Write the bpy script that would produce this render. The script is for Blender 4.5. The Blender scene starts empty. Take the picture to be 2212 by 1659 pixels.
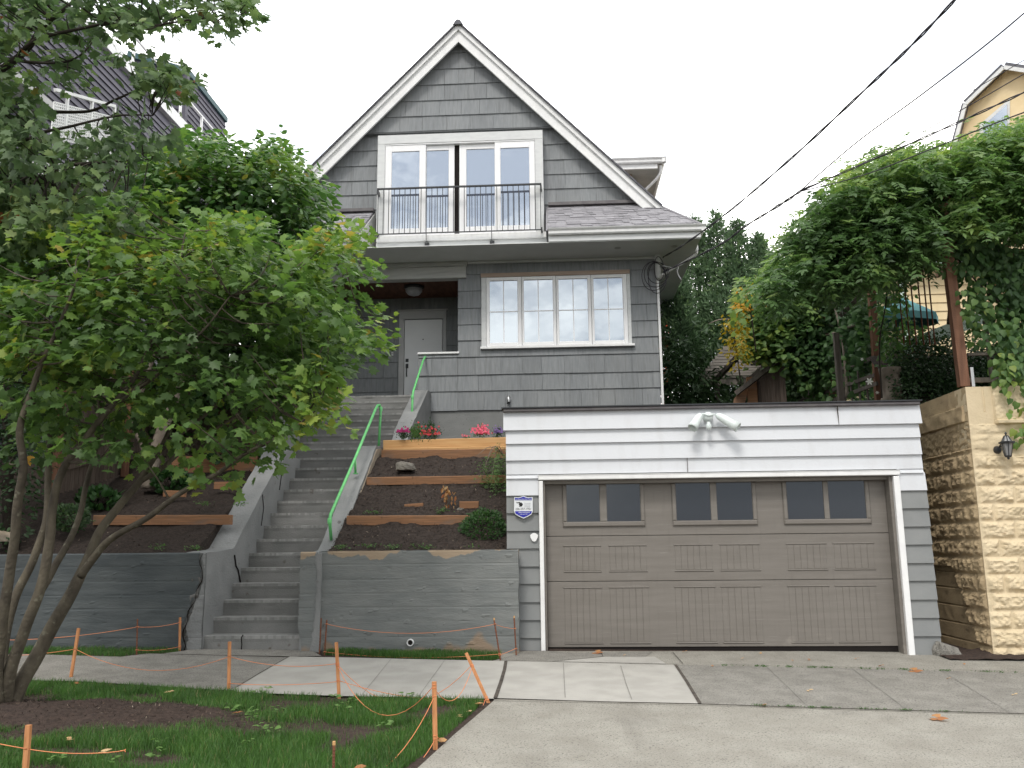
import bpy, math, random
import numpy as np
from mathutils import Vector, Matrix, noise
random.seed(7); RNG = np.random.default_rng(7)
sc = bpy.context.scene
col = sc.collection

# ------------------------------------------------------------------ camera
EYE = 1.23; F = 1880.0; CX = 1106.0; CY = 829.5
YAW = math.radians(3.1); PIT = math.radians(10.4); ROL = -0.0103
RM = Matrix.Rotation(YAW, 3, 'Z') @ Matrix.Rotation(math.pi/2 + PIT, 3, 'X') @ Matrix.Rotation(ROL, 3, 'Z')
cd = bpy.data.cameras.new('camera'); cam = bpy.data.objects.new('camera', cd); col.objects.link(cam)
cam.matrix_world = Matrix.Translation((0, 0, EYE)) @ RM.to_4x4()
cd.sensor_width = 36; cd.lens = 36*F/2212; cd.clip_end = 2000; cd.clip_start = .05
sc.camera = cam

# ------------------------------------------------------------------ world, sun, exposure
SUN_EL, SUN_ROT = math.radians(53), math.radians(195)
w = bpy.data.worlds.new('World'); sc.world = w; w.use_nodes = True
nt = w.node_tree; nt.nodes.clear()
def N(t, k, **kw):
    n = t.nodes.new(k)
    for a, b in kw.items(): setattr(n, a, b)
    return n
out = N(nt, 'ShaderNodeOutputWorld'); mixw = N(nt, 'ShaderNodeMixShader')
b1 = N(nt, 'ShaderNodeBackground'); b2 = N(nt, 'ShaderNodeBackground')
sky = N(nt, 'ShaderNodeTexSky', sky_type='NISHITA', sun_disc=False, sun_elevation=SUN_EL, sun_rotation=SUN_ROT)
b1.inputs[1].default_value = .08
nt.links.new(sky.outputs[0], b1.inputs[0])
tc = N(nt, 'ShaderNodeTexCoord'); mp = N(nt, 'ShaderNodeMapping'); mp.inputs['Scale'].default_value = (1, 1, 2.2); mp.inputs['Location'].default_value = (1.35, .62, .10)
nz = N(nt, 'ShaderNodeTexNoise'); nz.inputs['Scale'].default_value = 5.0; nz.inputs['Detail'].default_value = 7; nz.inputs['Roughness'].default_value = .55
nt.links.new(tc.outputs['Generated'], mp.inputs[0]); nt.links.new(mp.outputs[0], nz.inputs[0])
rampc = N(nt, 'ShaderNodeValToRGB')
rampc.color_ramp.elements[0].position = .42; rampc.color_ramp.elements[0].color = (.46, .485, .52, 1)
rampc.color_ramp.elements[1].position = .60; rampc.color_ramp.elements[1].color = (1.10, 1.08, 1.03, 1)
nt.links.new(nz.outputs[0], rampc.inputs[0])
# the cloud deck is thinner and brighter over the house (+Y) than over the street behind the camera
sep = N(nt, 'ShaderNodeSeparateXYZ'); nt.links.new(tc.outputs['Generated'], sep.inputs[0])
mr = N(nt, 'ShaderNodeMapRange'); mr.inputs['From Min'].default_value = -.25; mr.inputs['From Max'].default_value = .45
mr.inputs['To Min'].default_value = 1.22; mr.inputs['To Max'].default_value = 2.1
nt.links.new(sep.outputs['Y'], mr.inputs[0])
nt.links.new(mr.outputs[0], b2.inputs[1]); nt.links.new(rampc.outputs[0], b2.inputs[0])
mixw.inputs[0].default_value = .9
nt.links.new(b1.outputs[0], mixw.inputs[1]); nt.links.new(b2.outputs[0], mixw.inputs[2]); nt.links.new(mixw.outputs[0], out.inputs[0])
sl = bpy.data.lights.new('sun', 'SUN'); sl.energy = 1.1; sl.angle = math.radians(14); sl.color = (1, .96, .9)
so = bpy.data.objects.new('sun', sl); col.objects.link(so)
sd = Vector((-math.sin(math.radians(14))*math.cos(SUN_EL), -math.cos(math.radians(14))*math.cos(SUN_EL), math.sin(SUN_EL)))
so.rotation_euler = sd.to_track_quat('Z', 'Y').to_euler(); so.location = sd*60
sc.view_settings.view_transform = 'Standard'; sc.view_settings.look = 'None'; sc.view_settings.exposure = 0.82; sc.view_settings.gamma = 1
try:
    sc.cycles.max_bounces = 8; sc.cycles.diffuse_bounces = 5; sc.cycles.transparent_max_bounces = 6; sc.cycles.caustics_reflective = False; sc.cycles.caustics_refractive = False
except Exception: pass

# ------------------------------------------------------------------ measuring helpers (rays through the photograph's frame, 2212 px wide)
def ray(x, y): return RM @ Vector(((x-CX)/F, (CY-y)/F, -1))
def at(x, y, Y):
    d = ray(x, y); t = Y/d.y; return Vector((d.x*t, Y, EYE + d.z*t))
def atz(x, y, z):
    d = ray(x, y); t = (z-EYE)/d.z; return Vector((d.x*t, d.y*t, z))
def atx(x, y, X):
    d = ray(x, y); t = X/d.x; return Vector((X, d.y*t, EYE+d.z*t))
def gz(X, Y): return .03*(min(Y, 11.5)-10.5) - .015*(max(-15, min(15, X))+2.5)
def atg(x, y):
    d = ray(x, y); t = (-.3525-EYE)/(d.z-.03*d.y+.015*d.x); return Vector((d.x*t, d.y*t, EYE+d.z*t))
def fbm(x, y, z=0, o=3):
    return noise.fractal(Vector((x, y, z)), 1.0, 2.0, o)

# ------------------------------------------------------------------ mesh builder
ORG = {}
class MB:
    def __init__(s): s.v = []; s.f = []; s.t = []
    def add(s, vs, fs, t=.5):
        b = len(s.v); s.v += [tuple(p) for p in vs]; s.f += [tuple(b+i for i in f) for f in fs]; s.t += [t]*len(fs); return s
    def box(s, x0, y0, z0, x1, y1, z1, t=.5):
        return s.add([(x0,y0,z0),(x1,y0,z0),(x1,y1,z0),(x0,y1,z0),(x0,y0,z1),(x1,y0,z1),(x1,y1,z1),(x0,y1,z1)],
                     [(0,3,2,1),(4,5,6,7),(0,1,5,4),(1,2,6,5),(2,3,7,6),(3,0,4,7)], t)
    def bbox(s, x0, y0, z0, x1, y1, z1, b=.006, t=.5):      # box with chamfered edges along its front (-Y) face
        return s.add([(x0,y0+b,z0),(x1,y0+b,z0),(x1,y1,z0),(x0,y1,z0),(x0,y0+b,z1),(x1,y0+b,z1),(x1,y1,z1),(x0,y1,z1),
                      (x0+b,y0,z0+b),(x1-b,y0,z0+b),(x1-b,y0,z1-b),(x0+b,y0,z1-b)],
                     [(0,3,2,1),(4,5,6,7),(1,2,6,5),(3,0,4,7),(2,3,7,6),(8,9,10,11),(0,1,9,8),(1,5,10,9),(5,4,11,10),(4,0,8,11)], t)
    def prism(s, poly, vec, t=.5):
        n = len(poly); v = Vector(vec)
        vs = [Vector(p) for p in poly] + [Vector(p)+v for p in poly]
        return s.add(vs, [tuple(range(n))[::-1], tuple(range(n, 2*n))] + [(i, (i+1) % n, n+(i+1) % n, n+i) for i in range(n)], t)
    def beam(s, a, b, w, h, t=.5, up=(0,0,1)):               # rectangular bar from a to b
        a = Vector(a); b = Vector(b); d = (b-a).normalized(); u = Vector(up)
        if abs(d.dot(u)) > .98: u = Vector((0,1,0))
        r = d.cross(u).normalized()*w/2; u = r.cross(d).normalized()*h/2
        return s.add([a-r-u,a+r-u,a+r+u,a-r+u,b-r-u,b+r-u,b+r+u,b-r+u],[(0,1,2,3),(7,6,5,4),(0,4,5,1),(1,5,6,2),(2,6,7,3),(3,7,4,0)], t)
    def tube(s, pts, r, n=8, t=.5, cap=True, sm=0):
        pts = [Vector(p) for p in pts]
        if sm: pts, r = smooth(pts, r, sm)
        if not hasattr(r, '__len__'): r = [r]*len(pts)
        vs = []; u = None
        for i, p in enumerate(pts):
            d = (pts[min(i+1, len(pts)-1)]-pts[max(i-1, 0)])
            d = d.normalized() if d.length > 1e-9 else Vector((0,0,1))
            if u is None: u = d.orthogonal().normalized()
            u = (u - d*u.dot(d)); u = u.normalized() if u.length > 1e-6 else d.orthogonal().normalized()
            v = d.cross(u)
            for k in range(n):
                a = 2*math.pi*k/n; vs.append(p + (u*math.cos(a)+v*math.sin(a))*r[i])
        fs = [(i*n+k, i*n+(k+1) % n, (i+1)*n+(k+1) % n, (i+1)*n+k) for i in range(len(pts)-1) for k in range(n)]
        if cap: fs += [tuple(range(n))[::-1], tuple(range((len(pts)-1)*n, len(pts)*n))]
        return s.add(vs, fs, t)
    def lathe(s, c, prof, n=16, t=.5, axis=(0,0,1)):         # prof: (radius, height along axis)
        ax = Vector(axis).normalized(); u = ax.orthogonal().normalized(); v = ax.cross(u); c = Vector(c)
        vs = [c + ax*h + (u*math.cos(2*math.pi*k/n)+v*math.sin(2*math.pi*k/n))*r for r, h in prof for k in range(n)]
        fs = [(i*n+k, i*n+(k+1) % n, (i+1)*n+(k+1) % n, (i+1)*n+k) for i in range(len(prof)-1) for k in range(n)]
        return s.add(vs, fs, t)
    def grid(s, fn, nu, nv, t=.5):
        vs = [fn(i/nu, j/nv) for j in range(nv+1) for i in range(nu+1)]
        fs = [(j*(nu+1)+i, j*(nu+1)+i+1, (j+1)*(nu+1)+i+1, (j+1)*(nu+1)+i) for j in range(nv) for i in range(nu)]
        return s.add(vs, fs, t)
    def rbox(s, x0, y0, z0, x1, y1, z1, step=.1, amp=.006, fr=3., t=.5):   # box with slightly rough, chipped faces
        def disp(p):
            q = Vector(p)*fr
            return Vector(p) + Vector((noise.noise(q), noise.noise(q+Vector((7,0,0))), noise.noise(q+Vector((0,9,0)))))*amp
        nx = max(1, int((x1-x0)/step)); ny = max(1, int((y1-y0)/step)); nz_ = max(1, int((z1-z0)/step))
        L = lambda a, b, u: a+(b-a)*u
        s.grid(lambda u, v: disp((L(x0,x1,u), y0, L(z0,z1,v))), nx, nz_, t)
        s.grid(lambda u, v: disp((L(x0,x1,u), L(y0,y1,v), z1)), nx, ny, t)
        s.grid(lambda u, v: disp((x0, L(y1,y0,u), L(z0,z1,v))), ny, nz_, t)
        s.grid(lambda u, v: disp((x1, L(y0,y1,u), L(z0,z1,v))), ny, nz_, t)
        s.grid(lambda u, v: disp((L(x1,x0,u), y1, L(z0,z1,v))), nx, nz_, t)
        return s
    def build(s, name, m, parent=None, smooth_=False):
        a = np.array(s.v, float).reshape(-1, 3)
        if parent is None: o_ = np.array([(a[:,0].min()+a[:,0].max())/2, (a[:,1].min()+a[:,1].max())/2, a[:,2].min()])
        else: o_ = ORG[parent.name]
        me = bpy.data.meshes.new(name); me.from_pydata((a-o_).tolist(), [], s.f)
        at_ = me.attributes.new('tint', 'FLOAT', 'FACE'); at_.data.foreach_set('value', s.t)
        if smooth_: me.polygons.foreach_set('use_smooth', [True]*len(me.polygons))
        me.materials.append(m); me.update()
        o = bpy.data.objects.new(name, me); col.objects.link(o)
        if parent is None: o.location = o_
        else: o.parent = parent
        ORG[o.name] = o_
        return o
def smooth(pts, r, k):
    if not hasattr(r, '__len__'): r = [r]*len(pts)
    P = [pts[0]] + list(pts) + [pts[-1]]; op = []; orr = []
    for i in range(len(pts)-1):
        a, b, c, d = P[i], P[i+1], P[i+2], P[i+3]
        for j in range(k):
            t = j/k
            op.append(.5*((2*b)+(c-a)*t+(2*a-5*b+4*c-d)*t*t+(3*b-a-3*c+d)*t**3)); orr.append(r[i]+(r[i+1]-r[i])*t)
    op.append(pts[-1]); orr.append(r[-1]); return op, orr
def empty(name, loc):
    o = bpy.data.objects.new(name, None); col.objects.link(o); o.location = loc; o.empty_display_size = .2
    ORG[o.name] = np.array(loc, float); return o
def tag(o, label=None, cat=None, group=None, kind=None):
    if label: o['label'] = label
    if cat: o['category'] = cat
    if group: o['group'] = group
    if kind: o['kind'] = kind
    return o
def thing(name, loc, label, cat, group=None): return tag(empty(name, loc), label, cat, group)
def struct(o): o['kind'] = 'structure'; return o

# ------------------------------------------------------------------ materials
def mat(name, c1, c2=None, ns=4., st=(1,1,1), rough=.75, bump=0., bs=60., bst=(1,1,1), tint=0., spec=.3, speck=None, ramp=(.35,.65), metal=0., det=4.):
    m = bpy.data.materials.new(name); m.use_nodes = True; t = m.node_tree; p = t.nodes['Principled BSDF']
    p.inputs['Roughness'].default_value = rough; p.inputs['Specular IOR Level'].default_value = spec; p.inputs['Metallic'].default_value = metal
    tc = N(t, 'ShaderNodeTexCoord'); src = None
    def nz_(scale, stt, d=4.):
        mp = N(t, 'ShaderNodeMapping'); mp.inputs['Scale'].default_value = stt
        n = N(t, 'ShaderNodeTexNoise'); n.inputs['Scale'].default_value = scale; n.inputs['Detail'].default_value = d
        t.links.new(tc.outputs['Object'], mp.inputs[0]); t.links.new(mp.outputs[0], n.inputs[0]); return n
    if c2 is None: c2 = tuple(x*.85 for x in c1)
    r = N(t, 'ShaderNodeValToRGB'); r.color_ramp.elements[0].position = ramp[0]; r.color_ramp.elements[1].position = ramp[1]
    r.color_ramp.elements[0].color = (*c1, 1); r.color_ramp.elements[1].color = (*c2, 1)
    t.links.new(nz_(ns, st, det).outputs[0], r.inputs[0]); src = r.outputs[0]
    if speck:
        sc_, cc, thr = speck
        r2 = N(t, 'ShaderNodeValToRGB'); r2.color_ramp.elements[0].position = thr; r2.color_ramp.elements[1].position = thr+.08
        r2.color_ramp.elements[0].color = (0,0,0,1); r2.color_ramp.elements[1].color = (1,1,1,1)
        t.links.new(nz_(sc_, (1,1,1), 2.).outputs[0], r2.inputs[0])
        mx = N(t, 'ShaderNodeMixRGB'); t.links.new(r2.outputs[0], mx.inputs[0]); t.links.new(src, mx.inputs[1]); mx.inputs[2].default_value = (*cc, 1); src = mx.outputs[0]
    if tint:
        a = N(t, 'ShaderNodeAttribute', attribute_name='tint')
        mr = N(t, 'ShaderNodeMapRange'); mr.inputs['To Min'].default_value = 1-tint; mr.inputs['To Max'].default_value = 1+tint; mr.clamp = False
        t.links.new(a.outputs['Fac'], mr.inputs[0])
        mx = N(t, 'ShaderNodeMixRGB', blend_type='MULTIPLY'); mx.inputs[0].default_value = 1
        t.links.new(src, mx.inputs[1]); t.links.new(mr.outputs[0], mx.inputs[2]); src = mx.outputs[0]
    t.links.new(src, p.inputs['Base Color'])
    if bump:
        b = N(t, 'ShaderNodeBump'); b.inputs['Strength'].default_value = bump; b.inputs['Distance'].default_value = .02
        t.links.new(nz_(bs, bst, 5.).outputs[0], b.inputs['Height']); t.links.new(b.outputs[0], p.inputs['Normal'])
    return m
def overlay(m, col2, fn):
    """mix a second colour over a material's base colour by a mask built by fn(tree, coords) -> output"""
    t = m.node_tree; p = t.nodes['Principled BSDF']; l = p.inputs['Base Color'].links[0].from_socket
    tc = N(t, 'ShaderNodeTexCoord'); mx = N(t, 'ShaderNodeMixRGB'); mx.inputs[2].default_value = (*col2, 1)
    t.links.new(l, mx.inputs[1]); t.links.new(fn(t, tc.outputs['Object']), mx.inputs[0]); t.links.new(mx.outputs[0], p.inputs['Base Color']); return m
def mask_noise(scale, st, a, b, zlim=None):
    def fn(t, co):
        mp = N(t, 'ShaderNodeMapping'); mp.inputs['Scale'].default_value = st; t.links.new(co, mp.inputs[0])
        n = N(t, 'ShaderNodeTexNoise'); n.inputs['Scale'].default_value = scale; n.inputs['Detail'].default_value = 5; t.links.new(mp.outputs[0], n.inputs[0])
        v = n.outputs[0]
        if zlim:                                             # (z centre, gain): bias the mask with height
            s_ = N(t, 'ShaderNodeSeparateXYZ'); t.links.new(co, s_.inputs[0])
            m1 = N(t, 'ShaderNodeMath', operation='MULTIPLY_ADD'); m1.inputs[1].default_value = zlim[1]; m1.inputs[2].default_value = -zlim[0]*zlim[1]
            t.links.new(s_.outputs['Z'], m1.inputs[0]); m2 = N(t, 'ShaderNodeMath', operation='ADD'); t.links.new(m1.outputs[0], m2.inputs[0]); t.links.new(v, m2.inputs[1]); v = m2.outputs[0]
        mr = N(t, 'ShaderNodeMapRange'); mr.inputs['From Min'].default_value = a; mr.inputs['From Max'].default_value = b; t.links.new(v, mr.inputs[0])
        return mr.outputs[0]
    return fn
def leafmat(name, stops, trans=.35, rough=.5):
    m = bpy.data.materials.new(name); m.use_nodes = True; t = m.node_tree; t.nodes.clear()
    o = N(t, 'ShaderNodeOutputMaterial'); a = N(t, 'ShaderNodeAttribute', attribute_name='tint'); r = N(t, 'ShaderNodeValToRGB')
    e = r.color_ramp.elements
    while len(e) < len(stops): e.new(.5)
    for i, (p, c) in enumerate(stops): e[i].position = p; e[i].color = (*c, 1)
    t.links.new(a.outputs['Fac'], r.inputs[0])
    d = N(t, 'ShaderNodeBsdfPrincipled'); d.inputs['Roughness'].default_value = rough; d.inputs['Specular IOR Level'].default_value = .35
    tr = N(t, 'ShaderNodeBsdfTranslucent'); hs = N(t, 'ShaderNodeHueSaturation'); hs.inputs['Value'].default_value = 1.5; hs.inputs['Saturation'].default_value = 1.1
    mx = N(t, 'ShaderNodeMixShader'); mx.inputs[0].default_value = trans
    t.links.new(r.outputs[0], d.inputs['Base Color']); t.links.new(r.outputs[0], hs.inputs['Color']); t.links.new(hs.outputs[0], tr.inputs[0])
    t.links.new(d.outputs[0], mx.inputs[1]); t.links.new(tr.outputs[0], mx.inputs[2]); t.links.new(mx.outputs[0], o.inputs[0]); return m
def glassmat(name, base, refl, rough=.02):
    m = bpy.data.materials.new(name); m.use_nodes = True; t = m.node_tree; t.nodes.clear()
    o = N(t, 'ShaderNodeOutputMaterial'); d = N(t, 'ShaderNodeBsdfDiffuse'); d.inputs[0].default_value = (*base, 1)
    g = N(t, 'ShaderNodeBsdfGlossy'); g.inputs['Roughness'].default_value = rough; g.inputs[0].default_value = (.84, .92, 1, 1)
    tc = N(t, 'ShaderNodeTexCoord'); n = N(t, 'ShaderNodeTexNoise'); n.inputs['Scale'].default_value = 1.6; b = N(t, 'ShaderNodeBump'); b.inputs['Strength'].default_value = .05; b.inputs['Distance'].default_value = .05
    t.links.new(tc.outputs['Object'], n.inputs[0]); t.links.new(n.outputs[0], b.inputs['Height']); t.links.new(b.outputs[0], g.inputs['Normal'])
    mx = N(t, 'ShaderNodeMixShader'); mx.inputs[0].default_value = refl
    t.links.new(d.outputs[0], mx.inputs[1]); t.links.new(g.outputs[0], mx.inputs[2]); t.links.new(mx.outputs[0], o.inputs[0]); return m

M = {}
M['shingle'] = mat('grey_shingle_paint', (.215,.227,.236), (.255,.266,.273), 5, (6,6,.6), .7, .3, 40, (6,6,.5), .075, .25)
M['shingle_dark'] = M['shingle']
M['white'] = mat('white_paint', (.82,.82,.81), (.77,.77,.77), 6, rough=.5, bump=.04, bs=50)
M['trimgrey'] = mat('pale_grey_paint', (.66,.67,.665), (.60,.61,.61), 5, (1,1,3), .6, .08, 40)
M['beam'] = mat('weathered_pale_paint', (.50,.50,.48), (.42,.42,.41), 4, (.6,1,6), .7, .15, 60, (.3,1,4))
M['soffit'] = mat('soffit_paint', (.70,.71,.70), (.64,.65,.64), 2, rough=.7)
M['vinyl'] = mat('white_vinyl', (.86,.86,.86), (.83,.83,.84), 3, rough=.35)
M['browntrim'] = mat('bare_brown_trim', (.36,.27,.21), (.42,.33,.27), 8, (.3,1,4), .8)
M['glass'] = glassmat('window_glass', (.03,.04,.05), .44)
M['glassup'] = glassmat('balcony_door_glass', (.15,.17,.23), .46)
M['garglass'] = glassmat('garage_window_glass', (.012,.013,.018), .055, .16)
M['gap'] = mat('dark_gap', (.012,.009,.008), rough=.9)
M['roofsh'] = mat('asphalt_shingle', (.24,.235,.25), (.33,.32,.34), 60, rough=.9, bump=.5, bs=220, tint=.16)
M['metalblack'] = mat('black_metal', (.025,.027,.03), rough=.4, spec=.5)
M['ceil'] = mat('stained_ceiling_wood', (.13,.06,.035), (.08,.035,.022), 14, (1,.3,1), .8)
M['doorw'] = mat('grey_white_door_paint', (.80,.81,.82), (.76,.77,.78), 2, rough=.5)
M['doortrim'] = mat('grey_door_trim', (.50,.50,.50), (.45,.45,.45), 3, rough=.6)
M['concpaint'] = mat('grey_painted_concrete', (.19,.195,.19), (.225,.228,.222), 2.5, (1,1,2.5), .8, .3, 45, speck=(35,(.10,.10,.10),.66))
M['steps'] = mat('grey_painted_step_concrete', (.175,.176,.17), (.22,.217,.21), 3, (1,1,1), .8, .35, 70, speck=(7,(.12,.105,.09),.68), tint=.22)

M['cheek'] = mat('painted_cheek_concrete', (.20,.205,.205), (.255,.258,.255), 2, (1,1,1), .8, .4, 40, speck=(9,(.15,.145,.14),.68))
M['retain'] = mat('retaining_wall_paint', (.150,.160,.158), (.190,.198,.192), 2.2, (1,1,3), .8, .25, 30, (.6,1,2.), speck=(28,(.11,.11,.107),.70))
overlay(M['retain'], (.33,.255,.18), mask_noise(1.9, (1,1,.6), .455, .475, (1.15, 1.6)))
overlay(M['retain'], (.26,.195,.14), mask_noise(2.2, (1,1,.5), .56, .64, (.10, -1.5)))
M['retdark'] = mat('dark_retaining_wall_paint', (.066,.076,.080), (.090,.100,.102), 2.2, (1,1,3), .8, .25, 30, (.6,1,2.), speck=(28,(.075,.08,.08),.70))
M['rubble'] = mat('broken_concrete', (.20,.195,.185), (.12,.115,.11), 18, rough=.9, bump=.8, bs=30)
M['bareconc'] = mat('bare_concrete', (.33,.27,.20), (.27,.23,.18), 6, rough=.9, bump=.3)
M['green'] = mat('mint_green_paint', (.17,.60,.20), (.14,.50,.18), 14, rough=.45, spec=.4, bump=.15, bs=60, speck=(26,(.10,.16,.09),.70))
M['cedar'] = mat('cedar_timber', (.32,.165,.085), (.20,.105,.056), 7, (.35,5,14), .8, .35, 30, (.4,3,12), tint=.15, speck=(16,(.10,.05,.03),.70))
overlay(M['cedar'], (.17,.14,.12), mask_noise(5, (.6,1,2), .52, .95))
M['fresh'] = mat('fresh_light_board', (.60,.37,.17), (.52,.29,.12), 5, (.4,4,10), .7, .15, 30, (.4,3,8), speck=(9,(.33,.16,.06),.72))
M['soil'] = mat('dark_garden_soil', (.024,.018,.015), (.046,.034,.028), 26, rough=.95, bump=1., bs=60, speck=(120,(.12,.09,.07),.69))
M['mulch'] = mat('brown_mulch', (.038,.026,.021), (.066,.045,.036), 24, rough=.95, bump=1., bs=70, speck=(110,(.17,.12,.09),.68))
M['newconc'] = mat('new_sidewalk_concrete', (.385,.37,.34), (.33,.317,.29), 3.2, rough=.85, bump=.2, bs=60, speck=(45,(.34,.33,.305),.64), ramp=(.38,.62), det=9.)
M['oldconc'] = mat('old_sidewalk_concrete', (.19,.18,.16), (.26,.248,.222), 5, rough=.9, bump=.6, bs=60, speck=(70,(.10,.095,.088),.57), ramp=(.32,.68), det=12.)
overlay(M['oldconc'], (.42,.40,.36), mask_noise(90, (1,1,1), .62, .80))
M['drive'] = mat('driveway_concrete', (.255,.24,.208), (.325,.31,.272), 3.4, rough=.9, bump=.8, bs=60, speck=(75,(.13,.122,.11),.58), ramp=(.30,.70), det=14.)
overlay(M['drive'], (.50,.47,.42), mask_noise(95, (1,1,1), .62, .80))
overlay(M['drive'], (.13,.12,.105), mask_noise(1.3, (2.6,.35,1), .60, 1.05))
overlay(M['drive'], (.16,.15,.135), mask_noise(.9, (1,1,1), .62, .80))
M['jointl'] = mat('shallow_tooled_joint', (.24,.23,.21), (.19,.18,.165), 20, rough=.95)
M['joint'] = mat('dark_joint', (.10,.085,.07), (.05,.042,.036), 20, rough=.95, bump=.6)
M['asphalt'] = mat('asphalt', (.05,.05,.052), (.065,.065,.066), 30, rough=.9, bump=.4, bs=150)
M['garwhite'] = mat('off_white_siding_paint', (.50,.468,.442), (.53,.50,.475), 1.3, (1,1,3), .55, .06, 30)
overlay(M['garwhite'], (.60,.46,.42), mask_noise(3.2, (.5,1,3), .70, .80))
overlay(M['garwhite'], (.63,.645,.67), mask_noise(.9, (1,1,2), .60, .61, (.9,.3)))
overlay(M['garwhite'], (.34,.31,.28), mask_noise(7, (1,1,.25), .50, 2.2))
overlay(M['shingle'], (.36,.365,.36), mask_noise(1.1, (1,1,.5), .50, 1.2))
overlay(M['shingle'], (.12,.12,.12), mask_noise(22, (1,1,.08), .52, 1.1))
overlay(M['white'], (.42,.40,.37), mask_noise(9, (1,1,.4), .50, 2.0))
M['gargrey'] = mat('grey_siding_paint', (.20,.208,.208), (.24,.246,.242), 2, rough=.6, bump=.08)
M['gardoor'] = mat('taupe_garage_door', (.172,.156,.138), (.195,.178,.159), 3, (.6,1,7), .5, .12, 40, (.3,1,6))
overlay(M['gardoor'], (.27,.255,.235), mask_noise(9, (.3,1,9), .66, .80))
overlay(M['gardoor'], (.34,.31,.27), mask_noise(4, (1,1,2), .62, 1.05, (.15, -.5)))
overlay(M['gardoor'], (.09,.08,.07), mask_noise(18, (1,1,.12), .56, 1.7))
M['garfascia'] = mat('dark_roof_edge', (.12,.11,.115), (.16,.15,.15), 8, rough=.6)
M['plaster_y'] = mat('yellow_painted_block', (.66,.545,.37), (.61,.50,.33), 3, rough=.8, bump=.25, bs=40)
overlay(M['plaster_y'], (.26,.17,.09), mask_noise(7, (1,1,2.), .68, .82))
M['plaster_d'] = mat('dirty_yellow_block', (.50,.385,.235), (.39,.295,.18), 3, (1,1,2), .85, .3, 40)
overlay(M['plaster_d'], (.13,.095,.06), mask_noise(5, (1,1,3.), .60, .85))
M['yhouse'] = mat('yellow_stucco', (.74,.60,.38), (.70,.56,.34), 4, rough=.9, bump=.1)
M['slate'] = mat('dark_slate_roof', (.10,.10,.115), (.14,.14,.155), 9, rough=.8, bump=.3, tint=.2)
M['darksiding'] = mat('dark_violet_siding', (.078,.074,.098), (.095,.09,.115), 4, rough=.6, tint=.12)
M['teal'] = mat('teal_trim', (.06,.12,.13), rough=.6)
M['pergola'] = mat('redbrown_post', (.21,.105,.065), (.14,.072,.046), 5, (4,4,.5), .8, .2)
M['greywood'] = mat('grey_weathered_wood', (.10,.085,.072), (.16,.14,.12), 6, (5,5,.5), .85, .3, 30, (5,5,.5), tint=.25)
M['slatwood'] = mat('pale_weathered_slats', (.30,.27,.24), (.22,.20,.175), 6, (.5,5,5), .85, .2)
M['fencewood'] = mat('brown_fence_board', (.085,.062,.050), (.125,.098,.080), 6, (6,6,.5), .85, .3, 30, (5,5,.5), tint=.25)
M['stake'] = mat('orange_stake_wood', (.58,.27,.12), (.42,.18,.075), 16, (4,4,.5), .8, .3, 40, (4,4,.5))
M['rebar'] = mat('rusty_rebar', (.20,.075,.04), (.12,.05,.03), 30, rough=.8)
M['string'] = mat('orange_string', (.75,.27,.12), rough=.8)
M['bark'] = mat('grey_green_bark', (.115,.098,.070), (.060,.050,.038), 9, (1,1,.5), .9, .6, 30, speck=(14,(.16,.15,.11),.64))
M['barkw'] = mat('pale_bark', (.26,.22,.18), (.14,.115,.09), 7, (1,1,.6), .85, .5, 20)
M['barkd'] = mat('dark_bark', (.050,.040,.032), (.030,.025,.02), 9, rough=.9, bump=.5)
M['rock'] = mat('grey_rock', (.20,.185,.16), (.13,.12,.105), 7, rough=.9, bump=.5)
M['lamp'] = mat('white_lamp_metal', (.72,.78,.76), rough=.35)
M['frost'] = mat('frosted_glass', (.36,.36,.38), rough=.3)
M['lantglass'] = mat('lantern_glass', (.28,.28,.28), rough=.2)
M['steel'] = mat('brushed_steel', (.5,.5,.5), rough=.3, metal=.8)
M['wire'] = mat('black_wire', (.05,.045,.055), rough=.7)
M['wirewhite'] = mat('white_wire', (.6,.6,.6), rough=.7)
M['signwhite'] = mat('sign_white', (.78,.80,.82), rough=.4)
M['signblue'] = mat('sign_blue', (.035,.04,.36), rough=.4)
M['signblack'] = mat('sign_black', (.02,.02,.02), rough=.5)
M['signgrey'] = mat('sign_grey', (.38,.40,.42), rough=.5)
M['tealcloth'] = mat('teal_fabric', (.12,.30,.32), (.10,.25,.27), 4, rough=.9)
M['mintpaint'] = mat('pale_mint_paint', (.62,.74,.66), rough=.6)
M['tan'] = mat('tan_panel', (.27,.24,.19), rough=.8)
M['red'] = mat('dull_red_paint', (.10,.02,.018), (.07,.02,.018), 6, rough=.8)
M['orange'] = mat('orange_metal', (.80,.10,.03), rough=.5)
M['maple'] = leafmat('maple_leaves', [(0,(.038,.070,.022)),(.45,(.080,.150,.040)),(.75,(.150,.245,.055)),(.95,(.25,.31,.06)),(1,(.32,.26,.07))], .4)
M['maple2'] = leafmat('dark_maple_leaves', [(0,(.054,.088,.044)),(.5,(.098,.158,.066)),(.85,(.165,.235,.085)),(.96,(.17,.21,.05)),(1,(.30,.10,.05))], .35)
M['magnolia'] = leafmat('broad_oval_leaves', [(0,(.034,.078,.026)),(.5,(.072,.150,.040)),(.85,(.155,.255,.060)),(.97,(.22,.27,.06)),(1,(.28,.24,.06))], .35, .4)
M['wisteria'] = leafmat('wisteria_leaves', [(0,(.046,.086,.034)),(.5,(.098,.180,.056)),(.85,(.200,.300,.085)),(1,(.27,.36,.10))], .4)
M['vine'] = leafmat('vine_leaves', [(0,(.034,.074,.030)),(.5,(.075,.150,.050)),(.85,(.15,.25,.07)),(1,(.23,.30,.07))], .4)
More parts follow.
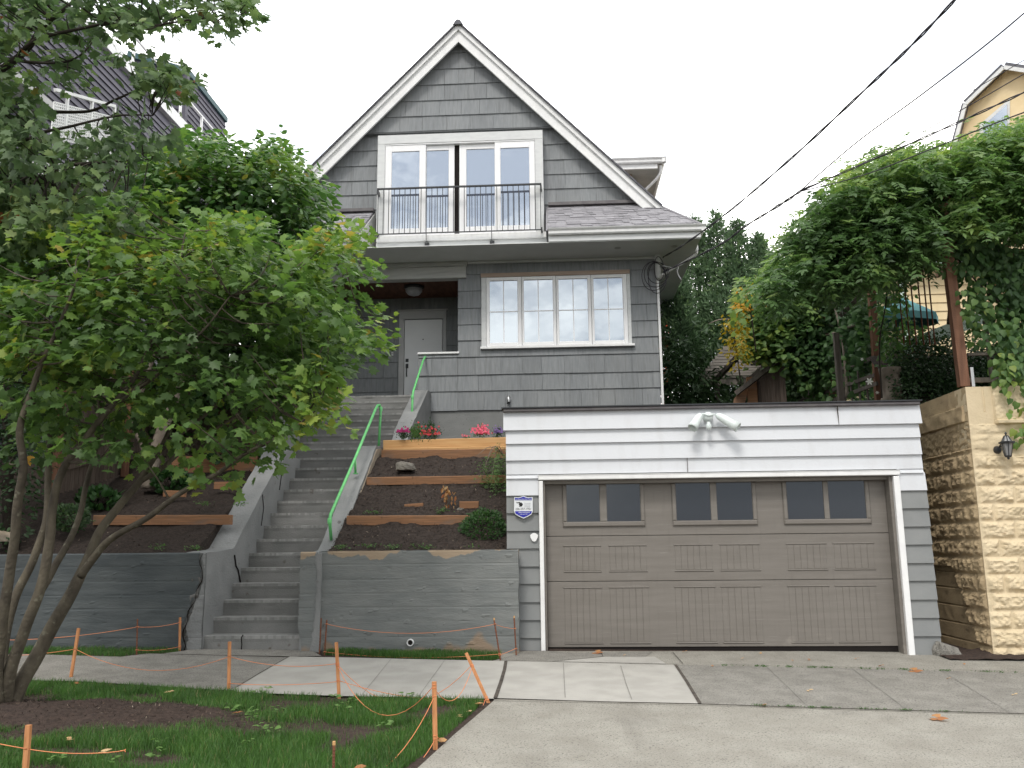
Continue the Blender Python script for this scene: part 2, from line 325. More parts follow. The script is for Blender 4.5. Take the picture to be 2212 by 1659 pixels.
M['goldleaf'] = leafmat('golden_leaves', [(0,(.22,.20,.03)),(.5,(.42,.30,.03)),(1,(.62,.24,.03))], .35)
M['ivy'] = leafmat('ivy_leaves', [(0,(.018,.040,.015)),(.6,(.040,.082,.030)),(1,(.085,.14,.045))], .25, .5)
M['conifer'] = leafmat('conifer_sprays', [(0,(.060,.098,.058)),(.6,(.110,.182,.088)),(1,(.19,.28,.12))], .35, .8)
M['shrub'] = leafmat('shrub_leaves', [(0,(.014,.045,.012)),(.6,(.030,.085,.018)),(1,(.07,.15,.03))], .25)
M['weed'] = leafmat('weed_leaves', [(0,(.05,.12,.03)),(1,(.16,.28,.08))], .35)
M['grass'] = leafmat('grass_blades', [(0,(.046,.100,.026)),(.6,(.088,.190,.044)),(.93,(.17,.28,.07)),(1,(.24,.22,.10))], .4)
M['petal_p'] = leafmat('magenta_petals', [(0,(.30,.01,.10)),(1,(.55,.03,.22))], .25)
M['petal_r'] = leafmat('red_petals', [(0,(.55,.04,.06)),(1,(.75,.10,.10))], .25)
M['petal_k'] = leafmat('pink_petals', [(0,(.70,.08,.16)),(1,(.85,.22,.30))], .25)
M['petal_v'] = leafmat('violet_petals', [(0,(.16,.09,.30)),(1,(.32,.20,.45))], .25)
M['petal_w'] = leafmat('white_petals', [(0,(.7,.72,.68)),(1,(.8,.8,.76))], .2)
M['dryleaf'] = leafmat('dry_leaves', [(0,(.30,.11,.05)),(.6,(.48,.26,.11)),(1,(.62,.45,.25))], .25, .8)

# ------------------------------------------------------------------ leaves in bulk
T_MAPLE_V = []
_out = [(0,.0),(.12,-.10),(.30,-.10),(.30,.06),(.50,.18),(.34,.30),(.42,.54),(.21,.50),(.02,.86),(-.20,.48),(-.38,.56),(-.34,.32),(-.54,.20),(-.30,.08),(-.34,-.08),(-.13,-.11)]
T_MAPLE = (np.array([(0,.22,.0)] + [(x, y, -.25*abs(x)**1.3-.10*max(0,y-.4)) for x, y in _out]), [(0,i+1,(i+1) % 16+1) for i in range(16)])
T_OVAL = (np.array([(0,0,0),(.22,.3,-.05),(.20,.65,-.08),(0,1,-.16),(-.20,.65,-.08),(-.22,.3,-.05),(0,.45,.03)]), [(6,0,1),(6,1,2),(6,2,3),(6,3,4),(6,4,5),(6,5,0)])
T_HEART = (np.array([(0,0,0),(.30,-.06,-.06),(.42,.25,-.10),(.25,.62,-.10),(0,.95,-.18),(-.25,.62,-.10),(-.42,.25,-.10),(-.30,-.06,-.06),(0,.35,.02)]), [(8,i,(i+1) % 8) for i in range(8)])
T_SLIM = (np.array([(0,0,0),(.13,.4,-.03),(0,1,-.12),(-.13,.4,-.03)]), [(0,1,2,3)])
T_BLADE = (np.array([(-.5,0,0),(.5,0,0),(.34,.55,.05),(-.34,.55,.05),(0,1,.30)]), [(0,1,2,3),(3,2,4)])
T_CHIP = (np.array([(-.5,-.15,0),(.5,-.12,.05),(.45,.16,0),(-.4,.14,.06)]), [(0,1,2,3)])
def leaves(name, m, parent, C, T, Nn, size, tint, tpl, wide=1.0):
    C = np.asarray(C, float); n = len(C); T = np.asarray(T, float); Nn = np.asarray(Nn, float)
    T = T/np.maximum(1e-6, np.linalg.norm(T, axis=1, keepdims=True))
    Nn = Nn - T*(Nn*T).sum(1, keepdims=True); Nn = Nn/np.maximum(1e-6, np.linalg.norm(Nn, axis=1, keepdims=True))
    S = np.cross(T, Nn); tv, tf = tpl; k = len(tv); size = np.broadcast_to(np.asarray(size, float), (n,))[:, None, None]
    wide = np.broadcast_to(np.asarray(wide, float), (n,))[:, None, None]
    V = C[:, None, :] + size*(tv[None, :, 0, None]*S[:, None, :]*wide + tv[None, :, 1, None]*T[:, None, :] + tv[None, :, 2, None]*Nn[:, None, :])
    org = ORG[parent.name] if parent is not None else np.array([V[...,0].mean(), V[...,1].mean(), V[...,2].min()])
    V = (V - org).reshape(-1, 3)
    fl = np.concatenate([np.array(f) for f in tf]); lens = np.array([len(f) for f in tf])
    L = (np.arange(n)[:, None]*k + fl[None]).ravel(); tot = np.tile(lens, n); start = np.concatenate([[0], np.cumsum(tot)[:-1]])
    me = bpy.data.meshes.new(name); me.vertices.add(len(V)); me.vertices.foreach_set('co', V.ravel().astype(np.float32))
    me.loops.add(len(L)); me.loops.foreach_set('vertex_index', L.astype(np.int32)); me.polygons.add(len(tot))
    me.polygons.foreach_set('loop_start', start.astype(np.int32)); me.polygons.foreach_set('loop_total', tot.astype(np.int32))
    a = me.attributes.new('tint', 'FLOAT', 'FACE'); a.data.foreach_set('value', np.repeat(np.broadcast_to(tint, (n,)), len(tf)).astype(np.float32))
    me.materials.append(m); me.update(calc_edges=True); me.validate()
    o = bpy.data.objects.new(name, me); col.objects.link(o)
    if parent is not None: o.parent = parent
    else: o.location = org
    ORG[o.name] = org; return o
def inpoly(x, y, poly):
    c = False; j = len(poly)-1
    for i in range(len(poly)):
        xi, yi = poly[i][:2]; xj, yj = poly[j][:2]
        if (yi > y) != (yj > y) and x < (xj-xi)*(y-yi)/(yj-yi)+xi: c = not c
        j = i
    return c
def sample(poly, n, Yf):
    xs = [p[0] for p in poly]; ys = [p[1] for p in poly]; out = []
    while len(out) < n:
        x = random.uniform(min(xs), max(xs)); y = random.uniform(min(ys), max(ys))
        if inpoly(x, y, poly): out.append((at(x, y, Yf(x, y)), x, y))
    return out
def sprays(centers, per, spread, flat=.45, droop=.35, up=1., outc=None, tintf=None, size=(.1,.14), jit=.5):
    C = []; T = []; Nn = []; tt = []; sz = []
    for c, x, y in centers:
        c = np.array(c); k = max(3, int(random.gauss(per, per*.25))); base = tintf(x, y) if tintf else .5
        oc = (c-outc) if outc is not None else np.array([0,0,0.]); oc = oc/max(1e-6, np.linalg.norm(oc))
        for _ in range(k):
            a = random.uniform(0, 2*math.pi); r = math.sqrt(random.random())*spread
            d = np.array([math.cos(a), math.sin(a), 0])
            p = c + d*r + np.array([0,0,random.gauss(0, spread*flat) - droop*r*r/spread])
            t = d + np.array([random.gauss(0,.4), random.gauss(0,.4), -droop*1.2+random.gauss(0,.35)]) + oc*.4
            n = np.array([0,0,up]) + oc*.7 + np.random.default_rng(random.getrandbits(32)).normal(0, jit, 3)
            C.append(p); T.append(t); Nn.append(n); tt.append(min(1, max(0, base+random.gauss(0,.13)))); sz.append(random.uniform(*size))
    return np.array(C), np.array(T), np.array(Nn), np.array(sz), np.array(tt)
def limbs(parent, paths, m, twigs=None, name='branch', trunk_name='trunk', r_tw=.006, every=1):
    """paths: list of (name, [(Vector, radius)...])"""
    pts = []; mb = {}
    for nm, pl in paths:
        P = [Vector(p) for p, r in pl]; R_ = [r for p, r in pl]
        sp, sr = smooth(P, R_, 5)
        sp = [p + Vector((noise.noise(p*3), noise.noise(p*3+Vector((5,5,5))), 0))*.02 for p in sp]
        mb.setdefault(nm, []).append(MB().tube(sp, sr, 9))
        pts += [(p, r) for p, r in zip(sp, sr)]
    for nm, l in mb.items():
        for b in l: b.build(nm, m, parent, True)
    if twigs:
        tw = MB()
        for i, (c, x, y) in enumerate(twigs):
            if i % every: continue
            c = Vector(c); best = min(pts, key=lambda q: (q[0]-c).length + .6*max(0, q[0].z-c.z+.1))
            a = best[0]; mid = (a+c)/2 + Vector((random.gauss(0,.05), random.gauss(0,.05), -.08*(c-a).length+random.gauss(0,.03)))
            if (c-a).length > 1.9: continue
            tw.tube([a, mid, c], [min(best[1]*.6, r_tw*1.8), r_tw*1.1, r_tw*.4], 5, sm=3, cap=False)
        if tw.v: tw.build('twigs', m, parent, True)

# ================================================================== THE SETTING: ground, paths, soil
def sheet(name, poly, dz, m, th=.0, label=None):
    """a polygon given on the ground in the photo's frame, laid as a sheet dz above the ground plane"""
    P = [atg(x, y) + Vector((0, 0, dz)) for x, y in poly]
    b = MB().add(P, [tuple(range(len(P)))[::-1]] if Vector((0,0,1)).dot((P[1]-P[0]).cross(P[2]-P[1])) < 0 else [tuple(range(len(P)))])
    if th:
        n = len(P); b.add(P + [p-Vector((0,0,th)) for p in P], [(i, (i+1) % n, n+(i+1) % n, n+i) for i in range(n)])
    return struct(b.build(name, m))
gxs = [-300,-60,-15,-12,-10,-8,-6,-4,-2,0,2,4,6,8,10,15,60,300]; gys = [-300,-60,-10,-3,0,3,5,7,9,10.5,11.5,14,20,60,300]
gb = MB(); gb.add([(x, y, gz(x, max(y,-6))) for y in gys for x in gxs], [(j*18+i, j*18+i+1, (j+1)*18+i+1, (j+1)*18+i) for j in range(len(gys)-1) for i in range(17)])
struct(gb.build('ground', M['mulch']))
rb = MB().add([(-80,-12,gz(-15,-6)+.02),(80,-12,gz(15,-6)+.02),(80,2.9,gz(15,2.9)+.02),(-80,2.9,gz(-15,2.9)+.02)], [(0,1,2,3)]); struct(rb.build('street', M['asphalt']))
kb = MB(); kb.box(-80, 2.9, -.9, -3.2, 3.05, gz(-6,3)+.13); struct(kb.build('kerb', M['oldconc']))
# driveway with its flared left edge, laid as one sheet; sidewalk bays lie above it
sheet('driveway', [(1060,1408),(1127,1408),(2600,1408),(2900,1560),(2900,2300),(560,2300),(760,1790),(905,1659),(980,1590),(1035,1543),(1066,1516),(1090,1470),(1100,1434)], .008, M['drive'])
sheet('sidewalk_old_left', [(-700,1404),(0,1416),(50,1415),(120,1417),(260,1421),(320,1414),(395,1416),(624,1422),(508,1495),(420,1490),(330,1484),(180,1475),(60,1472),(-60,1478),(-700,1500)], .012, M['oldconc'])
sheet('sidewalk_new_left', [(626,1421.6),(760,1424),(900,1427.5),(1091,1431.5),(1087,1450),(1079,1480),(1067,1514),(980,1513),(860,1510),(740,1508),(600,1503),(511,1500),(511,1488)], .018, M['newconc'])
sheet('sidewalk_new_right', [(1095,1431.5),(1200,1433),(1457,1439.5),(1480,1474),(1510,1523.5),(1300,1519),(1072,1512),(1084,1478),(1091,1450)], .016, M['newconc'])
sheet('sidewalk_old_right', [(1461,1439.5),(1800,1446),(2212,1456),(2800,1470),(2900,1566),(2212,1545),(1900,1536),(1514,1523.8),(1484,1474)], .015, M['oldconc'])
sheet('garage_apron_patch', [(1062,1431),(1127,1412),(1175,1408),(1240,1413),(1340,1411),(1410,1410),(1395,1421),(1300,1421),(1190,1432)], .014, M['oldconc'])
sheet('garage_apron_light', [(1198,1431.5),(1306,1421),(1414,1421),(1440,1437)], .013, M['newconc'])
sheet('stair_landing_path', [(352,1415),(400,1408),(425,1402),(662,1402),(694,1420),(620,1421),(500,1419)], .016, M['oldconc'])
def joint(pts, w, name='expansion_joint', m='joint', dz=.021):
    P = [atg(x, y)+Vector((0,0,dz)) for x, y in pts]; b = MB()
    for a, c in zip(P[:-1], P[1:]):
        d = (c-a).normalized(); n = Vector((-d.y, d.x, 0))*w/2; b.add([a-n, a+n, c+n, c-n], [(0,3,2,1)])
    return struct(b.build(name, M[m]))
joint([(1093,1431.5),(1090,1450),(1082,1478),(1070,1513)], .035)
joint([(1459,1439.5),(1482,1474),(1512,1524)], .03)
joint([(1217,1436),(1221,1512)], .007, m='jointl'); joint([(1341,1442),(1352,1480),(1365,1516)], .008, m='jointl')
joint([(625,1421.8),(568,1454),(511,1489)], .012)
joint([(845,1427),(780,1508)], .005, m='jointl'); joint([(960,1431),(905,1508)], .005, m='jointl')
joint([(1657,1444),(1745,1530)], .006, m='jointl'); joint([(1840,1447),(1960,1538)], .006, m='jointl'); joint([(2030,1450),(2180,1543)], .006, m='jointl')
joint([(1066,1516),(1300,1521),(1512,1526),(1900,1538),(2212,1547),(2800,1566)], .014)
joint([(1093,1430.5),(1457,1438),(1800,1445),(2212,1455)], .010)
joint([(1298,1411),(1302,1421)], .008); joint([(1453,1412),(1475,1437)], .008); joint([(351,1416),(620,1421.5),(694,1420.5)], .009)

# mulch mound round the street trees
mc = atg(110, 1552)
def moundf(u, v):
    X = mc.x-2.6+5.2*u; Y = mc.y-1.1+2.2*v; r = math.hypot((X-mc.x)/2.0, (Y-mc.y)/.75)
    return Vector((X, Y, gz(X, Y) + .13*math.exp(-r*r*1.3)*(1+.3*fbm(X*2,Y*2)) + .016*fbm(X*9,Y*9) - .035 + (.0 if r < 1.5 else -.05*(r-1.5))))
struct(MB().grid(moundf, 90, 50).build('mulch_mound', M['mulch'], None, True))

# terraced garden soil
def bed(name, x0, x1, prof, nu, nv, m='soil', amp=.05):
    def f(u, v):
        X = x0+(x1-x0)*u; Y = prof[0][0]+(prof[-1][0]-prof[0][0])*v
        for (ya, za), (yb, zb) in zip(prof[:-1], prof[1:]):
            if ya <= Y <= yb+1e-6: z = za+(zb-za)*(Y-ya)/(yb-ya); break
        return Vector((X, Y, z + amp*fbm(X*2.2, Y*2.2) + amp*.45*fbm(X*8, Y*8, 3) - amp*.3))
    b = MB().grid(f, nu, nv); y0 = prof[0][0]; y1_ = prof[-1][0]; dn = Vector((0,0,-.9))
    b.grid(lambda u, v: f(1, u)+dn*v, nv, 1); b.grid(lambda u, v: f(0, 1-u)+dn*v, nv, 1); b.grid(lambda u, v: f(1-u, 1)+dn*v, nu, 1)
    return struct(b.build(name, M[m], None, True))
bed('soil_bed_right', -2.88, -.62, [(10.62,1.06),(10.85,1.17),(11.5,1.50),(11.62,1.60),(12.6,2.08),(12.7,2.19),(13.5,2.58),(13.9,2.70)], 90, 150)
bed('soil_terrace_upper', -2.88, -.62, [(13.9,2.78),(17.4,2.86)], 20, 20)
bed('soil_bed_left', -13, -4.59, [(10.62,1.06),(10.85,1.17),(11.5,1.50),(11.62,1.62),(13.4,2.35),(13.6,2.62),(15.4,2.9),(17.4,3.0)], 170, 120)
bed('hillside', -60, -6.3, [(17.4,2.9),(24,5.0),(60,9)], 30, 20, 'soil', .3)
bed('hillside_right', 4.95, 60, [(10.75,3.02),(14.5,3.2),(18.5,3.4),(22,4),(60,8)], 40, 30, 'soil', .08)
bed('yard_behind_garage', -.62, 4.95, [(16.4,2.7),(17.3,2.75),(60,6)], 10, 20, 'soil', .05)
# soil crumbs and wood chips on the beds and the mound
def chips(name, fn, n, m, smin, smax):
    C = [fn() for _ in range(n)]; k = len(C)
    T = RNG.normal(0,1,(k,3))*np.array([1,1,.35]); Nn = RNG.normal(0,.5,(k,3))+np.array([0,-.3,1])
    return tag(leaves(name, m, None, C, T, Nn, RNG.uniform(smin, smax, k), RNG.random(k), T_CHIP, RNG.uniform(.6,1.4,k)), kind='stuff')
def onbed(o):
    me = o.data; vs = [v.co for v in me.vertices]; off = o.location
    def f():
        v = random.choice(vs); return (v.x+off.x+random.uniform(-.03,.03), v.y+off.y+random.uniform(-.02,.02), v.z+off.z+.008)
    return f
M['crumb'] = leafmat('soil_crumbs', [(0,(.022,.016,.013)),(.8,(.06,.042,.033)),(.96,(.12,.085,.06)),(1,(.30,.25,.20))], .0, .95)
chips('bed_wood_chips', onbed(bpy.data.objects['soil_bed_right']), 5000, M['crumb'], .012, .04)
chips('bed_wood_chips', onbed(bpy.data.objects['soil_bed_left']), 9000, M['crumb'], .012, .04)
chips('mound_wood_chips', onbed(bpy.data.objects['mulch_mound']), 9000, M['crumb'], .008, .028)

# ================================================================== concrete stairs
st = thing('concrete_stairs', (-3.7, 10.5, 0), 'long grey painted concrete stair flight rising to the front porch between sloped side walls', 'stairs')
NO = [(10.5+.28*i, .19*(i+1)) for i in range(15)]
NO += [(14.95+.32*i, 2.85+.17*(i+1)) for i in range(8)]
for i, (Y, Z) in enumerate(NO):
    riser = .19 if i < 15 else .17; tr = (NO[i+1][0] if i < 22 else 17.4)-Y
    x0, x1 = (-4.29, -3.05) if i < 14 else (-4.66, -2.86)
    if i == 0: x0 -= .03
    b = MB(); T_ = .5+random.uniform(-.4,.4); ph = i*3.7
    def edge(u, k): return .010*noise.noise(Vector((u*9+ph, k, ph))) + (.022*max(0, noise.noise(Vector((u*5+ph, 4+k, ph)))-.25))
    nu = 40; z0 = Z-riser-.03
    def front(u, v):
        e = edge(u, 1); X = x0+(x1-x0)*u
        y = Y + .010*noise.noise(Vector((X*3, v*2, ph))) + (e if v > .8 else 0) + (.006 if v < .8 else 0)
        return Vector((X, y, z0+(Z-z0)*v*1.0 - (max(0,e)*.8 if v > .95 else 0) - .02*0))
    def top(u, v):
        e = edge(u, 1); X = x0+(x1-x0)*u; e0 = e + .010*noise.noise(Vector((X*3, 2, ph)))
        return Vector((X, Y + (e0 if v == 0 else v*(tr+.03)), Z - (max(0,e)*.8 if v == 0 else 0) + (.003*noise.noise(Vector((X*6, v*4, ph))) if v > 0 else 0)))
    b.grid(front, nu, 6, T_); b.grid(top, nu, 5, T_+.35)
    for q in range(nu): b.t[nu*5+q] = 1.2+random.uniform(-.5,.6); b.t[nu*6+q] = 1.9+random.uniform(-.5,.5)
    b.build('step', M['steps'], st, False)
def loft(name, x0, x1, prof, zb, m, parent, amp=.010, nY=60, t=.5, x0t=None):
    """a wall running in Y with top profile prof; x0t lets the inner face lean"""
    b = MB()
    def zt(Y):
        for (ya, za), (yb, zb_) in zip(prof[:-1], prof[1:]):
            if ya <= Y <= yb+1e-6: return za+(zb_-za)*(Y-ya)/max(1e-6, yb-ya)
        return prof[-1][1]
    ya, yb = prof[0][0], prof[-1][0]
    D = lambda X, Y, Z: Vector((X+amp*noise.noise(Vector((Y*4,Z*4,1))), Y+amp*noise.noise(Vector((X*4,Z*4,5))), Z+amp*noise.noise(Vector((X*6,Y*6,9)))))
    L = lambda a, c, u: a+(c-a)*u
    b.grid(lambda u, v: D(L(x0,x1,v), L(ya,yb,u), zt(L(ya,yb,u))), nY, 4, t)
    b.grid(lambda u, v: D(x0, L(ya,yb,u), L(zb,zt(L(ya,yb,u)),v)), nY, 14, t)
    b.grid(lambda u, v: D(x1, L(ya,yb,u), L(zb,zt(L(ya,yb,u)),v)), nY, 14, t)
    b.grid(lambda u, v: D(L(x0,x1,u), ya, L(zb,zt(ya),v)), 5, 20, t)
    b.grid(lambda u, v: D(L(x0,x1,u), yb, L(zb,zt(yb),v)), 5, 20, t)
    return b.build(name, m, parent)
loft('side_wall', -4.60, -4.27, [(10.47,1.16),(11.30,1.20),(13.25,2.66),(13.85,2.80)], -.1, M['cheek'], st)
loft('side_wall', -3.10, -2.86, [(10.44,1.14),(11.15,1.17),(13.42,2.76),(13.95,2.80)], -.1, M['cheek'], st)
loft('side_wall', -4.95, -4.64, [(13.86,2.72),(14.3,2.98),(17.15,4.50),(17.38,4.50)], 1.2, M['cheek'], st)
loft('side_wall', -2.88, -2.60, [(14.3,2.60),(15.0,3.22),(17.0,4.27),(17.38,4.27)], 2.2, M['cheek'], st)
MB().rbox(-4.70, 13.85, 1.5, -4.28, 14.44, 2.64, .1, .008).build('side_wall', M['cheek'], st)
# coping crack lines across the left side wall and the outer bare face of the right one
loft('bare_edge', -2.862, -2.845, [(11.2,1.12),(13.42,2.71),(13.9,2.76)], 1.0, M['bareconc'], st, .006)
for (y0, z0) in ((12.35,2.02),(13.1,2.57)):
    MB().tube([(-4.27,y0,z0-.06),(-4.262,y0+.05,z0-.25),(-4.262,y0-.02,z0-.5)], .006, 5).build('crack', M['gap'], st)
MB().tube([(-4.262,11.35,1.12),(-4.262,11.42,.98),(-4.262,11.50,.93),(-4.262,11.62,.74),(-4.262,11.7,.62)], .010, 5).build('crack', M['gap'], st)
# nose block of the broken bottom step
b = MB().tube([(-3.80,10.475,.02),(-3.795,10.475,.09),(-3.805,10.475,.17),(-3.79,10.49,.20)], .007, 5); b.build('crack', M['gap'], st)

# ================================================================== retaining walls with board-form lines and broken ends
def wallface(X0f, X1f, zt, Y0, nx, nz_, amp=.006, seed=0):
    def f(u, v):
        z = -.12+(zt+.12)*v; xa = X0f(z); xb = X1f(z); X = xa+(xb-xa)*u
        k = z/.165; fr = k-math.floor(k); brd = math.floor(k)
        y = Y0 + .0035*noise.noise(Vector((brd*3.3, seed, 0))) + amp*.6*fbm(X*3, z*14, seed) 
        if fr < .09: y += .0045*(1+1.6*noise.noise(Vector((X*2, brd, 3))))*.6
        p = noise.noise(Vector((X*9, z*16, seed+4)))
        if p > .58: y += .012*(p-.58)*6*.4
        if p < -.6: y -= .006
        return Vector((X, y + (.012 if z > zt-.012 else 0), z))
    return MB().grid(f, nx, nz_)
rw = thing('retaining_wall', (-1.7, 10.5, 0), 'grey painted concrete retaining wall with bare tan patches between the stairs and the garage', 'retaining wall')
jag = lambda z: .03*noise.noise(Vector((z*5, 3, 0))) + .015*noise.noise(Vector((z*17, 8, 0)))
b = wallface(lambda z: -2.90+jag(z)+ (.10 if z < .3 else 0)*(1-max(0,z)/.3), lambda z: -.515+.012*noise.noise(Vector((z*4,1,1))), 1.165, 10.47, 150, 80, seed=2)
b.box(-2.90, 10.49, -.1, -.52, 10.66, 1.155); b.grid(lambda u, v: Vector((-2.88+2.36*u, 10.475+.2*v, 1.163+.006*fbm(u*12, v*4))), 60, 6); b.grid(lambda u, v: Vector((-.517, 10.48+.24*u, -.1+1.26*v)), 3, 10)
b.build('wall_face', M['retain'], rw)
b = wallface(lambda z: -3.115+.012*noise.noise(Vector((z*5,0,0)))+(.05*max(0,(.35-z)/.35)), lambda z: -2.925+jag(z)-(.05*max(0,(.30-z)/.3)), 1.16, 10.43, 24, 80, seed=5)
b.box(-3.10, 10.46, -.1, -2.94, 10.6, 1.15); b.build('end_pier', M['retain'], rw)
MB().rbox(-3.02, 10.455, -.12, -2.80, 10.7, .36, .03, .05, 9).build('rubble', M['rubble'], rw)
MB().lathe(at(886.5,1388,10.455), [(.0,.02),(.028,.02),(.030,-.02),(.036,-.03),(.042,-.02),(.042,.03)], 14, axis=(0,1,0)).build('drain_pipe', M['white'], rw)
MB().lathe(at(886.5,1388,10.44), [(.0,0),(.029,0)], 12, axis=(0,1,0)).build('drain_opening', M['gap'], rw)
lw = thing('retaining_wall', (-8, 10.5, 0), 'long dark grey concrete retaining wall left of the stairs, its end broken and cracked', 'retaining wall')
jg2 = lambda z: -4.34 + .04*noise.noise(Vector((z*4, 13, 0))) + .02*noise.noise(Vector((z*15, 18, 0))) - .17*max(0,min(1,(.80-z)/.5))
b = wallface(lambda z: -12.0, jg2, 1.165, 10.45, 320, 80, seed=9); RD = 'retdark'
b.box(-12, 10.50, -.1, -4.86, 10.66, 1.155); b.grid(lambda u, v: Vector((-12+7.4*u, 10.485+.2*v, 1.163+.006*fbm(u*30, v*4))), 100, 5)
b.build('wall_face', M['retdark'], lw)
b = wallface(lambda z: jg2(z)+.05+.02*noise.noise(Vector((z*7,2,2))), lambda z: -4.275+.01*noise.noise(Vector((z*5,0,0)))+0*z, 1.165, 10.44, 30, 80, seed=12)
b.build('end_pier', M['cheek'], lw)
MB().rbox(-4.50, 10.47, .02, -4.38, 10.7, .50, .022, .05, 11).build('rubble', M['rubble'], lw); MB().rbox(-4.44, 10.46, .50, -4.33, 10.7, .86, .022, .05, 11).build('rubble', M['rubble'], lw)

zz = [1.15,1.05,.95,.83,.72,.6,.48,.36,.22,.08,-.02]
MB().tube([(jg2(z)+.02+.02*math.sin(z*23), 10.437, z) for z in zz], [.003,.005,.004,.008,.004,.003,.009,.004,.012,.006,.010], 5, sm=3).build('crack', M['gap'], lw)
MB().tube([(-2.905+jag(z)+.01*math.sin(z*31), 10.468, z) for z in zz], [.004,.005,.006,.004,.007,.006,.009,.014,.016,.02,.012], 6, sm=3).build('crack', M['gap'], rw)

# ================================================================== green pipe handrails
def rail(pts, label, posts=(), r=.021):
    t = thing('handrail', pts[0], label, 'handrail', 'green pipe handrails along the stairs')
    MB().tube(pts, r, 10).build('rail', M['green'], t, True)
    for a, b_ in posts:
        MB().tube([a, b_], r*.85, 8).build('post', M['green'], t, True)
        MB().lathe(Vector(b_), [(0,.012),(.04,.012),(.04,0)], 10).build('foot_plate', M['green'], t)
    for p in (pts[1], pts[-2]): MB().lathe(Vector(p)-Vector((0,0,.03)), [(r*1.35,0),(r*1.35,.06),(r,.07)], 10).build('fitting', M['green'], t, True)
    return t
def onx(x, y, X=-2.98): return atx(x, y, X)
a0 = onx(715.5,1166); a1 = onx(712,1126); a2 = onx(714,1112); a3 = onx(766.7,991); a4 = onx(811,884); 
a5 = onx(815.5,876); a6 = onx(820,875); a7 = onx(822.5,884, -2.96); a8 = onx(817.8,971, -2.96)
rail([a0, a1, a2, a3, a4, a5, a6, a7, a8], 'long mint green pipe handrail along the lower right side of the stairs', [(a3, onx(768,1024))])
c0 = onx(889.5,930,-2.72); c1 = onx(891,858,-2.72); c2 = onx(893,845,-2.72); c3 = onx(914,779,-2.72); c4 = onx(918,771,-2.72); c5 = onx(922,773,-2.70); c6 = onx(920.5,853,-2.70)
rail([c0, c1, c2, c3, c4, c5, c6], 'short mint green pipe handrail at the top right of the stairs before the porch wall')
d0 = onx(618,952,-4.82); d1 = onx(619,930,-4.82); d3 = onx(666,782,-4.82); d4 = onx(670,778,-4.82); d5 = onx(673,782,-4.82); d6 = onx(672,840,-4.82)
rail([d0, d1, d3, d4, d5, d6], 'mint green pipe handrail on the left side of the stairs, half hidden by maple leaves')

# ================================================================== timbers of the terraced beds
def timber(P0, P1, Y, h, label, m='cedar', th=.09, group='timbers edging the garden terraces'):
    a = at(*P0, Y); c = at(*P1, Y); z = (a.z+c.z)/2
    t = thing('garden_timber', ((a.x+c.x)/2, Y, z-h), label, 'timber', group)
    b = MB(); dz = (c.z-a.z)
    n = 14
    for k in range(n):
        u0 = k/n; u1 = (k+1)/n; xa = a.x+(c.x-a.x)*u0; xb = a.x+(c.x-a.x)*u1; za = a.z+dz*u0; zb_ = a.z+dz*u1; w_ = .004*noise.noise(Vector((k*.7, Y, 0)))
        b.add([(xa,Y+w_,za-h),(xb,Y+w_,zb_-h),(xb,Y+w_-.004,zb_-.008),(xa,Y+w_-.004,za-.008),(xa,Y+.01,za),(xb,Y+.01,zb_),(xb,Y+th,zb_),(xa,Y+th,za),(xa,Y+th,za-h),(xb,Y+th,zb_-h)],
              [(0,1,2,3),(3,2,5,4),(4,5,6,7),(7,6,9,8)] + ([(0,3,4,7,8)] if k == 0 else []) + ([(1,9,6,5,2)] if k == n-1 else []))
    b.build('board', M[m], t); return t
timber((749,1114),(1015,1113), 11.52, .125, 'cedar timber edging the lowest terrace right of the stairs, beside the round shrub')
timber((792,1031),(1095,1026), 12.62, .115, 'cedar timber edging the middle terrace right of the stairs')
timber((824,972),(1100,969), 13.55, .15, 'red brown cedar timber directly under the pale planter board')
timber((202,1113),(498,1112), 11.52, .13, 'cedar timber edging the lower terrace left of the stairs')
timber((372,985),(556,985), 13.45, .26, 'broad cedar timber below the wooden fence left of the stairs')
pb = timber((828,951),(1100,944), 13.78, .20, 'pale fresh wood planter board under the flowers beside the garage', 'fresh', .05, 'pale boards of the flower planter')
timber((830,968),(1100,964), 13.72, .06, 'thin pale strip of wood just below the planter board', 'fresh', .04, 'pale boards of the flower planter')
def block(P0, P1, Y, h, label, tilt=0):
    a = at(*P0, Y); c = at(*P1, Y)
    b = MB().bbox(a.x, Y, a.z-h, c.x, Y+.05, a.z, .005)
    o = tag(b.build('wood_block', M['cedar']), label, 'wood block', 'short cedar blocks set in the soil'); o.rotation_euler = (0, math.radians(tilt), 0); return o
block((874,1088),(915,1084), 11.95, .10, 'short cedar block beside the dead plant', -4)
block((992,1083),(1034,1083), 11.95, .10, 'short cedar block above the round green shrub')
block((462,1041),(506,1041), 12.45, .105, 'short cedar block in the left bed nearest the stairs')
block((352,1060),(400,1060), 12.2, .09, 'short cedar block in the left bed behind the maple stems', 2)
def rockf(name, c, sx, sy, sz, m, seed, label, cat, cut=.0):
    def f(u, v):
        a = 2*math.pi*u; e = math.pi*v; d = Vector((math.cos(a)*math.sin(e), math.sin(a)*math.sin(e), math.cos(e)))
        r = 1+.25*noise.noise(d*1.3+Vector((seed,0,0)))+.12*noise.noise(d*3.2+Vector((0,seed,0))); d = d*r
        return Vector((c[0]+d.x*sx, c[1]+d.y*sy, c[2]+max(-.3, min(d.z, .72-.25*d.x))*sz))
    return tag(MB().grid(f, 26, 16).build(name, m), label, cat)
p = at(876,1008,12.9); rockf('rock', (p.x, p.y, p.z-.02), .155, .11, .12, M['rock'], 3, 'pale grey angular rock lying on the upper terrace soil', 'rock')
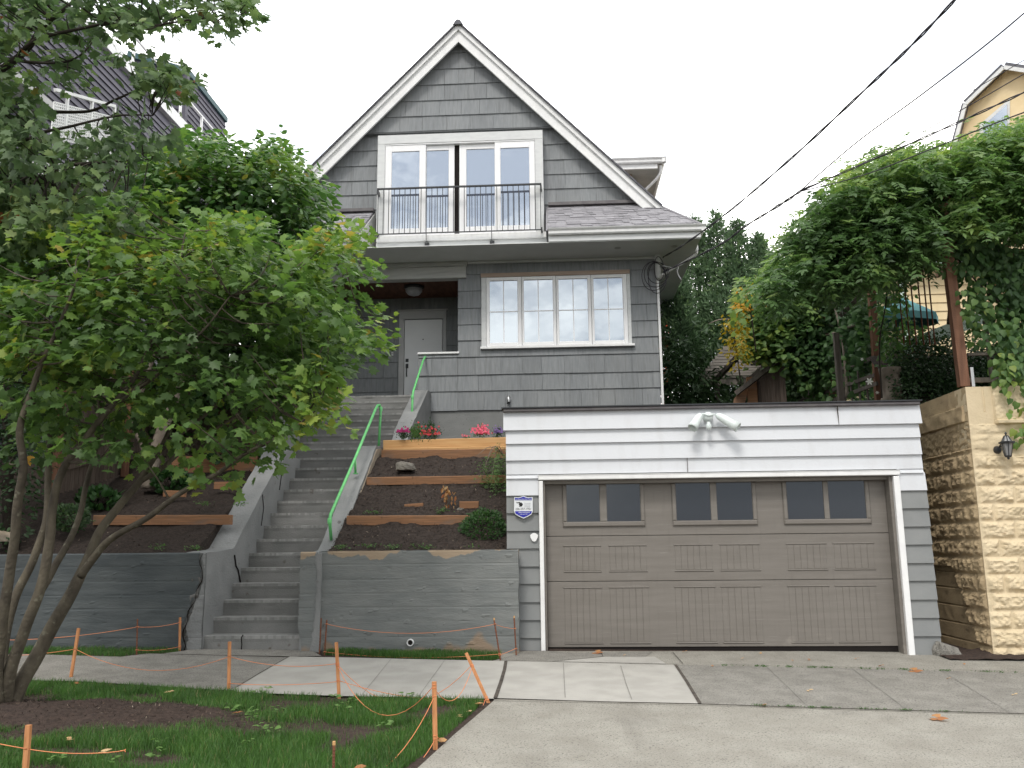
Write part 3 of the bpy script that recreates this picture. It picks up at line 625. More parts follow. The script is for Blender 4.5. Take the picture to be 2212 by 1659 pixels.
p = at(10,1155,10.9); rockf('rock', (p.x, p.y, p.z-.05), .16, .1, .13, M['bareconc'], 9, 'tan stone on top of the left retaining wall behind the maple stems', 'rock')
p = at(995,1098,11.8); rockf('rock', (p.x, p.y, p.z-.02), .05, .04, .035, M['rock'], 14, 'small grey stone between the cedar block and the round shrub', 'rock')

# ================================================================== garage
GY = 10.75
gar = thing('garage', (1.85, GY, -.06), 'flat roofed garage with white and grey lap siding and a wide taupe door', 'garage')
def gp(x, y, Y=GY): return at(1061.9+.52*x, 796.4+.52*y, Y)
gx0 = -.665; gx1 = 4.365; dx0 = -.265; dx1 = 4.055
b = MB(); b.box(gx0+.03, 10.80, -.3, dx0, 16.4, 2.84); b.box(dx1, 10.80, -.3, gx1-.03, 16.4, 2.84); b.box(dx0, 10.80, 2.03, dx1, 16.4, 2.84); b.box(dx0, 13, -.3, dx1, 16.4, 2.03)
b.build('wall', M['gargrey'], gar)
zl = [gp(60,k).z for k in (172,250,310,378,455,525,600,675,748,822,895,970,1045,1120)]
zr = [gp(1790,k).z for k in (145,235,288,360,435,508,580,655,730,808,880,960,1035,1110,1188)]
zc = [(a+c)/2 for a, c in zip(zl, zr)] + [-.12, -.27]
wsid = MB(); gsid = MB(); gsi2 = MB()
def lap(mb, x0, x1, zt, zb, Y, t, lip=.032, back=.004):
    n = max(1, int((x1-x0)/.25))
    for k in range(n):
        xa = x0+(x1-x0)*k/n; xb = x0+(x1-x0)*(k+1)/n; wa = .002*noise.noise(Vector((xa*2, zt*3, 0))); wb = .002*noise.noise(Vector((xb*2, zt*3, 0)))
        mb.add([(xa,Y-lip+wa,zb),(xb,Y-lip+wb,zb),(xb,Y-back,zt),(xa,Y-back,zt),(xa,Y+.03,zb),(xb,Y+.03,zb)], [(0,1,2,3),(4,5,1,0)], t)
    mb.add([(x0,Y-lip,zb),(x0,Y-back,zt),(x0,Y+.04,zt),(x0,Y+.04,zb)], [(0,1,2,3)], t); mb.add([(x1,Y-lip,zb),(x1,Y-back,zt),(x1,Y+.04,zt),(x1,Y+.04,zb)], [(3,2,1,0)], t)
for i in range(len(zc)-1):
    zt, zb = zc[i]+.006, zc[i+1]; tgt = wsid if i < 5 else gsid; ex = -.03 if i == 0 else 0
    if zb > 2.03: lap(tgt, gx0+ex, gx1-ex, zt, zb, GY+.02, .5, .036 if i else .05)
    elif zt > 2.06:
        lap(tgt, gx0, gx1, zt, 2.07, GY+.02, .5, .02); lap(tgt, gx0, dx0-.005, 2.07, zb, GY+.02, .5); lap(tgt, dx1+.005, gx1, 2.07, zb, GY+.02, .5)
    else:
        lap(tgt, gx0, dx0-.005, zt, zb, GY+.02, .5); lap(gsi2 if i > 4 else wsid, dx1+.005, gx1+.02, zt, zb, GY+.02, .5)
wsid.build('upper_siding', M['garwhite'], gar); gsid.build('lower_siding', M['gargrey'], gar); gsi2.build('lower_siding', M['gargrey'], gar)
b = MB(); b.box(1.553, GY-.018, zc[4]+.0, 1.557, GY+.0, zc[3]); b.build('board_joint', M['joint'], gar); b = MB(); b.box(3.40, GY-.033, zc[1], 3.404, GY-.0, zc[0]); b.build('board_joint', M['joint'], gar)
b = MB(); b.bbox(gx0-.03, GY-.050, 2.847, gx1+.02, 10.9, 2.885, .008); b.box(gx0-.02, 10.9, 2.84, gx1+.02, 16.5, 2.88); b.build('roof', M['garfascia'], gar)
b = MB(); b.box(gx0-.05, GY-.066, 2.887, gx1+.04, 16.6, 2.902); b.build('roof_flashing', M['metalblack'], gar)
# trim
b = MB(); b.bbox(dx0-.005, GY-.040, 1.995, dx1+.02, GY+.06, 2.048); b.box(dx0-.012, GY-.044, 2.049, dx1+.028, GY+.02, 2.056); b.build('door_header', M['white'], gar)
b = MB(); b.bbox(dx0-.002, GY-.035, -.05, dx0+.050, GY+.06, 1.983); b.build('door_jamb', M['white'], gar)
b = MB(); b.bbox(dx1-.062, GY-.035, -.12, dx1+.010, GY+.06, 1.983); b.build('door_jamb', M['white'], gar)
b = MB(); b.box(dx0+.051, GY+.02, -.1, dx0+.075, GY+.30, 1.983); b.box(dx1-.10, GY+.02, -.12, dx1-.063, GY+.30, 1.983); b.box(dx0+.05, GY+.062, 1.95, dx1-.063, GY+.30, 1.99); b.build('reveal', M['gardoor'], gar)
# sectional door
DY = GY+.17; q0 = dx0+.076; q1 = dx1-.101; zdb = -.005
def dz(k): return gp(900, k, DY).z
b = MB(); secs = [(1.97, dz(689)), (dz(691), dz(879)), (dz(881), zdb)]
for zt, zb in secs: b.bbox(q0, DY, zb, q1, DY+.05, zt, .004)
door = b.build('garage_door', M['gardoor'], gar)
MB().box(q0, DY+.012, -.07, q1, DY+.05, zdb-.001).build('rubber_seal', M['gap'], gar)
MB().box(q0, DY+.2, -.14, q1, DY+.5, -.02).build('dark_interior', M['gap'], gar)
wins = [[(312,448),(478,617)],[(766,908),(935,1082)],[(1227,1378),(1400,1552)]]; wy = [(480,632),(476,630),(470,628)]
for pr_, (ya, yb) in zip(wins, wy):
    zt = dz(474); zb = dz(630); xa = gp(pr_[0][0],550,DY).x; xb = gp(pr_[1][1],550,DY).x
    b = MB(); e = .052
    b.bbox(xa-e, DY-.022, zt, xb+e, DY, zt+.03, .008); b.bbox(xa-e, DY-.026, zb-e-.01, xb+e, DY, zb, .012)
    b.bbox(xa-e, DY-.022, zb, xa, DY, zt, .010); b.bbox(xb, DY-.022, zb, xb+e, DY, zt, .010)
    m0 = gp(pr_[0][1],550,DY).x; m1 = gp(pr_[1][0],550,DY).x; b.bbox(m0, DY-.018, zb, m1, DY, zt, .006)
    wf = b.build('window_frame', M['gardoor'], gar)
    for (u, v) in pr_:
        MB().box(gp(u,550,DY).x, DY-.006, zb, gp(v,550,DY).x, DY-.002, zt).build('pane', M['garglass'], wf)
cols = [(302,453),(490,643),(762,917),(952,1113),(1230,1392),(1424,1590)]
cols3 = [(304,460),(494,656),(766,932),(960,1124),(1240,1408),(1438,1604)]
for cset, ka, kb_ in ((cols,728,842),(cols3,903,1142)):
    for (u, v) in cset:
        xa = gp(u,(ka+kb_)/2,DY).x; xb = gp(v,(ka+kb_)/2,DY).x; zt = dz(ka); zb = dz(kb_)
        b = MB(); n = 6; w_ = (xb-xa)/n
        for k in range(n): b.bbox(xa+k*w_+.002, DY-.004, zb+.020, xa+(k+1)*w_-.002, DY, zt-.020, .003)
        b.bbox(xa-.010, DY-.010, zt-.016, xb+.010, DY, zt, .005); b.bbox(xa-.010, DY-.010, zb, xb+.010, DY, zb+.016, .007)
        b.build('door_panel', M['gardoor'], gar)
o = rockf('concrete_footing', (4.42, 10.72, -.12), .16, .12, .22, M['oldconc'], 21, 'small lump of concrete at the bottom right corner of the garage', 'concrete lump')
b = MB(); pp = gp(177,700); b.add([(pp.x+.045*math.cos(a)*(1+.2*math.sin(3*a)), GY-.0305, pp.z+.052*math.sin(a)) for a in [k*math.pi/6 for k in range(12)]], [tuple(range(12))[::-1]]); b.build('filler_patch', M['white'], gar)

# floodlight on the garage
def zp(x, y, Y): return at(1415.7+.36*x, 619.4+.36*y, Y)
FYY = GY-.10
fl = thing('floodlight', zp(318,780,FYY), 'white twin head floodlight with motion sensor on the white garage siding', 'floodlight')
c = zp(318,778,FYY); b = MB().lathe(c+Vector((0,.10,0)), [(.0,-.12),(.045,-.12),(.058,-.10),(.060,0)], 18, axis=(0,1,0)); b.build('junction_box', M['lamp'], fl, True)
for (a, e, r1) in (((272,765),(222,848),.052),((366,768),(497,845),.052)):
    A = zp(a[0],a[1],FYY); E_ = zp(e[0],e[1],FYY-.10); ax = (E_-A); L_ = ax.length
    h = MB().lathe(A, [(0,-.01),(.022,0),(.040,.03),(.050,.09),(r1+.006,L_*.8),(r1+.010,L_),(r1+.004,L_),(.03,L_*.55)], 20, axis=ax); h.build('lamp_head', M['lamp'], fl, True)
    MB().tube([c+Vector((0,-.02,0)), (c+A)/2+Vector((0,-.03,.01)), A], .011, 8).build('swivel_arm', M['lamp'], fl, True)
s_ = zp(320,835,FYY-.03); MB().lathe(s_, [(0,-.05),(.024,-.045),(.034,-.02),(.034,.01),(.022,.03),(.02,.05)], 14).build('motion_sensor', M['lamp'], fl, True)

# security company shield
SY = GY-.042
def sp_(x, y, Y=SY): return at(1008.7+.12*x, 1008.7+.12*y, Y)
sg = thing('security_sign', sp_(1015,920), 'small white and blue shield shaped alarm sign left of the garage door', 'sign')
def shield(s, Y, dy=.006):
    P = [(850,540),(930,548),(985,532),(1016,518),(1047,532),(1100,548),(1182,540),(1186,790),(1165,850),(1100,890),(1018,928),(935,890),(868,850),(848,790)]
    P = [(1016+(x-1016)*s, 722+(y-722)*s) for x, y in P]; return MB().prism([sp_(x, y, Y) for x, y in P][::-1], (0, dy, 0))
shield(1., SY).build('sign_plate', M['signwhite'], sg)
def flat(P, Y): return MB().add([sp_(x, y, Y) for x, y in P], [tuple(range(len(P)))])
flat([(862,552),(930,560),(985,545),(1016,532),(1047,545),(1100,560),(1168,552),(1168,600),(862,600)], SY-.002).build('blue_band', M['signblue'], sg)
flat([(864,795),(1168,795),(1160,838),(1095,876),(1018,912),(940,876),(874,838)], SY-.002).build('blue_band', M['signblue'], sg)
flat([(940,650),(985,640),(1008,672),(995,700),(985,712),(936,714),(946,690),(932,675)], SY-.002).build('helmet_emblem', M['signblack'], sg)
flat([(878,632),(905,640),(950,628),(965,640),(935,648),(905,655)], SY-.0025).build('plume', M['signblack'], sg)
flat([(1028,632),(1032,632),(1032,722),(1028,722)], SY-.002).build('divider_line', M['signgrey'], sg)
def text(s, x, y, width, m, parent, Y, conv, name='lettering', align='CENTER'):
    cu = bpy.data.curves.new('t', 'FONT'); cu.body = s; cu.size = 1; cu.align_x = align
    ob = bpy.data.objects.new('t', cu); col.objects.link(ob); bpy.context.view_layer.update()
    me = bpy.data.meshes.new_from_object(ob.evaluated_get(bpy.context.evaluated_depsgraph_get())); bpy.data.objects.remove(ob)
    xs = [v.co.x for v in me.vertices]; k = width/(max(xs)-min(xs)); c = conv(x, y, Y)
    mb = MB(); mb.add([(c.x+v.co.x*k, Y, c.z+v.co.y*k) for v in me.vertices], [tuple(p.vertices) for p in me.polygons]); return mb.build(name, m, parent)
U = (sp_(1182,700).x-sp_(850,700).x)/332
text('24 HOUR PROTECTION', 1016, 592, 290*U, M['signwhite'], sg, SY-.004, sp_)
text('Guardian', 1098, 664, 105*U, M['signgrey'], sg, SY-.004, sp_); text('Security', 1094, 692, 95*U, M['signgrey'], sg, SY-.004, sp_); text('Systems', 1094, 720, 95*U, M['signgrey'], sg, SY-.004, sp_)
text('206-257-1951', 1016, 772, 280*U, M['signblack'], sg, SY-.004, sp_)
text('Alarmtronics', 1030, 828, 205*U, M['signwhite'], sg, SY-.004, sp_); text('1-800-544-5700', 1018, 858, 135*U, M['signwhite'], sg, SY-.004, sp_)

# ================================================================== grey shingled house
HY = 17.4; XL = -6.05; XR = 2.05; RX = -2.01; RZ = 12.36; SL = 1.03
hs = thing('shingled_house', (-2, HY, 3.0), 'grey shingled gable house with white trim, french balcony doors and a skirt roof', 'house')
def h2(x, y, Y=HY): return at(619.4+.4*x, .4*y, Y)                 # gable close-up
def h5(x, y, Y=HY): return at(619.4+.4*x, 530.9+.4*y, Y)           # lower front
def h6(x, y, Y=HY): return at(690.2+.2*x, 619.4+.2*y, Y)           # porch close-up
roofz = lambda X: RZ-.10 - SL*abs(X-RX)
def shingles(mb, X0, X1, zs, Y, holes=(), zmax=None, lip=.034, back=.012, wmin=.26, wmax=.58, wave=.006):
    for i in range(len(zs)-1):
        zt, zb = zs[i], zs[i+1]; x = X0; sag = random.uniform(-1,1)*wave
        while x < X1-1e-4:
            w_ = random.uniform(wmin, wmax); xe = min(X1, x+w_)
            if X1-xe < .08: xe = X1
            xa, xb = x+.0025, xe-.0025; tt = random.random(); x = xe
            segs = [(xa, xb, zb, zt)]
            for (hx0, hx1, hz0, hz1) in holes:
                ns = []
                for (a, c, z0, z1) in segs:
                    if c <= hx0 or a >= hx1 or z1 <= hz0 or z0 >= hz1: ns.append((a, c, z0, z1)); continue
                    if a < hx0: ns.append((a, hx0, z0, z1))
                    if c > hx1: ns.append((hx1, c, z0, z1))
                    aa, cc = max(a, hx0), min(c, hx1)
                    if z1 > hz1+.01: ns.append((aa, cc, hz1, z1))
                    if z0 < hz0-.01: ns.append((aa, cc, z0, hz0))
                segs = ns
            for (a, c, z0, z1) in segs:
                if c-a < .01: continue
                k = 2 if zmax else 1
                for s_ in range(k):
                    xa_, xb_ = a+(c-a)*s_/k, a+(c-a)*(s_+1)/k
                    za_ = min(z1, zmax(xa_)) if zmax else z1; zb__ = min(z1, zmax(xb_)) if zmax else z1
                    if max(za_, zb__) <= z0+.01: continue
                    za_ = max(za_, z0+.001); zb__ = max(zb__, z0+.001)
                    H_ = zt-zb+1e-6; yb_ = Y-lip+random.uniform(-.003,.003)
                    yy = lambda z: yb_ + (lip-back)*(z-zb)/H_
                    zz = z0 + sag*math.sin(xa_*1.7+i) if z0 == zb else z0; z2 = z0 + sag*math.sin(xb_*1.7+i) if z0 == zb else z0
                    mb.add([(xa_,yy(z0),zz),(xb_,yy(z0),z2),(xb_,yy(zb__),zb__),(xa_,yy(za_),za_),(xa_,Y,zz),(xb_,Y,z2),(xb_,Y,zb__),(xa_,Y,za_)], [(0,1,2,3),(4,5,1,0),(0,3,7,4),(1,5,6,2)], tt)
# wall bodies
b = MB(); b.box(-2.03, HY, 3.9, XR, 27, 7.04); b.box(XL, 19.05, 3.9, -2.03, 27, 7.04); b.box(XL, HY, 3.9, XL+.12, 19.05, 7.04)
b.prism([(XL+.1,17.36,7.06),(XR-.1,17.36,7.06),(XR-.1,17.36,roofz(XR-.1)-.03),(RX,17.36,RZ-.2),(XL+.1,17.36,roofz(XL+.1)-.03)], (0, 9.6, 0)); b.build('wall', M['shingle'], hs)
MB().box(-2.86, HY, 2.5, XR+.03, HY+.3, 3.90).build('foundation', M['concpaint'], hs)
MB().box(XL, HY-.05, 2.5, -4.66, HY+.2, 3.90).build('foundation', M['concpaint'], hs)
# lower front siding
zs = [7.04] + [h5(1900,k).z for k in (132,222,315,405,492,582,680,768)] + [h5(1000,885).z-.02]
WX0 = h5(1052,350).x; WX1 = h5(1858,350).x; WZ1 = (h5(1052,150).z+h5(1855,138).z)/2; WZ0 = (h5(1050,562).z+h5(1870,546).z)/2
s1 = MB(); shingles(s1, -2.05, XR, zs, HY, [(WX0+.01, WX1-.01, WZ0+.02, WZ1-.01)])
zcap = h5(800,580).z
s1_ = [z for z in zs if z < zcap-.02]; shingles(s1, -2.87, -2.05, [zcap-.03]+s1_, HY)
s1.add([(-2.05,HY-.03,zcap),(-2.05,HY-.01,6.7),(-2.05,HY+.3,6.7),(-2.05,HY+.3,zcap)], [(3,2,1,0)])
s1.build('front_siding', M['shingle'], hs)
# porch
s2 = MB(); zp2 = [6.76]+[h6(600,k,19.02).z for k in (330,495,657,820,988,1143)]+[4.2]
DX0 = h6(858,700,19.02).x; DX1 = h6(1370,700,19.02).x; DZ1 = h6(1100,250,19.02).z
shingles(s2, XL+.1, -2.05, zp2, 19.03, [(DX0+.02, DX1-.02, 4.1, DZ1-.03)]); s2.build('porch_back_siding', M['shingle'], hs)
s3 = MB(); zl_ = [5.13]+[z for z in zs if z < 5.1]; lx1 = h5(240,700).x
shingles(s3, XL, lx1, zl_, HY-.02); s3.box(XL, HY-.01, 4.2, lx1-.01, HY+.2, 5.12); s3.build('porch_half_wall', M['shingle'], hs)
b = MB(); b.box(-2.86, HY+.0, 4.2, -2.06, HY+.2, zcap-.03); b.build('porch_half_wall', M['shingle'], hs)
b = MB(); b.bbox(-2.88, HY-.06, zcap-.03, -2.02, HY+.22, zcap+.012); b.build('wall_cap', M['white'], hs); b = MB(); b.bbox(XL, HY-.08, 5.12, lx1+.02, HY+.22, 5.16); b.build('wall_cap', M['white'], hs)
b = MB(); b.bbox(lx1-.03, 17.22, 4.10, -2.87, 19.05, 4.19); b.build('porch_floor', M['cheek'], hs)
MB().box(XL+.1, HY+.02, 6.76, -2.04, 19.04, 6.80).build('porch_ceiling', M['ceil'], hs)
zb0 = h2(700,1505, HY-.08).z; zb1 = h2(700,1442, HY-.08).z; zb2 = h2(700,1395,HY-.1).z; bx1 = h2(968,1450,HY-.08).x
b = MB(); b.bbox(XL, HY-.07, zb0, bx1, HY+.15, zb1-.004); b.bbox(XL, HY-.09, zb1, bx1+.02, HY+.15, 7.035); b.build('porch_beam', M['beam'], hs)
b = MB(); b.bbox(XL-.02, HY-.04, 5.16, XL+.22, HY+.18, zb0); b.build('porch_column', M['trimgrey'], hs)
b = MB(); b.bbox(bx1+.03, HY-.055, 6.99, XR+.02, HY, 7.037, .004); b.build('frieze', M['trimgrey'], hs)
# front door
dr = MB(); dy = 19.0
cx0 = h6(918,700,dy).x; cx1 = h6(1325,700,dy).x; cz1 = h6(1100,357,dy).z
dr.bbox(cx0, dy-.005, 4.2, cx1, dy+.05, cz1, .004); dr.box(cx0+.33, dy-.0065, 4.2, cx0+.335, dy, cz1)
door_ = dr.build('front_door', M['doorw'], hs)
a = h6(930,795,dy-.02); MB().bbox(a.x, dy-.03, a.z-.035, a.x+.065, dy-.006, a.z+.035).build('deadbolt', M['metalblack'], door_)
a = h6(930,832,dy-.02); b = MB(); b.bbox(a.x, dy-.028, a.z-.10, a.x+.06, dy-.006, a.z); b.tube([(a.x+.03,dy-.03,a.z-.07),(a.x+.03,dy-.06,a.z-.10),(a.x+.03,dy-.06,a.z-.27),(a.x+.03,dy-.03,a.z-.29)], .012, 8); b.build('handle', M['metalblack'], door_)
a = h6(1119,569,dy-.01); MB().lathe(a, [(0,-.008),(.014,-.006),(.014,.0)], 12, axis=(0,1,0)).build('peephole', M['metalblack'], door_)
b = MB(); b.bbox(DX0, dy-.02, 4.2, cx0-.01, dy+.03, cz1+.02); b.bbox(cx1+.01, dy-.02, 4.2, DX1, dy+.03, cz1+.02); b.bbox(DX0, dy-.02, cz1+.021, DX1, dy+.03, DZ1-.03); b.bbox(DX0-.03, dy-.05, DZ1-.03, DX1+.03, dy+.03, DZ1); b.build('door_trim', M['doortrim'], hs)
# front window of four casements
b = MB(); tz = h5(1400,168).z
b.bbox(WX0-.01, HY-.075, WZ1-.085, WX1+.0, HY, WZ1, .006); b.build('window_head', M['browntrim'], hs)
gxa = h5(1078,350,HY-.05).x; gxb = h5(1840,350,HY-.05).x
b = MB(); b.bbox(WX0, HY-.06, WZ0+.05, gxa-.004, HY, WZ1-.086); b.build('window_trim', M['trimgrey'], hs); b = MB(); b.bbox(gxb+.004, HY-.06, WZ0+.05, WX1, HY, WZ1-.086); b.build('window_trim', M['trimgrey'], hs)
b = MB(); b.bbox(WX0-.02, HY-.10, WZ0, WX1+.05, HY, WZ0+.05); b.build('window_sill', M['white'], hs)
for (u0, u1, g0, g1) in ((1078,1268,1096,1247),(1270,1455,1281,1438),(1457,1645,1470,1627),(1647,1840,1660,1817)):
    x0 = h5(u0,350,HY-.06).x; x1 = h5(u1,350,HY-.06).x; z0 = WZ0+.055; z1 = WZ1-.09; a0_ = h5(g0,350,HY-.05).x; a1_ = h5(g1,350,HY-.05).x
    c0_ = z0+.075; c1_ = z1-.075
    b = MB(); Yf = HY-.065; b.bbox(x0, Yf, z0, a0_, HY, z1, .010); b.bbox(a1_, Yf, z0, x1, HY, z1, .010); b.bbox(a0_, Yf+.002, z0, a1_, HY, c0_, .010); b.bbox(a0_, Yf+.002, c1_, a1_, HY, z1, .010)
    fr = b.build('casement_window', M['vinyl'], hs)
    MB().box(a0_, HY-.035, c0_, a1_, HY-.03, c1_).build('pane', M['glass'], fr)
    b = MB(); xm = (a0_+a1_)/2; zm = (c0_+c1_)/2; b.box(xm-.010, HY-.044, c0_, xm+.010, HY-.036, c1_); b.box(a0_, HY-.043, zm-.010, a1_, HY-.0365, zm+.010); b.build('muntin', M['vinyl'], fr)
# gable siding
BX0 = h2(488,1000,17.05).x; BX1 = h2(1384,1000,17.05).x; BZ1 = h2(930,718,17.05).z; BZ0 = 7.05
zg = [RZ] + [h2(935,k,17.35).z for k in (290,375,458,542,625)]; flare = h2(930,700,17.30).z
s4 = MB(); shingles(s4, XL+.1, XR-.1, zg+[flare], 17.33, (), lambda X: roofz(X)+.03)
s4.build('upper_gable_siding', M['shingle'], hs)
MB().prism([(BX0-.35,17.22,flare-.05),(BX1+.35,17.22,flare-.05),(BX1+.35,17.33,flare+.0),(BX0-.35,17.33,flare+.0)], (0,.02,-.012)).build('flared_course', M['shingle'], hs)
s5 = MB(); zg2 = [flare+.03] + [h2(1600,k,17.35).z for k in (775,858,938,1016,1100)] + [h2(1600,1100,17.35).z-.2]
shingles(s5, BX1+.0, XR+.05, zg2, 17.36, (), lambda X: roofz(X)+.03); s5.build('lower_gable_siding', M['shingle'], hs); s5 = MB(); shingles(s5, XL-.05, BX0, zg2, 17.36, (), lambda X: roofz(X)+.03)
s5.build('lower_gable_siding', M['shingle'], hs)
# balcony door box
bx = MB(); bx.bbox(BX0, 17.05, BZ0, BX1+.06, 17.36, h2(930,1300,17.05).z-.002); bx.build('box_fascia', M['trimgrey'], hs)
zs0 = h2(930,1300,17.05).z; zs1 = h2(930,1270,17.05).z; bx = MB(); bx.bbox(BX0+.02, 16.98, zs0, BX1+.05, 17.36, zs1); bx.build('box_sill', M['white'], hs)
ix0 = h2(529,1000,17.05).x; ix1 = h2(1343,1000,17.05).x; iz1 = h2(930,766,17.05).z
b = MB(); b.bbox(BX0, 17.04, zs1, ix0, 17.36, iz1); b.bbox(ix1, 17.04, zs1, BX1+.01, 17.36, iz1); b.bbox(BX0, 17.04, iz1, BX1+.01, 17.36, BZ1); b.build('door_casing', M['trimgrey'], hs)
b = MB(); b.box(ix0, 17.16, zs1, ix1, 17.18, iz1); b.build('dark_interior', M['gap'], hs)
b = MB(); b.bbox(ix0, 17.05, iz1-.03, ix1, 17.16, iz1); b.build('door_track', M['vinyl'], hs); b = MB(); b.bbox(ix0, 17.05, zs1, ix1, 17.16, zs1+.035); b.build('door_track', M['vinyl'], hs)
for (u0,u1,g0,g1,Yp) in ((530,750,565,715,17.06),(752,905,754,874,17.11),(932,1125,970,1124,17.11),(1124,1342,1155,1311,17.06)):
    x0 = h2(u0,1000,Yp).x; x1 = h2(u1,1000,Yp).x; a0_ = h2(g0,1000,Yp).x; a1_ = h2(g1,1000,Yp).x; z0 = zs1+.036; z1 = iz1-.031; c0_ = h2(930,1225,Yp).z; c1_ = h2(930,808,Yp).z
    b = MB(); b.bbox(x0, Yp, z0, a0_, Yp+.045, z1, .006); b.bbox(a1_, Yp, z0, x1, Yp+.045, z1, .006); b.bbox(a0_, Yp+.001, z0, a1_, Yp+.045, c0_, .006); b.bbox(a0_, Yp+.001, c1_, a1_, Yp+.045, z1, .006)
    fr = b.build('sliding_door', M['vinyl'], hs)
    MB().box(a0_, Yp+.02, c0_, a1_, Yp+.025, c1_).build('pane', M['glassup'], fr)
# juliet balcony railing
ry = 16.90; rl = MB(); rx0 = h2(490,1100,ry).x; rx1 = h2(1374,1100,ry).x; rz1 = (h2(490,1022,ry).z+h2(1374,992,ry).z)/2; rz0 = (h2(495,1268,ry).z+h2(1374,1238,ry).z)/2
rl.box(rx0-.01, ry-.022, rz1-.018, rx1+.01, ry+.022, rz1+.012); tr_ = rl.build('railing', M['metalblack'], hs)
MB().box(rx0, ry-.010, rz0-.010, rx1, ry+.010, rz0+.012).build('bottom_rail', M['metalblack'], tr_)
for k in range(31):
    x = rx0+.012+(rx1-rx0-.024)*k/30; long_ = k in (9, 21)
    MB().box(x-.007, ry-.007, (zs0-.13 if long_ else rz0-.0), x+.007, ry+.007, rz1-.018).build('baluster', M['metalblack'], tr_)
    if long_: MB().box(x-.045, 16.99, zs0-.21, x+.045, 17.048, zs0-.04).build('bracket', M['metalblack'], tr_); MB().box(x-.01, ry-.007, zs0-.13, x+.01, 17.0, zs0-.115).build('bracket_arm', M['metalblack'], tr_)
for x in (rx0, rx1):
    for z in (rz1-.05, rz0+.02): MB().box(x-.016, ry-.01, z-.06, x+.016, 17.04, z+.03).build('bracket', M['metalblack'], tr_)
# main roof: two slopes, bargeboards, ridge
def slope(sgn, Xend, y0, y1, off=0):
    z = lambda X: RZ+off-SL*abs(X-RX); return [(RX,y0,z(RX)),(Xend,y0,z(Xend)),(Xend,y1,z(Xend)),(RX,y1,z(RX))]
b = MB(); b.prism(slope(1, 2.25, 17.04, 27), (0,0,-.035)); b.prism(slope(-1, -6.27, 17.04, 27), (0,0,-.035))
rf = b.build('roof', M['roofsh'], hs)
b = MB()
for sgn in (1, -1):                                   # ragged shingle butts along the rake
    n = 26
    for k in range(n):
        X = RX+sgn*4.2*(k+.0)/n; X2 = RX+sgn*4.2*(k+1.05)/n; z1 = RZ-SL*abs(X-RX)+.002; z2 = RZ-SL*abs(X2-RX)-.004
        b.add([(X,17.00,z1),(X2,17.00,z2+.012),(X2,17.00,z2-.03),(X,17.00,z1-.04),(X,17.6,z1),(X2,17.6,z2+.012)], [(0,1,2,3) if sgn < 0 else (3,2,1,0),(0,4,5,1)], random.random())
b.build('roof_edge', M['slate'], rf)
b = MB()
for sgn in (1, -1):
    Xe = RX+sgn*4.22; z = lambda X, o: RZ-o-SL*abs(X-RX)
    b.prism([(RX,17.05,z(RX,.035)),(RX,17.05,z(RX,.17)),(Xe-sgn*.10,17.05,z(Xe-sgn*.1,.17)),(Xe,17.05,z(Xe,.10)),(Xe,17.05,z(Xe,.035))][::int(sgn)], (0,.10,0))
    b.prism([(RX,17.10,z(RX,.165)),(RX,17.10,z(RX,.43)),(Xe-sgn*.33,17.10,z(Xe-sgn*.33,.43)-.0),(Xe-sgn*.08,17.10,z(Xe-sgn*.33,.43)),(Xe-sgn*.08,17.10,z(Xe-sgn*.1,.165))][::int(sgn)], (0,.05,0))
b.build('bargeboard', M['white'], rf)
b = MB()
for sgn in (1,-1):
    Xe = RX+sgn*3.95; z = lambda X, o: RZ-o-SL*abs(X-RX); b.prism([(RX,17.14,z(RX,.15)),(Xe,17.14,z(Xe,.15)),(Xe,17.14,z(Xe,.19)),(RX,17.14,z(RX,.19))], (0,.20,0))
b.build('rake_soffit', M['soffit'], rf)
b = MB(); b.add([(RX-.11,16.98,RZ-.09),(RX-.05,16.98,RZ+.005),(RX,16.98,RZ+.03),(RX+.05,16.98,RZ+.005),(RX+.11,16.98,RZ-.09),(RX-.11,27,RZ-.09),(RX-.05,27,RZ+.005),(RX,27,RZ+.03),(RX+.05,27,RZ+.005),(RX+.11,27,RZ-.09)], [(4,3,2,1,0),(0,1,6,5),(1,2,7,6),(2,3,8,7),(3,4,9,8)]); b.build('ridge_cap', M['slate'], rf)
# skirt roof with individual shingle tabs
EX = 2.87; EXL = 2*RX-EX
def tabs(mb, A, B, C, D, rows, th=.012):
    """A,B eave ends; D,C ridge-side ends (A->D, B->C)"""
    A, B, C, D = map(Vector, (A, B, C, D)); nrm = (B-A).cross(D-A).normalized()
    if nrm.z < 0: nrm = -nrm
    for r in range(rows):
        v0 = r/rows; v1 = (r+1.35)/rows; La = A.lerp(D, v0); Lb = B.lerp(C, v0); Ua = A.lerp(D, min(1,v1)); Ub = B.lerp(C, min(1,v1)); W = (Lb-La).length; u = -random.random()*.3/W
        while u < 1:
            wd = random.choice((.12,.17,.22,.30))/W; u0 = max(0,u)+.001; u1 = min(1,u+wd)-.001; u += wd
            if u1 <= u0: continue
            h = random.choice((.004,.011,.017)); o = nrm*h; dn = (La-Ua)*random.choice((0,.0,.12,.2))
            a, b_, c_, d_ = La.lerp(Lb,u0)+o+dn, La.lerp(Lb,u1)+o+dn, Ua.lerp(Ub,u1)+nrm*.001, Ua.lerp(Ub,u0)+nrm*.001
            mb.add([a,b_,c_,d_,a-o,b_-o], [(0,1,2,3),(4,5,1,0)], random.random())
ez = 7.30; wz = 8.20; YE = 16.30
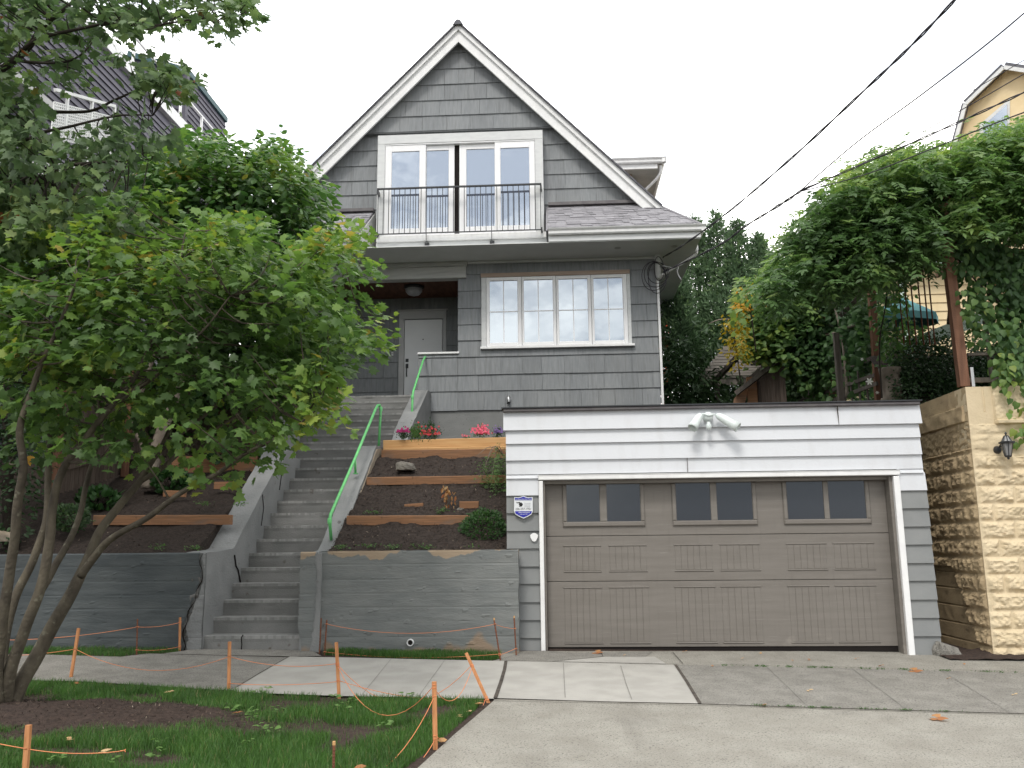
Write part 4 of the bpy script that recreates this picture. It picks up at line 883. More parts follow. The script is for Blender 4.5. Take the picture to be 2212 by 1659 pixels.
b = MB(); tabs(b, (BX1+.08,YE,ez), (EX,YE,ez), (2.02,17.33,wz), (BX1+.08,17.33,wz), 11); b.add([(BX1+.05,YE,ez-.02),(EX,YE,ez-.02),(2.02,17.34,wz-.02),(BX1+.05,17.34,wz-.02)], [(0,1,2,3)])
tabs(b, (EX,YE,ez), (EX,27,ez), (2.02,27,wz), (2.02,17.33,wz), 11); b.tube([(EX,YE,ez),(2.02,17.33,wz+.01)], .03, 6)
b.build('skirt_roof', M['roofsh'], hs)
lxe = BX0-.10
b = MB(); tabs(b, (EXL,YE,ez), (lxe-.12,YE,ez), (lxe,17.33,wz), (2*RX-2.02,17.33,wz), 11); b.add([(EXL,YE,ez-.02),(lxe-.12,YE,ez-.02),(lxe,17.34,wz-.02),(2*RX-2.02,17.34,wz-.02)], [(0,1,2,3)])
tabs(b, (EXL,27,ez), (EXL,YE,ez), (2*RX-2.02,17.33,wz), (2*RX-2.02,27,wz), 11); b.build('skirt_roof', M['roofsh'], hs)
MB().prism([(lxe-.12,YE,ez-.03),(lxe,17.34,wz-.03),(lxe,17.34,7.05),(lxe-.12,YE+.03,7.05)], (.02,0,0)).build('skirt_end_board', M['beam'], hs)
b = MB(); b.box(BX1+.1, 17.20, wz-.03, 2.0, 17.33, wz+.035); b.build('flashing', M['garfascia'], hs); b = MB(); b.box(2*RX-2.0, 17.20, wz-.03, lxe, 17.33, wz+.035); b.build('flashing', M['garfascia'], hs)
# soffit, fascia, gutters
b = MB(); b.box(EXL+.05, YE+.04, 7.04, EX-.05, HY+.02, 7.052); b.box(XR, HY+.02, 7.04, EX-.05, 27, 7.052); b.box(EXL+.05, HY+.02, 7.04, XL, 27, 7.052); b.build('soffit', M['soffit'], hs)
b = MB(); b.bbox(BX1+.1, YE+.02, 7.053, EX-.04, YE+.06, 7.27); b.build('fascia', M['trimgrey'], hs); b = MB(); b.bbox(EXL+.04, YE+.02, 7.053, lxe-.13, YE+.06, 7.27); b.build('fascia', M['trimgrey'], hs); b = MB(); b.box(EX-.08, YE+.06, 7.053, EX-.04, 27, 7.27); b.build('fascia', M['trimgrey'], hs)
def gutter(mb, a, c, out):
    a = Vector(a); c = Vector(c); o = Vector(out); pr = [(0,-.125),(.05,-.125),(.07,-.10),(.075,-.05),(.105,-.02),(.115,0),(.105,.004),(.10,-.008),(0,-.01)]
    P = [o*x+Vector((0,0,z)) for x, z in pr]; n = len(P); mb.add([a+p for p in P]+[c+p for p in P], [(i,i+1,n+i+1,n+i) for i in range(n-1)]+[tuple(range(n)), tuple(range(n,2*n))[::-1]])
b = MB(); gutter(b, (BX1+.10,YE+.02,ez+.0), (EX+.05,YE+.02,ez+.0), (0,-1,0)); gutter(b, (EX-.04,YE-.05,ez-.002), (EX-.04,27,ez-.002), (1,0,0)); b.build('gutter', M['white'], hs)
b = MB(); gutter(b, (EXL-.05,YE+.02,ez), (lxe-.13,YE+.02,ez), (0,-1,0)); b.build('gutter', M['white'], hs)
for (x, y) in ((1785,1312),(2090,1300),(375,1360),(335,1360)):
    p = h2(x,y,16.8); MB().lathe((p.x,16.75,7.036), [(0,0),(.06,0),(.065,-.004)], 14).build('soffit_vent', M['beam'], hs)
# downspout at the right corner
b = MB(); dpx = XR+.035
b.tube([(EX-.02,17.05,7.17),(EX-.02,17.05,7.02),(EX-.10,17.12,6.93),(dpx+.06,17.38,6.62),(dpx,17.40,6.52)], .032, 8, sm=3); b.tube([(dpx,17.40,6.55),(dpx,17.40,3.5)], .034, 4)
b.build('downspout', M['white'], hs)
# rear dormer eave
c = at(1439,338,19.5); z1 = c.z; x0 = at(1322,341,19.5).x
b = MB(); b.box(x0, 19.6, z1-.11, c.x-.08, 24, z1-.07); b.build('dormer_soffit', M['beam'], hs)
b = MB(); gutter(b, (x0,19.6,z1), (c.x,19.6,z1), (0,-1,0)); gutter(b, (c.x-.1,19.5,z1-.002), (c.x-.1,24,z1-.002), (1,0,0)); b.box(x0, 19.605, z1-.24, c.x-.2, 19.66, z1-.112); b.box(x0,19.6,z1-.06,c.x-.05,24,z1-.02); b.build('dormer_roof', M['white'], hs)
b = MB(); b.box(x0-.5, 20.2, 6, c.x-.75, 24, z1-.115, .5); b.build('dormer_wall', M['browntrim'], hs)
b = MB(); b.tube([(c.x-.12,19.7,z1-.13),(c.x-.14,19.75,z1-.35),(c.x-.45,20.0,z1-.6),(c.x-.68,20.15,z1-.75),(c.x-.7,20.15,z1-1.6)], .035, 8, sm=3); b.build('dormer_downspout', M['white'], hs)

# fixtures on the house
p = h2(687,1535,18.1); pl = thing('porch_light', (p.x, 18.1, 6.6), 'round flush mounted porch light with a frosted bowl under the brown ceiling', 'porch light')
MB().lathe((p.x,18.1,6.76), [(0,0),(.21,0),(.21,-.05),(.17,-.075)], 24).build('lamp_rim', M['metalblack'], pl, True)
MB().lathe((p.x,18.1,6.76), [(.185,-.06),(.18,-.12),(.13,-.18),(.05,-.21),(0,-.215)], 24).build('lamp_bowl', M['frost'], pl, True)
p = h5(1198,825,HY-.08); wl = thing('wall_light', p, 'small steel cylinder wall light on the grey shingles above the garage corner', 'wall light')
MB().lathe((p.x,HY-.09,p.z-.08), [(0,0),(.033,0),(.035,.01),(.035,.13),(0,.135)], 14).build('lamp_body', M['steel'], wl, True); MB().lathe((p.x,HY-.09,p.z-.11), [(0,0),(.03,0),(.034,.035)], 14).build('lamp_cap', M['metalblack'], wl, True)
MB().box(p.x-.02,HY-.06,p.z-.04,p.x+.02,HY-.02,p.z+.02).build('mount', M['metalblack'], wl)
p = h6(788,728,19.0); db = thing('doorbell', p, 'small white doorbell on the porch wall left of the front door', 'doorbell'); MB().bbox(p.x-.02, 18.96, p.z-.045, p.x+.02, 18.99, p.z+.045).build('plate', M['white'], db); MB().lathe((p.x,18.96,p.z+.01), [(0,-.008),(.008,-.006),(.010,0)], 10, axis=(0,1,0)).build('button', M['metalblack'], db)

# ================================================================== yellow rock-faced block wall on the right
yw = thing('block_wall', (6, 10.7, -.1), 'yellow painted rock faced block retaining wall right of the garage', 'block wall')
YX = 4.80; YY = 10.66; yzt = 3.16
C0 = at(2105,838,YY); C0b = at(2125,1412,YY); YX = (C0.x+C0b.x)/2; yzt = at(2076,836,YY).z
def rockface(u_, z, cw, ch, seed, big=False):
    """outward bulge for a course of rock-faced blocks at (along, height)"""
    r = math.floor(z/ch); off = .5*cw*(r % 2)+.13*noise.noise(Vector((r*5.3,seed,0))); c = math.floor((u_+off)/cw)
    fx = (u_+off)/cw-c; fz = z/ch-r; e = min(fx*cw, (1-fx)*cw, fz*ch, (1-fz)*ch)
    m = max(0., min(1., (e-.006)/.040)); n1 = noise.noise(Vector((u_*9, z*11, seed+c*3.1))); n2 = noise.noise(Vector((u_*26, z*30, seed))); n3 = abs(noise.noise(Vector((u_*14+5, z*16, seed+r))))
    return m*.80*(.030+.034*n1+.016*n2+.030*n3) + .003*noise.noise(Vector((u_*40,z*40,0)))
def front(u, v):
    X = YX+3.8*u; z = -.2+(yzt+.2)*v
    if z > yzt-.46 and X > YX+.30:    # large panel stones at the top
        o = .03 + .02*noise.noise(Vector((X*6,z*6,4))) + .012*noise.noise(Vector((X*20,z*22,4))); 
        if abs(z-(yzt-.45)) < .03: o = .07
    elif z > yzt-.46: o = .004*noise.noise(Vector((X*9,z*9,1)))+ (.0 if abs(X-YX-.2) > .012 else -.02)
    elif z > yzt-.85: o = .012*noise.noise(Vector((X*11,z*13,2))) + .4*rockface(X-YX, z, .40, .205, 3)
    else: o = rockface(X-YX, z, .40, .205, 3)
    o *= min(1, (X-YX)/.05+.1)
    return Vector((X, YY-o, z))
MB().grid(front, 230, 215).build('block_face', M['plaster_y'], yw)
def left_(u, v):
    Y = YY+6.5*(1-u); z = -.2+(yzt+.2)*v
    if z > yzt-.42: o = .006*noise.noise(Vector((Y*9,z*9,1))) + (.03 if z < yzt-.22 and Y > YY+.1 else 0)+.02*noise.noise(Vector((Y*7,z*7,1)))*(z < yzt-.22)
    elif z > yzt-.75: o = .018*noise.noise(Vector((Y*12,z*20,2)))+ .006*noise.noise(Vector((Y*40,z*40,2)))
    elif z < .9 and Y > YY+.35+.5*z: o = .004*noise.noise(Vector((Y*9,z*9,1))) - (.01 if (z/.205) % 1 < .08 else 0)
    else: o = rockface(Y-YY, z, .40, .205, 11)
    o *= min(1, (Y-YY)/.05+.1)
    return Vector((YX-o, Y, z))
MB().grid(left_, 300, 215).build('side_face', M['plaster_d'], yw); MB().box(YX+.0015, YY+.0015, -.25, YX+.3, YY+.3, yzt-.31).build('corner_core', M['plaster_y'], yw)
b = MB(); b.box(YX, YY+.01, yzt-.30, YX+3.8, YY+.3, yzt); b.box(YX+.01, YY+.3, yzt-.3, YX+.25, YY+6.5, yzt); b.build('wall_top', M['plaster_y'], yw)
struct(MB().grid(lambda u, v: Vector((4.3+1.0*u, 10.35+.6*v, gz(4.8, 10.6)+.02+.05*v*(1-abs(u-.5))+.02*fbm(u*9,v*6))), 24, 16).build('dirt_strip', M['mulch'], None, True))
# lantern
def zq(x, y, Y): return at(1415.7+.36*x, 619.4+.36*y, Y)
LY = YY-.17; c = zq(2108,935,LY); s = .36*LY/F*1.03
ln = thing('wall_lantern', (c.x, LY, c.z-.2), 'black iron carriage lantern on the yellow block wall', 'wall lantern')
def lz(y): return zq(2108,y,LY).z
MB().lathe((c.x,LY,0), [(.0,lz(870)),(.008,lz(872)),(.014,lz(880)),(.006,lz(890)),(.018,lz(893)),(.022,lz(900)),(.020,lz(903))], 10).build('finial', M['metalblack'], ln)
def hexf(mb, r0, z0, r1, z1, rr=.005):
    for k in range(6):
        a = math.pi/3*k+.3; mb.tube([(c.x+r0*math.cos(a),LY+r0*math.sin(a),z0),(c.x+r1*math.cos(a),LY+r1*math.sin(a),z1)], rr, 5)
        a2 = a+math.pi/3
        for r, z in ((r0,z0),(r1,z1)): mb.tube([(c.x+r*math.cos(a),LY+r*math.sin(a),z),(c.x+r*math.cos(a2),LY+r*math.sin(a2),z)], rr, 5)
b = MB(); hexf(b, .024, lz(895), .060, lz(932)); hexf(b, .084, lz(932), .082, lz(938), .007); hexf(b, .068, lz(940), .036, lz(1015)); b.lathe((c.x,LY,0), [(.0,lz(1012)),(.040,lz(1014)),(.036,lz(1022)),(.012,lz(1026)),(.016,lz(1032)),(0,lz(1038))], 12); b.build('frame', M['metalblack'], ln)
b = MB(); b.lathe((c.x,LY,0), [(.022,lz(896)),(.057,lz(931)),(.076,lz(934)),(.063,lz(941)),(.033,lz(1013))], 6); b.build('glass', M['lantglass'], ln)
b = MB(); b.tube([(c.x-.01,YY-.02,lz(960)),(c.x-.03,YY-.09,lz(948)),(c.x,LY,lz(1000))], .011, 6, sm=4); b.lathe((c.x-.035,YY-.0,lz(970)), [(0,-.05),(.03,-.045),(.045,-.02),(.05,0)], 14, axis=(0,1,0)); b.build('bracket', M['metalblack'], ln)

# ================================================================== pergola on the yellow wall, railings and fences beyond it
pg = thing('pergola', (5, 11.5, yzt), 'red brown timber pergola on the yellow wall carrying the wisteria', 'pergola')
PX = YX+.14; ptop = at(1990,500,11).z+.3
def post(x, Y, z0, z1, w_=.10, m='pergola', nm='post'): return MB().bbox(x-w_/2, Y-w_/2, z0, x+w_/2, Y+w_/2, z1, .006).build(nm, M[m], pg)
A2 = at(2082,835,10.85); A2t = at(2037,478,10.85); b = MB().beam(A2, (A2t.x, 10.85, ptop), .115, .10, up=(0,1,0)); b.build('post', M['pergola'], pg)
A1 = atx(1897,862,PX-.02); y1 = A1.y; A1t = at(1876,548,y1); MB().beam((A1.x,y1,yzt-.1), (A1t.x,y1,ptop), .105, .10, up=(0,1,0)).build('post', M['pergola'], pg)
post(7.9, 10.95, yzt, ptop); post(PX, y1+2.3, yzt, ptop)
a = at(2097,815,10.80); MB().box(a.x-.008, 10.77, a.z-.12, a.x+.028, 10.79, a.z+.12).build('steel_strap', M['steel'], pg)
for Y in (11.0, 13.2): MB().box(PX-.2, Y-.04, ptop, 8.4, Y+.04, ptop+.15).build('beam', M['pergola'], pg)
for k in range(9): MB().box(PX-.3+k*.42, 11.1, ptop+.15, PX-.25+k*.42, 14.6, ptop+.24).build('rafter', M['pergola'], pg)
# grey rail fence to the right of the near post
fr = thing('rail_fence', (6, 10.95, yzt), 'weathered grey rail fence on top of the yellow wall right of the pergola post', 'fence')
for (y_, h) in ((766,.035),(822,.06)):
    a = at(2090,y_,10.93); MB().box(a.x, 10.9, a.z-h/2, a.x+2.4, 10.95, a.z+h/2).build('rail', M['greywood'], fr)
for x in (2130,2190): a = at(x,700,10.96); MB().box(a.x-.02, 10.955, yzt, a.x+.02, 10.99, a.z+.2).build('picket', M['greywood'], fr)
# black vertical bars
gr = thing('metal_bar_screen', (5.2, 12.2, yzt), 'screen of slim black vertical bars hanging between the two pergola posts', 'bar screen')
for k, x in enumerate((1934,1947,1960,1974,1990,2003,2014)):
    p1 = atx(x+6,745,PX+.03); p0 = Vector((p1.x,p1.y,at(x,535,p1.y).z)); MB().tube([p0, p1], .010, 6).build('bar', M['rebar'], gr)
MB().tube([atx(1925,538,PX+.03), atx(2020,520,PX+.03)], .014, 6).build('top_rail', M['metalblack'], gr)
# trellis fence receding on the left of the far post, hidden partly by vines
TX = PX-.05
tf = thing('trellis_fence', (TX, 14, 3), 'weathered wooden trellis fence under the vines behind the garage roof', 'fence')
for (x0,y0,x1,y1) in ((1728,828,1890,772),(1725,868,1890,810),(1760,880,1895,828)):
    a = atx(x0,y0,TX); c = atx(x1,y1,TX); MB().beam(a, c, .03, .06).build('rail', M['greywood'], tf)
for x in (1735,1750,1762,1796,1810,1840,1782,1826,1858,1875): a = atx(x,860,TX+.02); MB().box(a.x-.012, a.y-.02, 2.4, a.x+.012, a.y+.02, a.z+ (.35 if x % 2 else .5)).build('picket', M['greywood'], tf)
a = at(1816,860,13.5); MB().box(a.x-.04, 13.45, 2.2, a.x+.04, 13.53, at(1816,720,13.5).z).build('post', M['greywood'], tf)
# plank fence with a stepped orange stair stringer
pf = thing('plank_fence', (4.2, 16.8, 3), 'brown vertical plank fence between the small arbour and the vines', 'fence')
a = at(1629,868,17); c = at(1700,868,16.2); zt0 = at(1629,812,17).z; zt1 = at(1700,786,16.2).z
for k in range(12):
    u0 = k/12; u1 = (k+.93)/12; p0 = a.lerp(c, u0); p1 = a.lerp(c, u1)
    MB().add([(p0.x,p0.y,2.4),(p1.x,p1.y,2.4),(p1.x,p1.y,zt0+(zt1-zt0)*u1),(p0.x,p0.y,zt0+(zt1-zt0)*u0),(p0.x,p0.y+.03,2.4),(p1.x,p1.y+.03,2.4),(p1.x,p1.y+.03,zt0+(zt1-zt0)*u1),(p0.x,p0.y+.03,zt0+(zt1-zt0)*u0)], [(0,1,2,3),(3,2,6,7),(1,5,6,2),(0,3,7,4)], random.random()).build('plank', M['fencewood'], pf)
MB().prism([at(x,y,16.9) for x,y in ((1583,880),(1586,862),(1612,824),(1622,826),(1606,880))], (0,.05,0)).build('stringer', M['cedar'], pf); MB().beam(at(1590,850,16.85), at(1700,765,16.2), .06, .09).build('cap_rail', M['greywood'], pf)
p = at(1622,865,16.9); MB().box(p.x-.06, 16.85, 2.4, p.x+.12, 16.95, at(1622,815,16.9).z).build('post', M['cedar'], pf)
# small slatted arbour
ab = thing('arbour', (3.6, 18, 3), 'small grey slatted garden arbour between the conifers and the vines', 'arbour')
FA = at(1521,819,20.4); NA = at(1575,755,17.3); az = (FA.z+NA.z)/2; axl = (FA.x+NA.x)/2; axr = axl+1.75
for k in range(11):
    Y = 17.3+3.1*k/10
    MB().box(axl-.12, Y-.022, az, axr+.1, Y+.022, az+.075, .9).build('slat', M['slatwood'], ab)
for x in (axl+.25, axl+1.05, axr-.15): MB().box(x-.04, 17.35, az-.11, x+.04, 20.4, az-.002).build('cross_beam', M['greywood'], ab)
MB().box(axl-.1, 20.40, az-.16, axr+.05, 20.47, az-.0).build('far_beam', M['slatwood'], ab); MB().box(axl+.5, 17.62, az-.25, axr+.3, 17.70, az-.112).build('near_beam', M['greywood'], ab)
for (x, Y) in ((axl+.28,20.35),(axl+.95,17.6),(axr-.15,17.6),(axr-.15,20.35)): MB().box(x-.05, Y-.05, 2.5, x+.05, Y+.05, az-.16).build('post', M['greywood'], ab)
# tall post left of the vines with red birdhouse etc.
p = at(2065,530,11.6); bh = thing('birdhouse', p, 'dull red wooden birdhouse among the leaves beside the near pergola post', 'birdhouse')
b = MB(); b.bbox(p.x-.10, 11.6, p.z-.08, p.x+.10, 11.78, p.z+.12); b.build('box', M['red'], bh); b = MB(); b.bbox(p.x-.12, 11.56, p.z-.115, p.x+.11, 11.8, p.z-.085); b.build('floor_board', M['greywood'], bh)
b = MB(); b.prism([(p.x-.12,11.56,p.z+.12),(p.x+.12,11.56,p.z+.12),(p.x,11.56,p.z+.18)], (0,.25,0)); b.build('roof', M['red'], bh)
MB().box(p.x-.02, 11.7, yzt, p.x+.02, 11.74, p.z-.115).build('pole', M['greywood'], bh)
tp = thing('tan_board', at(1857,640,13.2), 'plain tan board leaning behind the far pergola post', 'board')
a = [at(x,y,13.2) for x,y in ((1845,649),(1848,606),(1869,600),(1870,636))]; MB().prism(a, (0,.04,0)).build('panel', M['tan'], tp)
a = at(1845,655,13.15); c = at(1870,628,13.15); MB().beam(at(1815,682,13.15), at(1872,626,13.15), .05, .07).build('ledge', M['greywood'], tp)
# teal umbrella, mint stair rail
um = thing('garden_umbrella', at(1975,700,14.5), 'teal fabric garden umbrella seen behind the black bars', 'umbrella')
c = at(1950,700,14.5); top = at(1950,655,14.5).z; rim = at(1950,686,14.5).z
b = MB(); n = 8; R_ = (at(2032,700,14.5).x-c.x)*.95
V = [(c.x,14.5,top+.12)]+[(c.x+R_*math.cos(k*math.pi/4), 14.5+R_*.8*math.sin(k*math.pi/4), rim) for k in range(8)]; b.add(V, [(0,k+1,(k+1) % 8+1) for k in range(8)]); 
b.add([(x,y,z) for x,y,z in V[1:]]+[(x,y,z-.12) for x,y,z in V[1:]], [(k,(k+1) % 8,8+(k+1) % 8,8+k) for k in range(8)]); b.build('canopy', M['tealcloth'], um); MB().tube([(c.x,14.5,3.2),(c.x,14.5,top+.15)], .02, 8).build('pole', M['greywood'], um)
sr = thing('stair_stringer', at(2040,716,13.4), 'pale mint painted stair stringer rising behind the bars and the near pergola post', 'stair stringer')
MB().beam(at(1952,752,13.4), at(2125,684,13.4), .05, .20, up=(0,0,1)).build('stringer_board', M['mintpaint'], sr); a = at(1905,760,13.45)
MB().prism([at(x,y,13.45) for x,y in ((1903,795),(1925,732),(1966,744),(1920,802))], (0,.04,0)).build('lattice_panel', M['tan'], sr); MB().prism([at(x,y,13.43) for x,y in ((1928,795),(1962,742),(2012,728),(1990,790))], (0,.03,0)).build('riser_board', M['pergola'], sr)
# old tree stump
sp0 = at(1928,866,12.6); tk = MB().tube([at(1926,880,12.6), at(1928,850,12.6), at(1924,822,12.6), at(1922,796,12.6)], [.17,.14,.13,.16], 14, sm=4)
tag(tk.build('tree_stump', M['barkw'], None, True), 'pale grey cut tree stump right beside the far pergola post', 'tree stump')

# ================================================================== yellow gambrel house on the right
AP = at(2175,146,22.0); yh = thing('gambrel_house', (AP.x, AP.y, 3.5), 'yellow stucco gambrel house with a dark roof behind the wisteria', 'house')
gd = Vector((.72,-.69,0)).normalized(); rd = Vector((.69,.72,0)).normalized()
def yh_at(x, y):                                     # onto the gable plane
    d = ray(x, y); n = rd; t = (Vector((AP.x,AP.y,0))-Vector((0,0,EYE))).dot(n)/d.dot(n); return Vector((0,0,EYE))+d*t
G = [yh_at(2175,150), yh_at(2093,229), yh_at(2062,345), yh_at(2020,560)]
def mir(p): k = (Vector((p.x,p.y,0))-Vector((AP.x,AP.y,0))).dot(gd); q = Vector((p.x,p.y,0))-gd*2*k; return Vector((q.x,q.y,p.z))
Gs = [G[0],G[1],G[2],Vector((G[2].x,G[2].y,3.3)),mir(Vector((G[2].x,G[2].y,3.3))),mir(G[2]),mir(G[1])]
MB().prism(Gs, rd*9).build('wall', M['yhouse'], yh)
b = MB()
def off(p, o): return p + rd*-o
for (p, q) in ((G[0],G[1]),(G[1],G[2]),(mir(G[1]),mir(G[0])),(mir(G[2]),mir(G[1]))):
    up_ = Vector((0,0,.10)); sd_ = (q-p).normalized().cross(rd)*.10
    if sd_.z < 0 or (abs(sd_.z) < .03 and sd_.dot(gd)*((p-AP).dot(gd)) < 0): sd_ = -sd_
    b.prism([off(p,.25), off(q,.25), off(q+sd_,.25), off(p+sd_,.25)], rd*9.4, random.random())
b.build('roof', M['slate'], yh)
b = MB()
for (p, q) in ((G[0],G[1]),(G[1],G[2]),(mir(G[1]),mir(G[0])),(mir(G[2]),mir(G[1]))):
    b.beam(off(p,.27)-Vector((0,0,.05)), off(q,.27)-Vector((0,0,.05)), .04, .10)
b.build('rake_trim', M['trimgrey'], yh)
wv = [yh_at(*p) for p in ((2128,302),(2124,274),(2176,226),(2177,302))]; w2 = [yh_at(*p) for p in ((2117,305),(2116,270),(2182,213),(2181,305))]
wf = MB().prism([off(p,.02) for p in w2], rd*.1).build('window_frame', M['trimgrey'], yh); MB().prism([off(p,.035) for p in wv], rd*.01).build('pane', M['glassup'], wf)
wg = thing('lap_sided_wing', at(2030,640,18.6), 'yellow lap sided building wing seen through the black bars', 'building')
x0 = at(1945,640,18.6).x; x1 = at(2400,640,18.6).x; b = MB(); zt = at(1990,582,18.6).z
k = 0; z = 3.2
while z < zt: lap(b, x0, x1, min(z+.20,zt), z, 18.6, random.random(), .03); z += .19
b.box(x0, 18.6, 3, x1, 23, zt); b.build('siding', M['yhouse'], wg)
MB().box(x0-.3, 18.2, zt, x1, 18.6, zt+.12).build('eave', M['mintpaint'], wg); MB().box(x0-.02, 18.52, 3.2, x0+.1, 18.62, zt).build('corner_board', M['mintpaint'], wg)
q = at(2160,480,18.0); wg2 = thing('yellow_bay', q, 'upper yellow wall with a pale trimmed window at the right edge under the wisteria', 'building')
MB().box(q.x-.1, 18, q.z-1.2, q.x+3, 18.5, q.z+1.4).build('wall', M['yhouse'], wg2); MB().box(q.x+.05, 17.95, q.z-.5, q.x+.42, 17.99, q.z+.25).build('window_frame', M['trimgrey'], wg2); MB().box(q.x+.10, 17.93, q.z-.45, q.x+.37, 17.945, q.z+.2).build('pane', M['tan'], wg2)
# orange crane beyond the house corner
cr = thing('crane', at(1430,860,60), 'orange crane mast far away just right of the house corner', 'crane')
a = at(1433,700,60); c = at(1437,870,60); 
for dx in (-.25,.25): MB().box(a.x+dx-.09, 60, c.z-6, a.x+dx+.09, 60.3, at(1433,668,60).z).build('mast_leg', M['orange'], cr)
for k in range(10): z = c.z-1+k*.95; MB().beam((a.x-.25,60.1,z), (a.x+.25,60.1,z+.9), .14, .14).build('brace', M['orange'], cr)
b = MB(); q = at(1437,746,60); b.box(q.x-.9, 59.7, q.z-.3, q.x+.5, 60.4, q.z+.5); b.build('cab', M['orange'], cr)

# ================================================================== overhead wires
def wirepts(pts, Ys, Ye):
    L_ = [0]
    for p, q in zip(pts[:-1], pts[1:]): L_.append(L_[-1]+math.hypot(q[0]-p[0], q[1]-p[1]))
    return [at(x, y, 1/((1-l/L_[-1])/Ys + (l/L_[-1])/Ye)) for (x, y), l in zip(pts, L_)]
def wire(pts, Ys, Ye, r, label, m='wire', twist=0):
    P, _ = smooth(wirepts(pts, Ys, Ye), r, 8)
    if Ys < 9:                                                  # runs on to the street pole behind the viewer
        d = (P[0]-P[4]).normalized()*.25; P = [P[0]+d*k for k in range(48, 0, -1)] + P
    b = MB()
    if twist:
        for ph in (0, math.pi): b.tube([p+Vector((math.cos(i*.9+ph), 0, math.sin(i*.9+ph)))*twist for i, p in enumerate(P)], r, 5)
    else: b.tube(P, r, 5)
    return tag(b.build('overhead_wire', M[m], None, True), label, 'overhead wire', 'wires running from the house corner to the street')
wire([(2090,-30),(1979,88),(1862,200),(1711,340.5),(1574,457.5),(1478,528),(1432,556)], 7.5, 17.2, .009, 'thick twisted service wire, highest of the wires to the house corner', twist=.010)
NODE = 10.2
wire([(2280,-30),(2141,88),(1990,205),(1850,308),(1730,411)], 7.5, NODE, .008, 'second heavy wire from the top right down to the junction above the vines')
wire([(2300,80),(2212,130),(2050,226),(1895,319),(1730,411)], 6.8, NODE, .0035, 'thin wire crossing the gambrel roof peak', twist=0)
wire([(2300,115),(2212,160),(2090,230),(1900,335),(1730,412)], 6.8, NODE, .005, 'wire crossing the yellow gable above its window')
wire([(2300,160),(2212,200),(2080,260),(1930,326),(1730,412)], 6.8, NODE, .006, 'wire crossing the yellow gable through its window top', twist=.008)
wire([(2300,215),(2212,243),(2110,282),(1992,330),(1860,380),(1732,413)], 6.8, NODE, .0065, 'lowest wire skimming over the top of the wisteria')
wire([(1736,408),(1690,440),(1613,487),(1560,526),(1470,571),(1432,588)], NODE, 17.2, .009, 'bundled wires sagging from the junction to the house corner', twist=.010)
wire([(1733,409),(1680,442),(1600,484),(1540,520),(1448,580),(1425,575)], NODE, 17.2, .005, 'thinner companion wire just above the bundled wires')
# coil at the corner
cc = at(1417,592,17.2); co = thing('wire_coil', cc, 'loops of black cable hanging at the right house corner under the soffit', 'cable coil')
for (r1, r2, dx, dz_) in ((.24,.27,0,0),(.22,.22,.05,.03),(.25,.30,-.04,-.04),(.18,.32,.02,-.08),(.10,.25,.07,.12)):
    MB().tube([(cc.x+dx+r1*math.cos(t_*.5236), 17.2+.05*math.sin(t_), cc.z+dz_+r2*math.sin(t_*.5236)) for t_ in range(13)], .008, 5, sm=3).build('loop', M['wire'], co, True)
MB().lathe((XR+.04,17.3,at(1420,572,17.3).z-.3), [(0,0),(.06,0),(.06,.5),(.09,.52),(.10,.6),(.05,.68),(0,.70)], 14).build('service_mast', M['soffit'], co, True)
q = at(1452,578,17.1); MB().tube([at(1432,574,17.1), q, at(1465,577,17.1), at(1463,588,17.1), at(1472,605,17.1), at(1466,596,17.1), at(1462,582,17.1)], .010, 6, sm=4).build('white_tie', M['wirewhite'], co, True)

# ================================================================== dark sided building on the left with balconies
LBX = -9.6
def lx(x, y): return atx(x, y, LBX)
A = lx(245,130); B = lx(412,307); 
dk = thing('dark_sided_building', (LBX, 14, 2), 'tall dark violet lap sided building with white balconies behind the maples', 'building')
ztop = (A.z+B.z)/2; yB = atx(487,400,LBX).y
b = MB(); b.box(LBX-8, 11.0, 2, LBX-.02, yB, ztop-.02)
z = 2.2
while z < ztop-.2:
    b.add([(LBX+.03, 11.0, z), (LBX+.03, yB, z), (LBX, yB, z+.155), (LBX, 11.0, z+.155), (LBX-.02,11.0,z), (LBX-.02,yB,z)], [(0,1,2,3),(4,5,1,0)], random.random()); z += .15
b.build('siding', M['darksiding'], dk)
MB().box(LBX-.2, 8.8, ztop, LBX+.10, yB+.1, ztop+.30).build('white_band', M['white'], dk)
# upper storey set back from the band
TXW = LBX-.35; Cn = atx(402,163,TXW); Fn = atx(487,252,TXW); ztw = (Cn.z+Fn.z)/2
Ln = atz(275,118,ztw)
b = MB(); pl_ = [(Cn.x,Cn.y),(Fn.x,Fn.y),(Fn.x-7,Fn.y),(Ln.x-3,Ln.y-1.0),(Ln.x,Ln.y)]
b.prism([(x,y,ztop-.2) for x,y in pl_], (0,0,ztw-ztop+.2))
z = ztop-.2
while z < ztw-.1:
    for (p, q) in (((Ln.x,Ln.y),(Cn.x,Cn.y)),((Cn.x,Cn.y),(Fn.x,Fn.y))):
        d = Vector((q[0]-p[0],q[1]-p[1],0)).normalized(); n = Vector((d.y,-d.x,0))*.035
        b.add([Vector((p[0],p[1],z))+n, Vector((q[0],q[1],z))+n, Vector((q[0],q[1],z+.16))+n*.1, Vector((p[0],p[1],z+.16))+n*.1, (p[0],p[1],z),(q[0],q[1],z)], [(0,1,2,3),(4,5,1,0)], random.random())
    z += .155
b.build('upper_storey', M['darksiding'], dk)
b = MB(); b.beam((Ln.x,Ln.y,ztw), (Cn.x,Cn.y,ztw), .16, .16); b.beam((Cn.x,Cn.y,ztw), (Fn.x,Fn.y,ztw), .16, .16); b.build('roof_trim', M['teal'], dk)
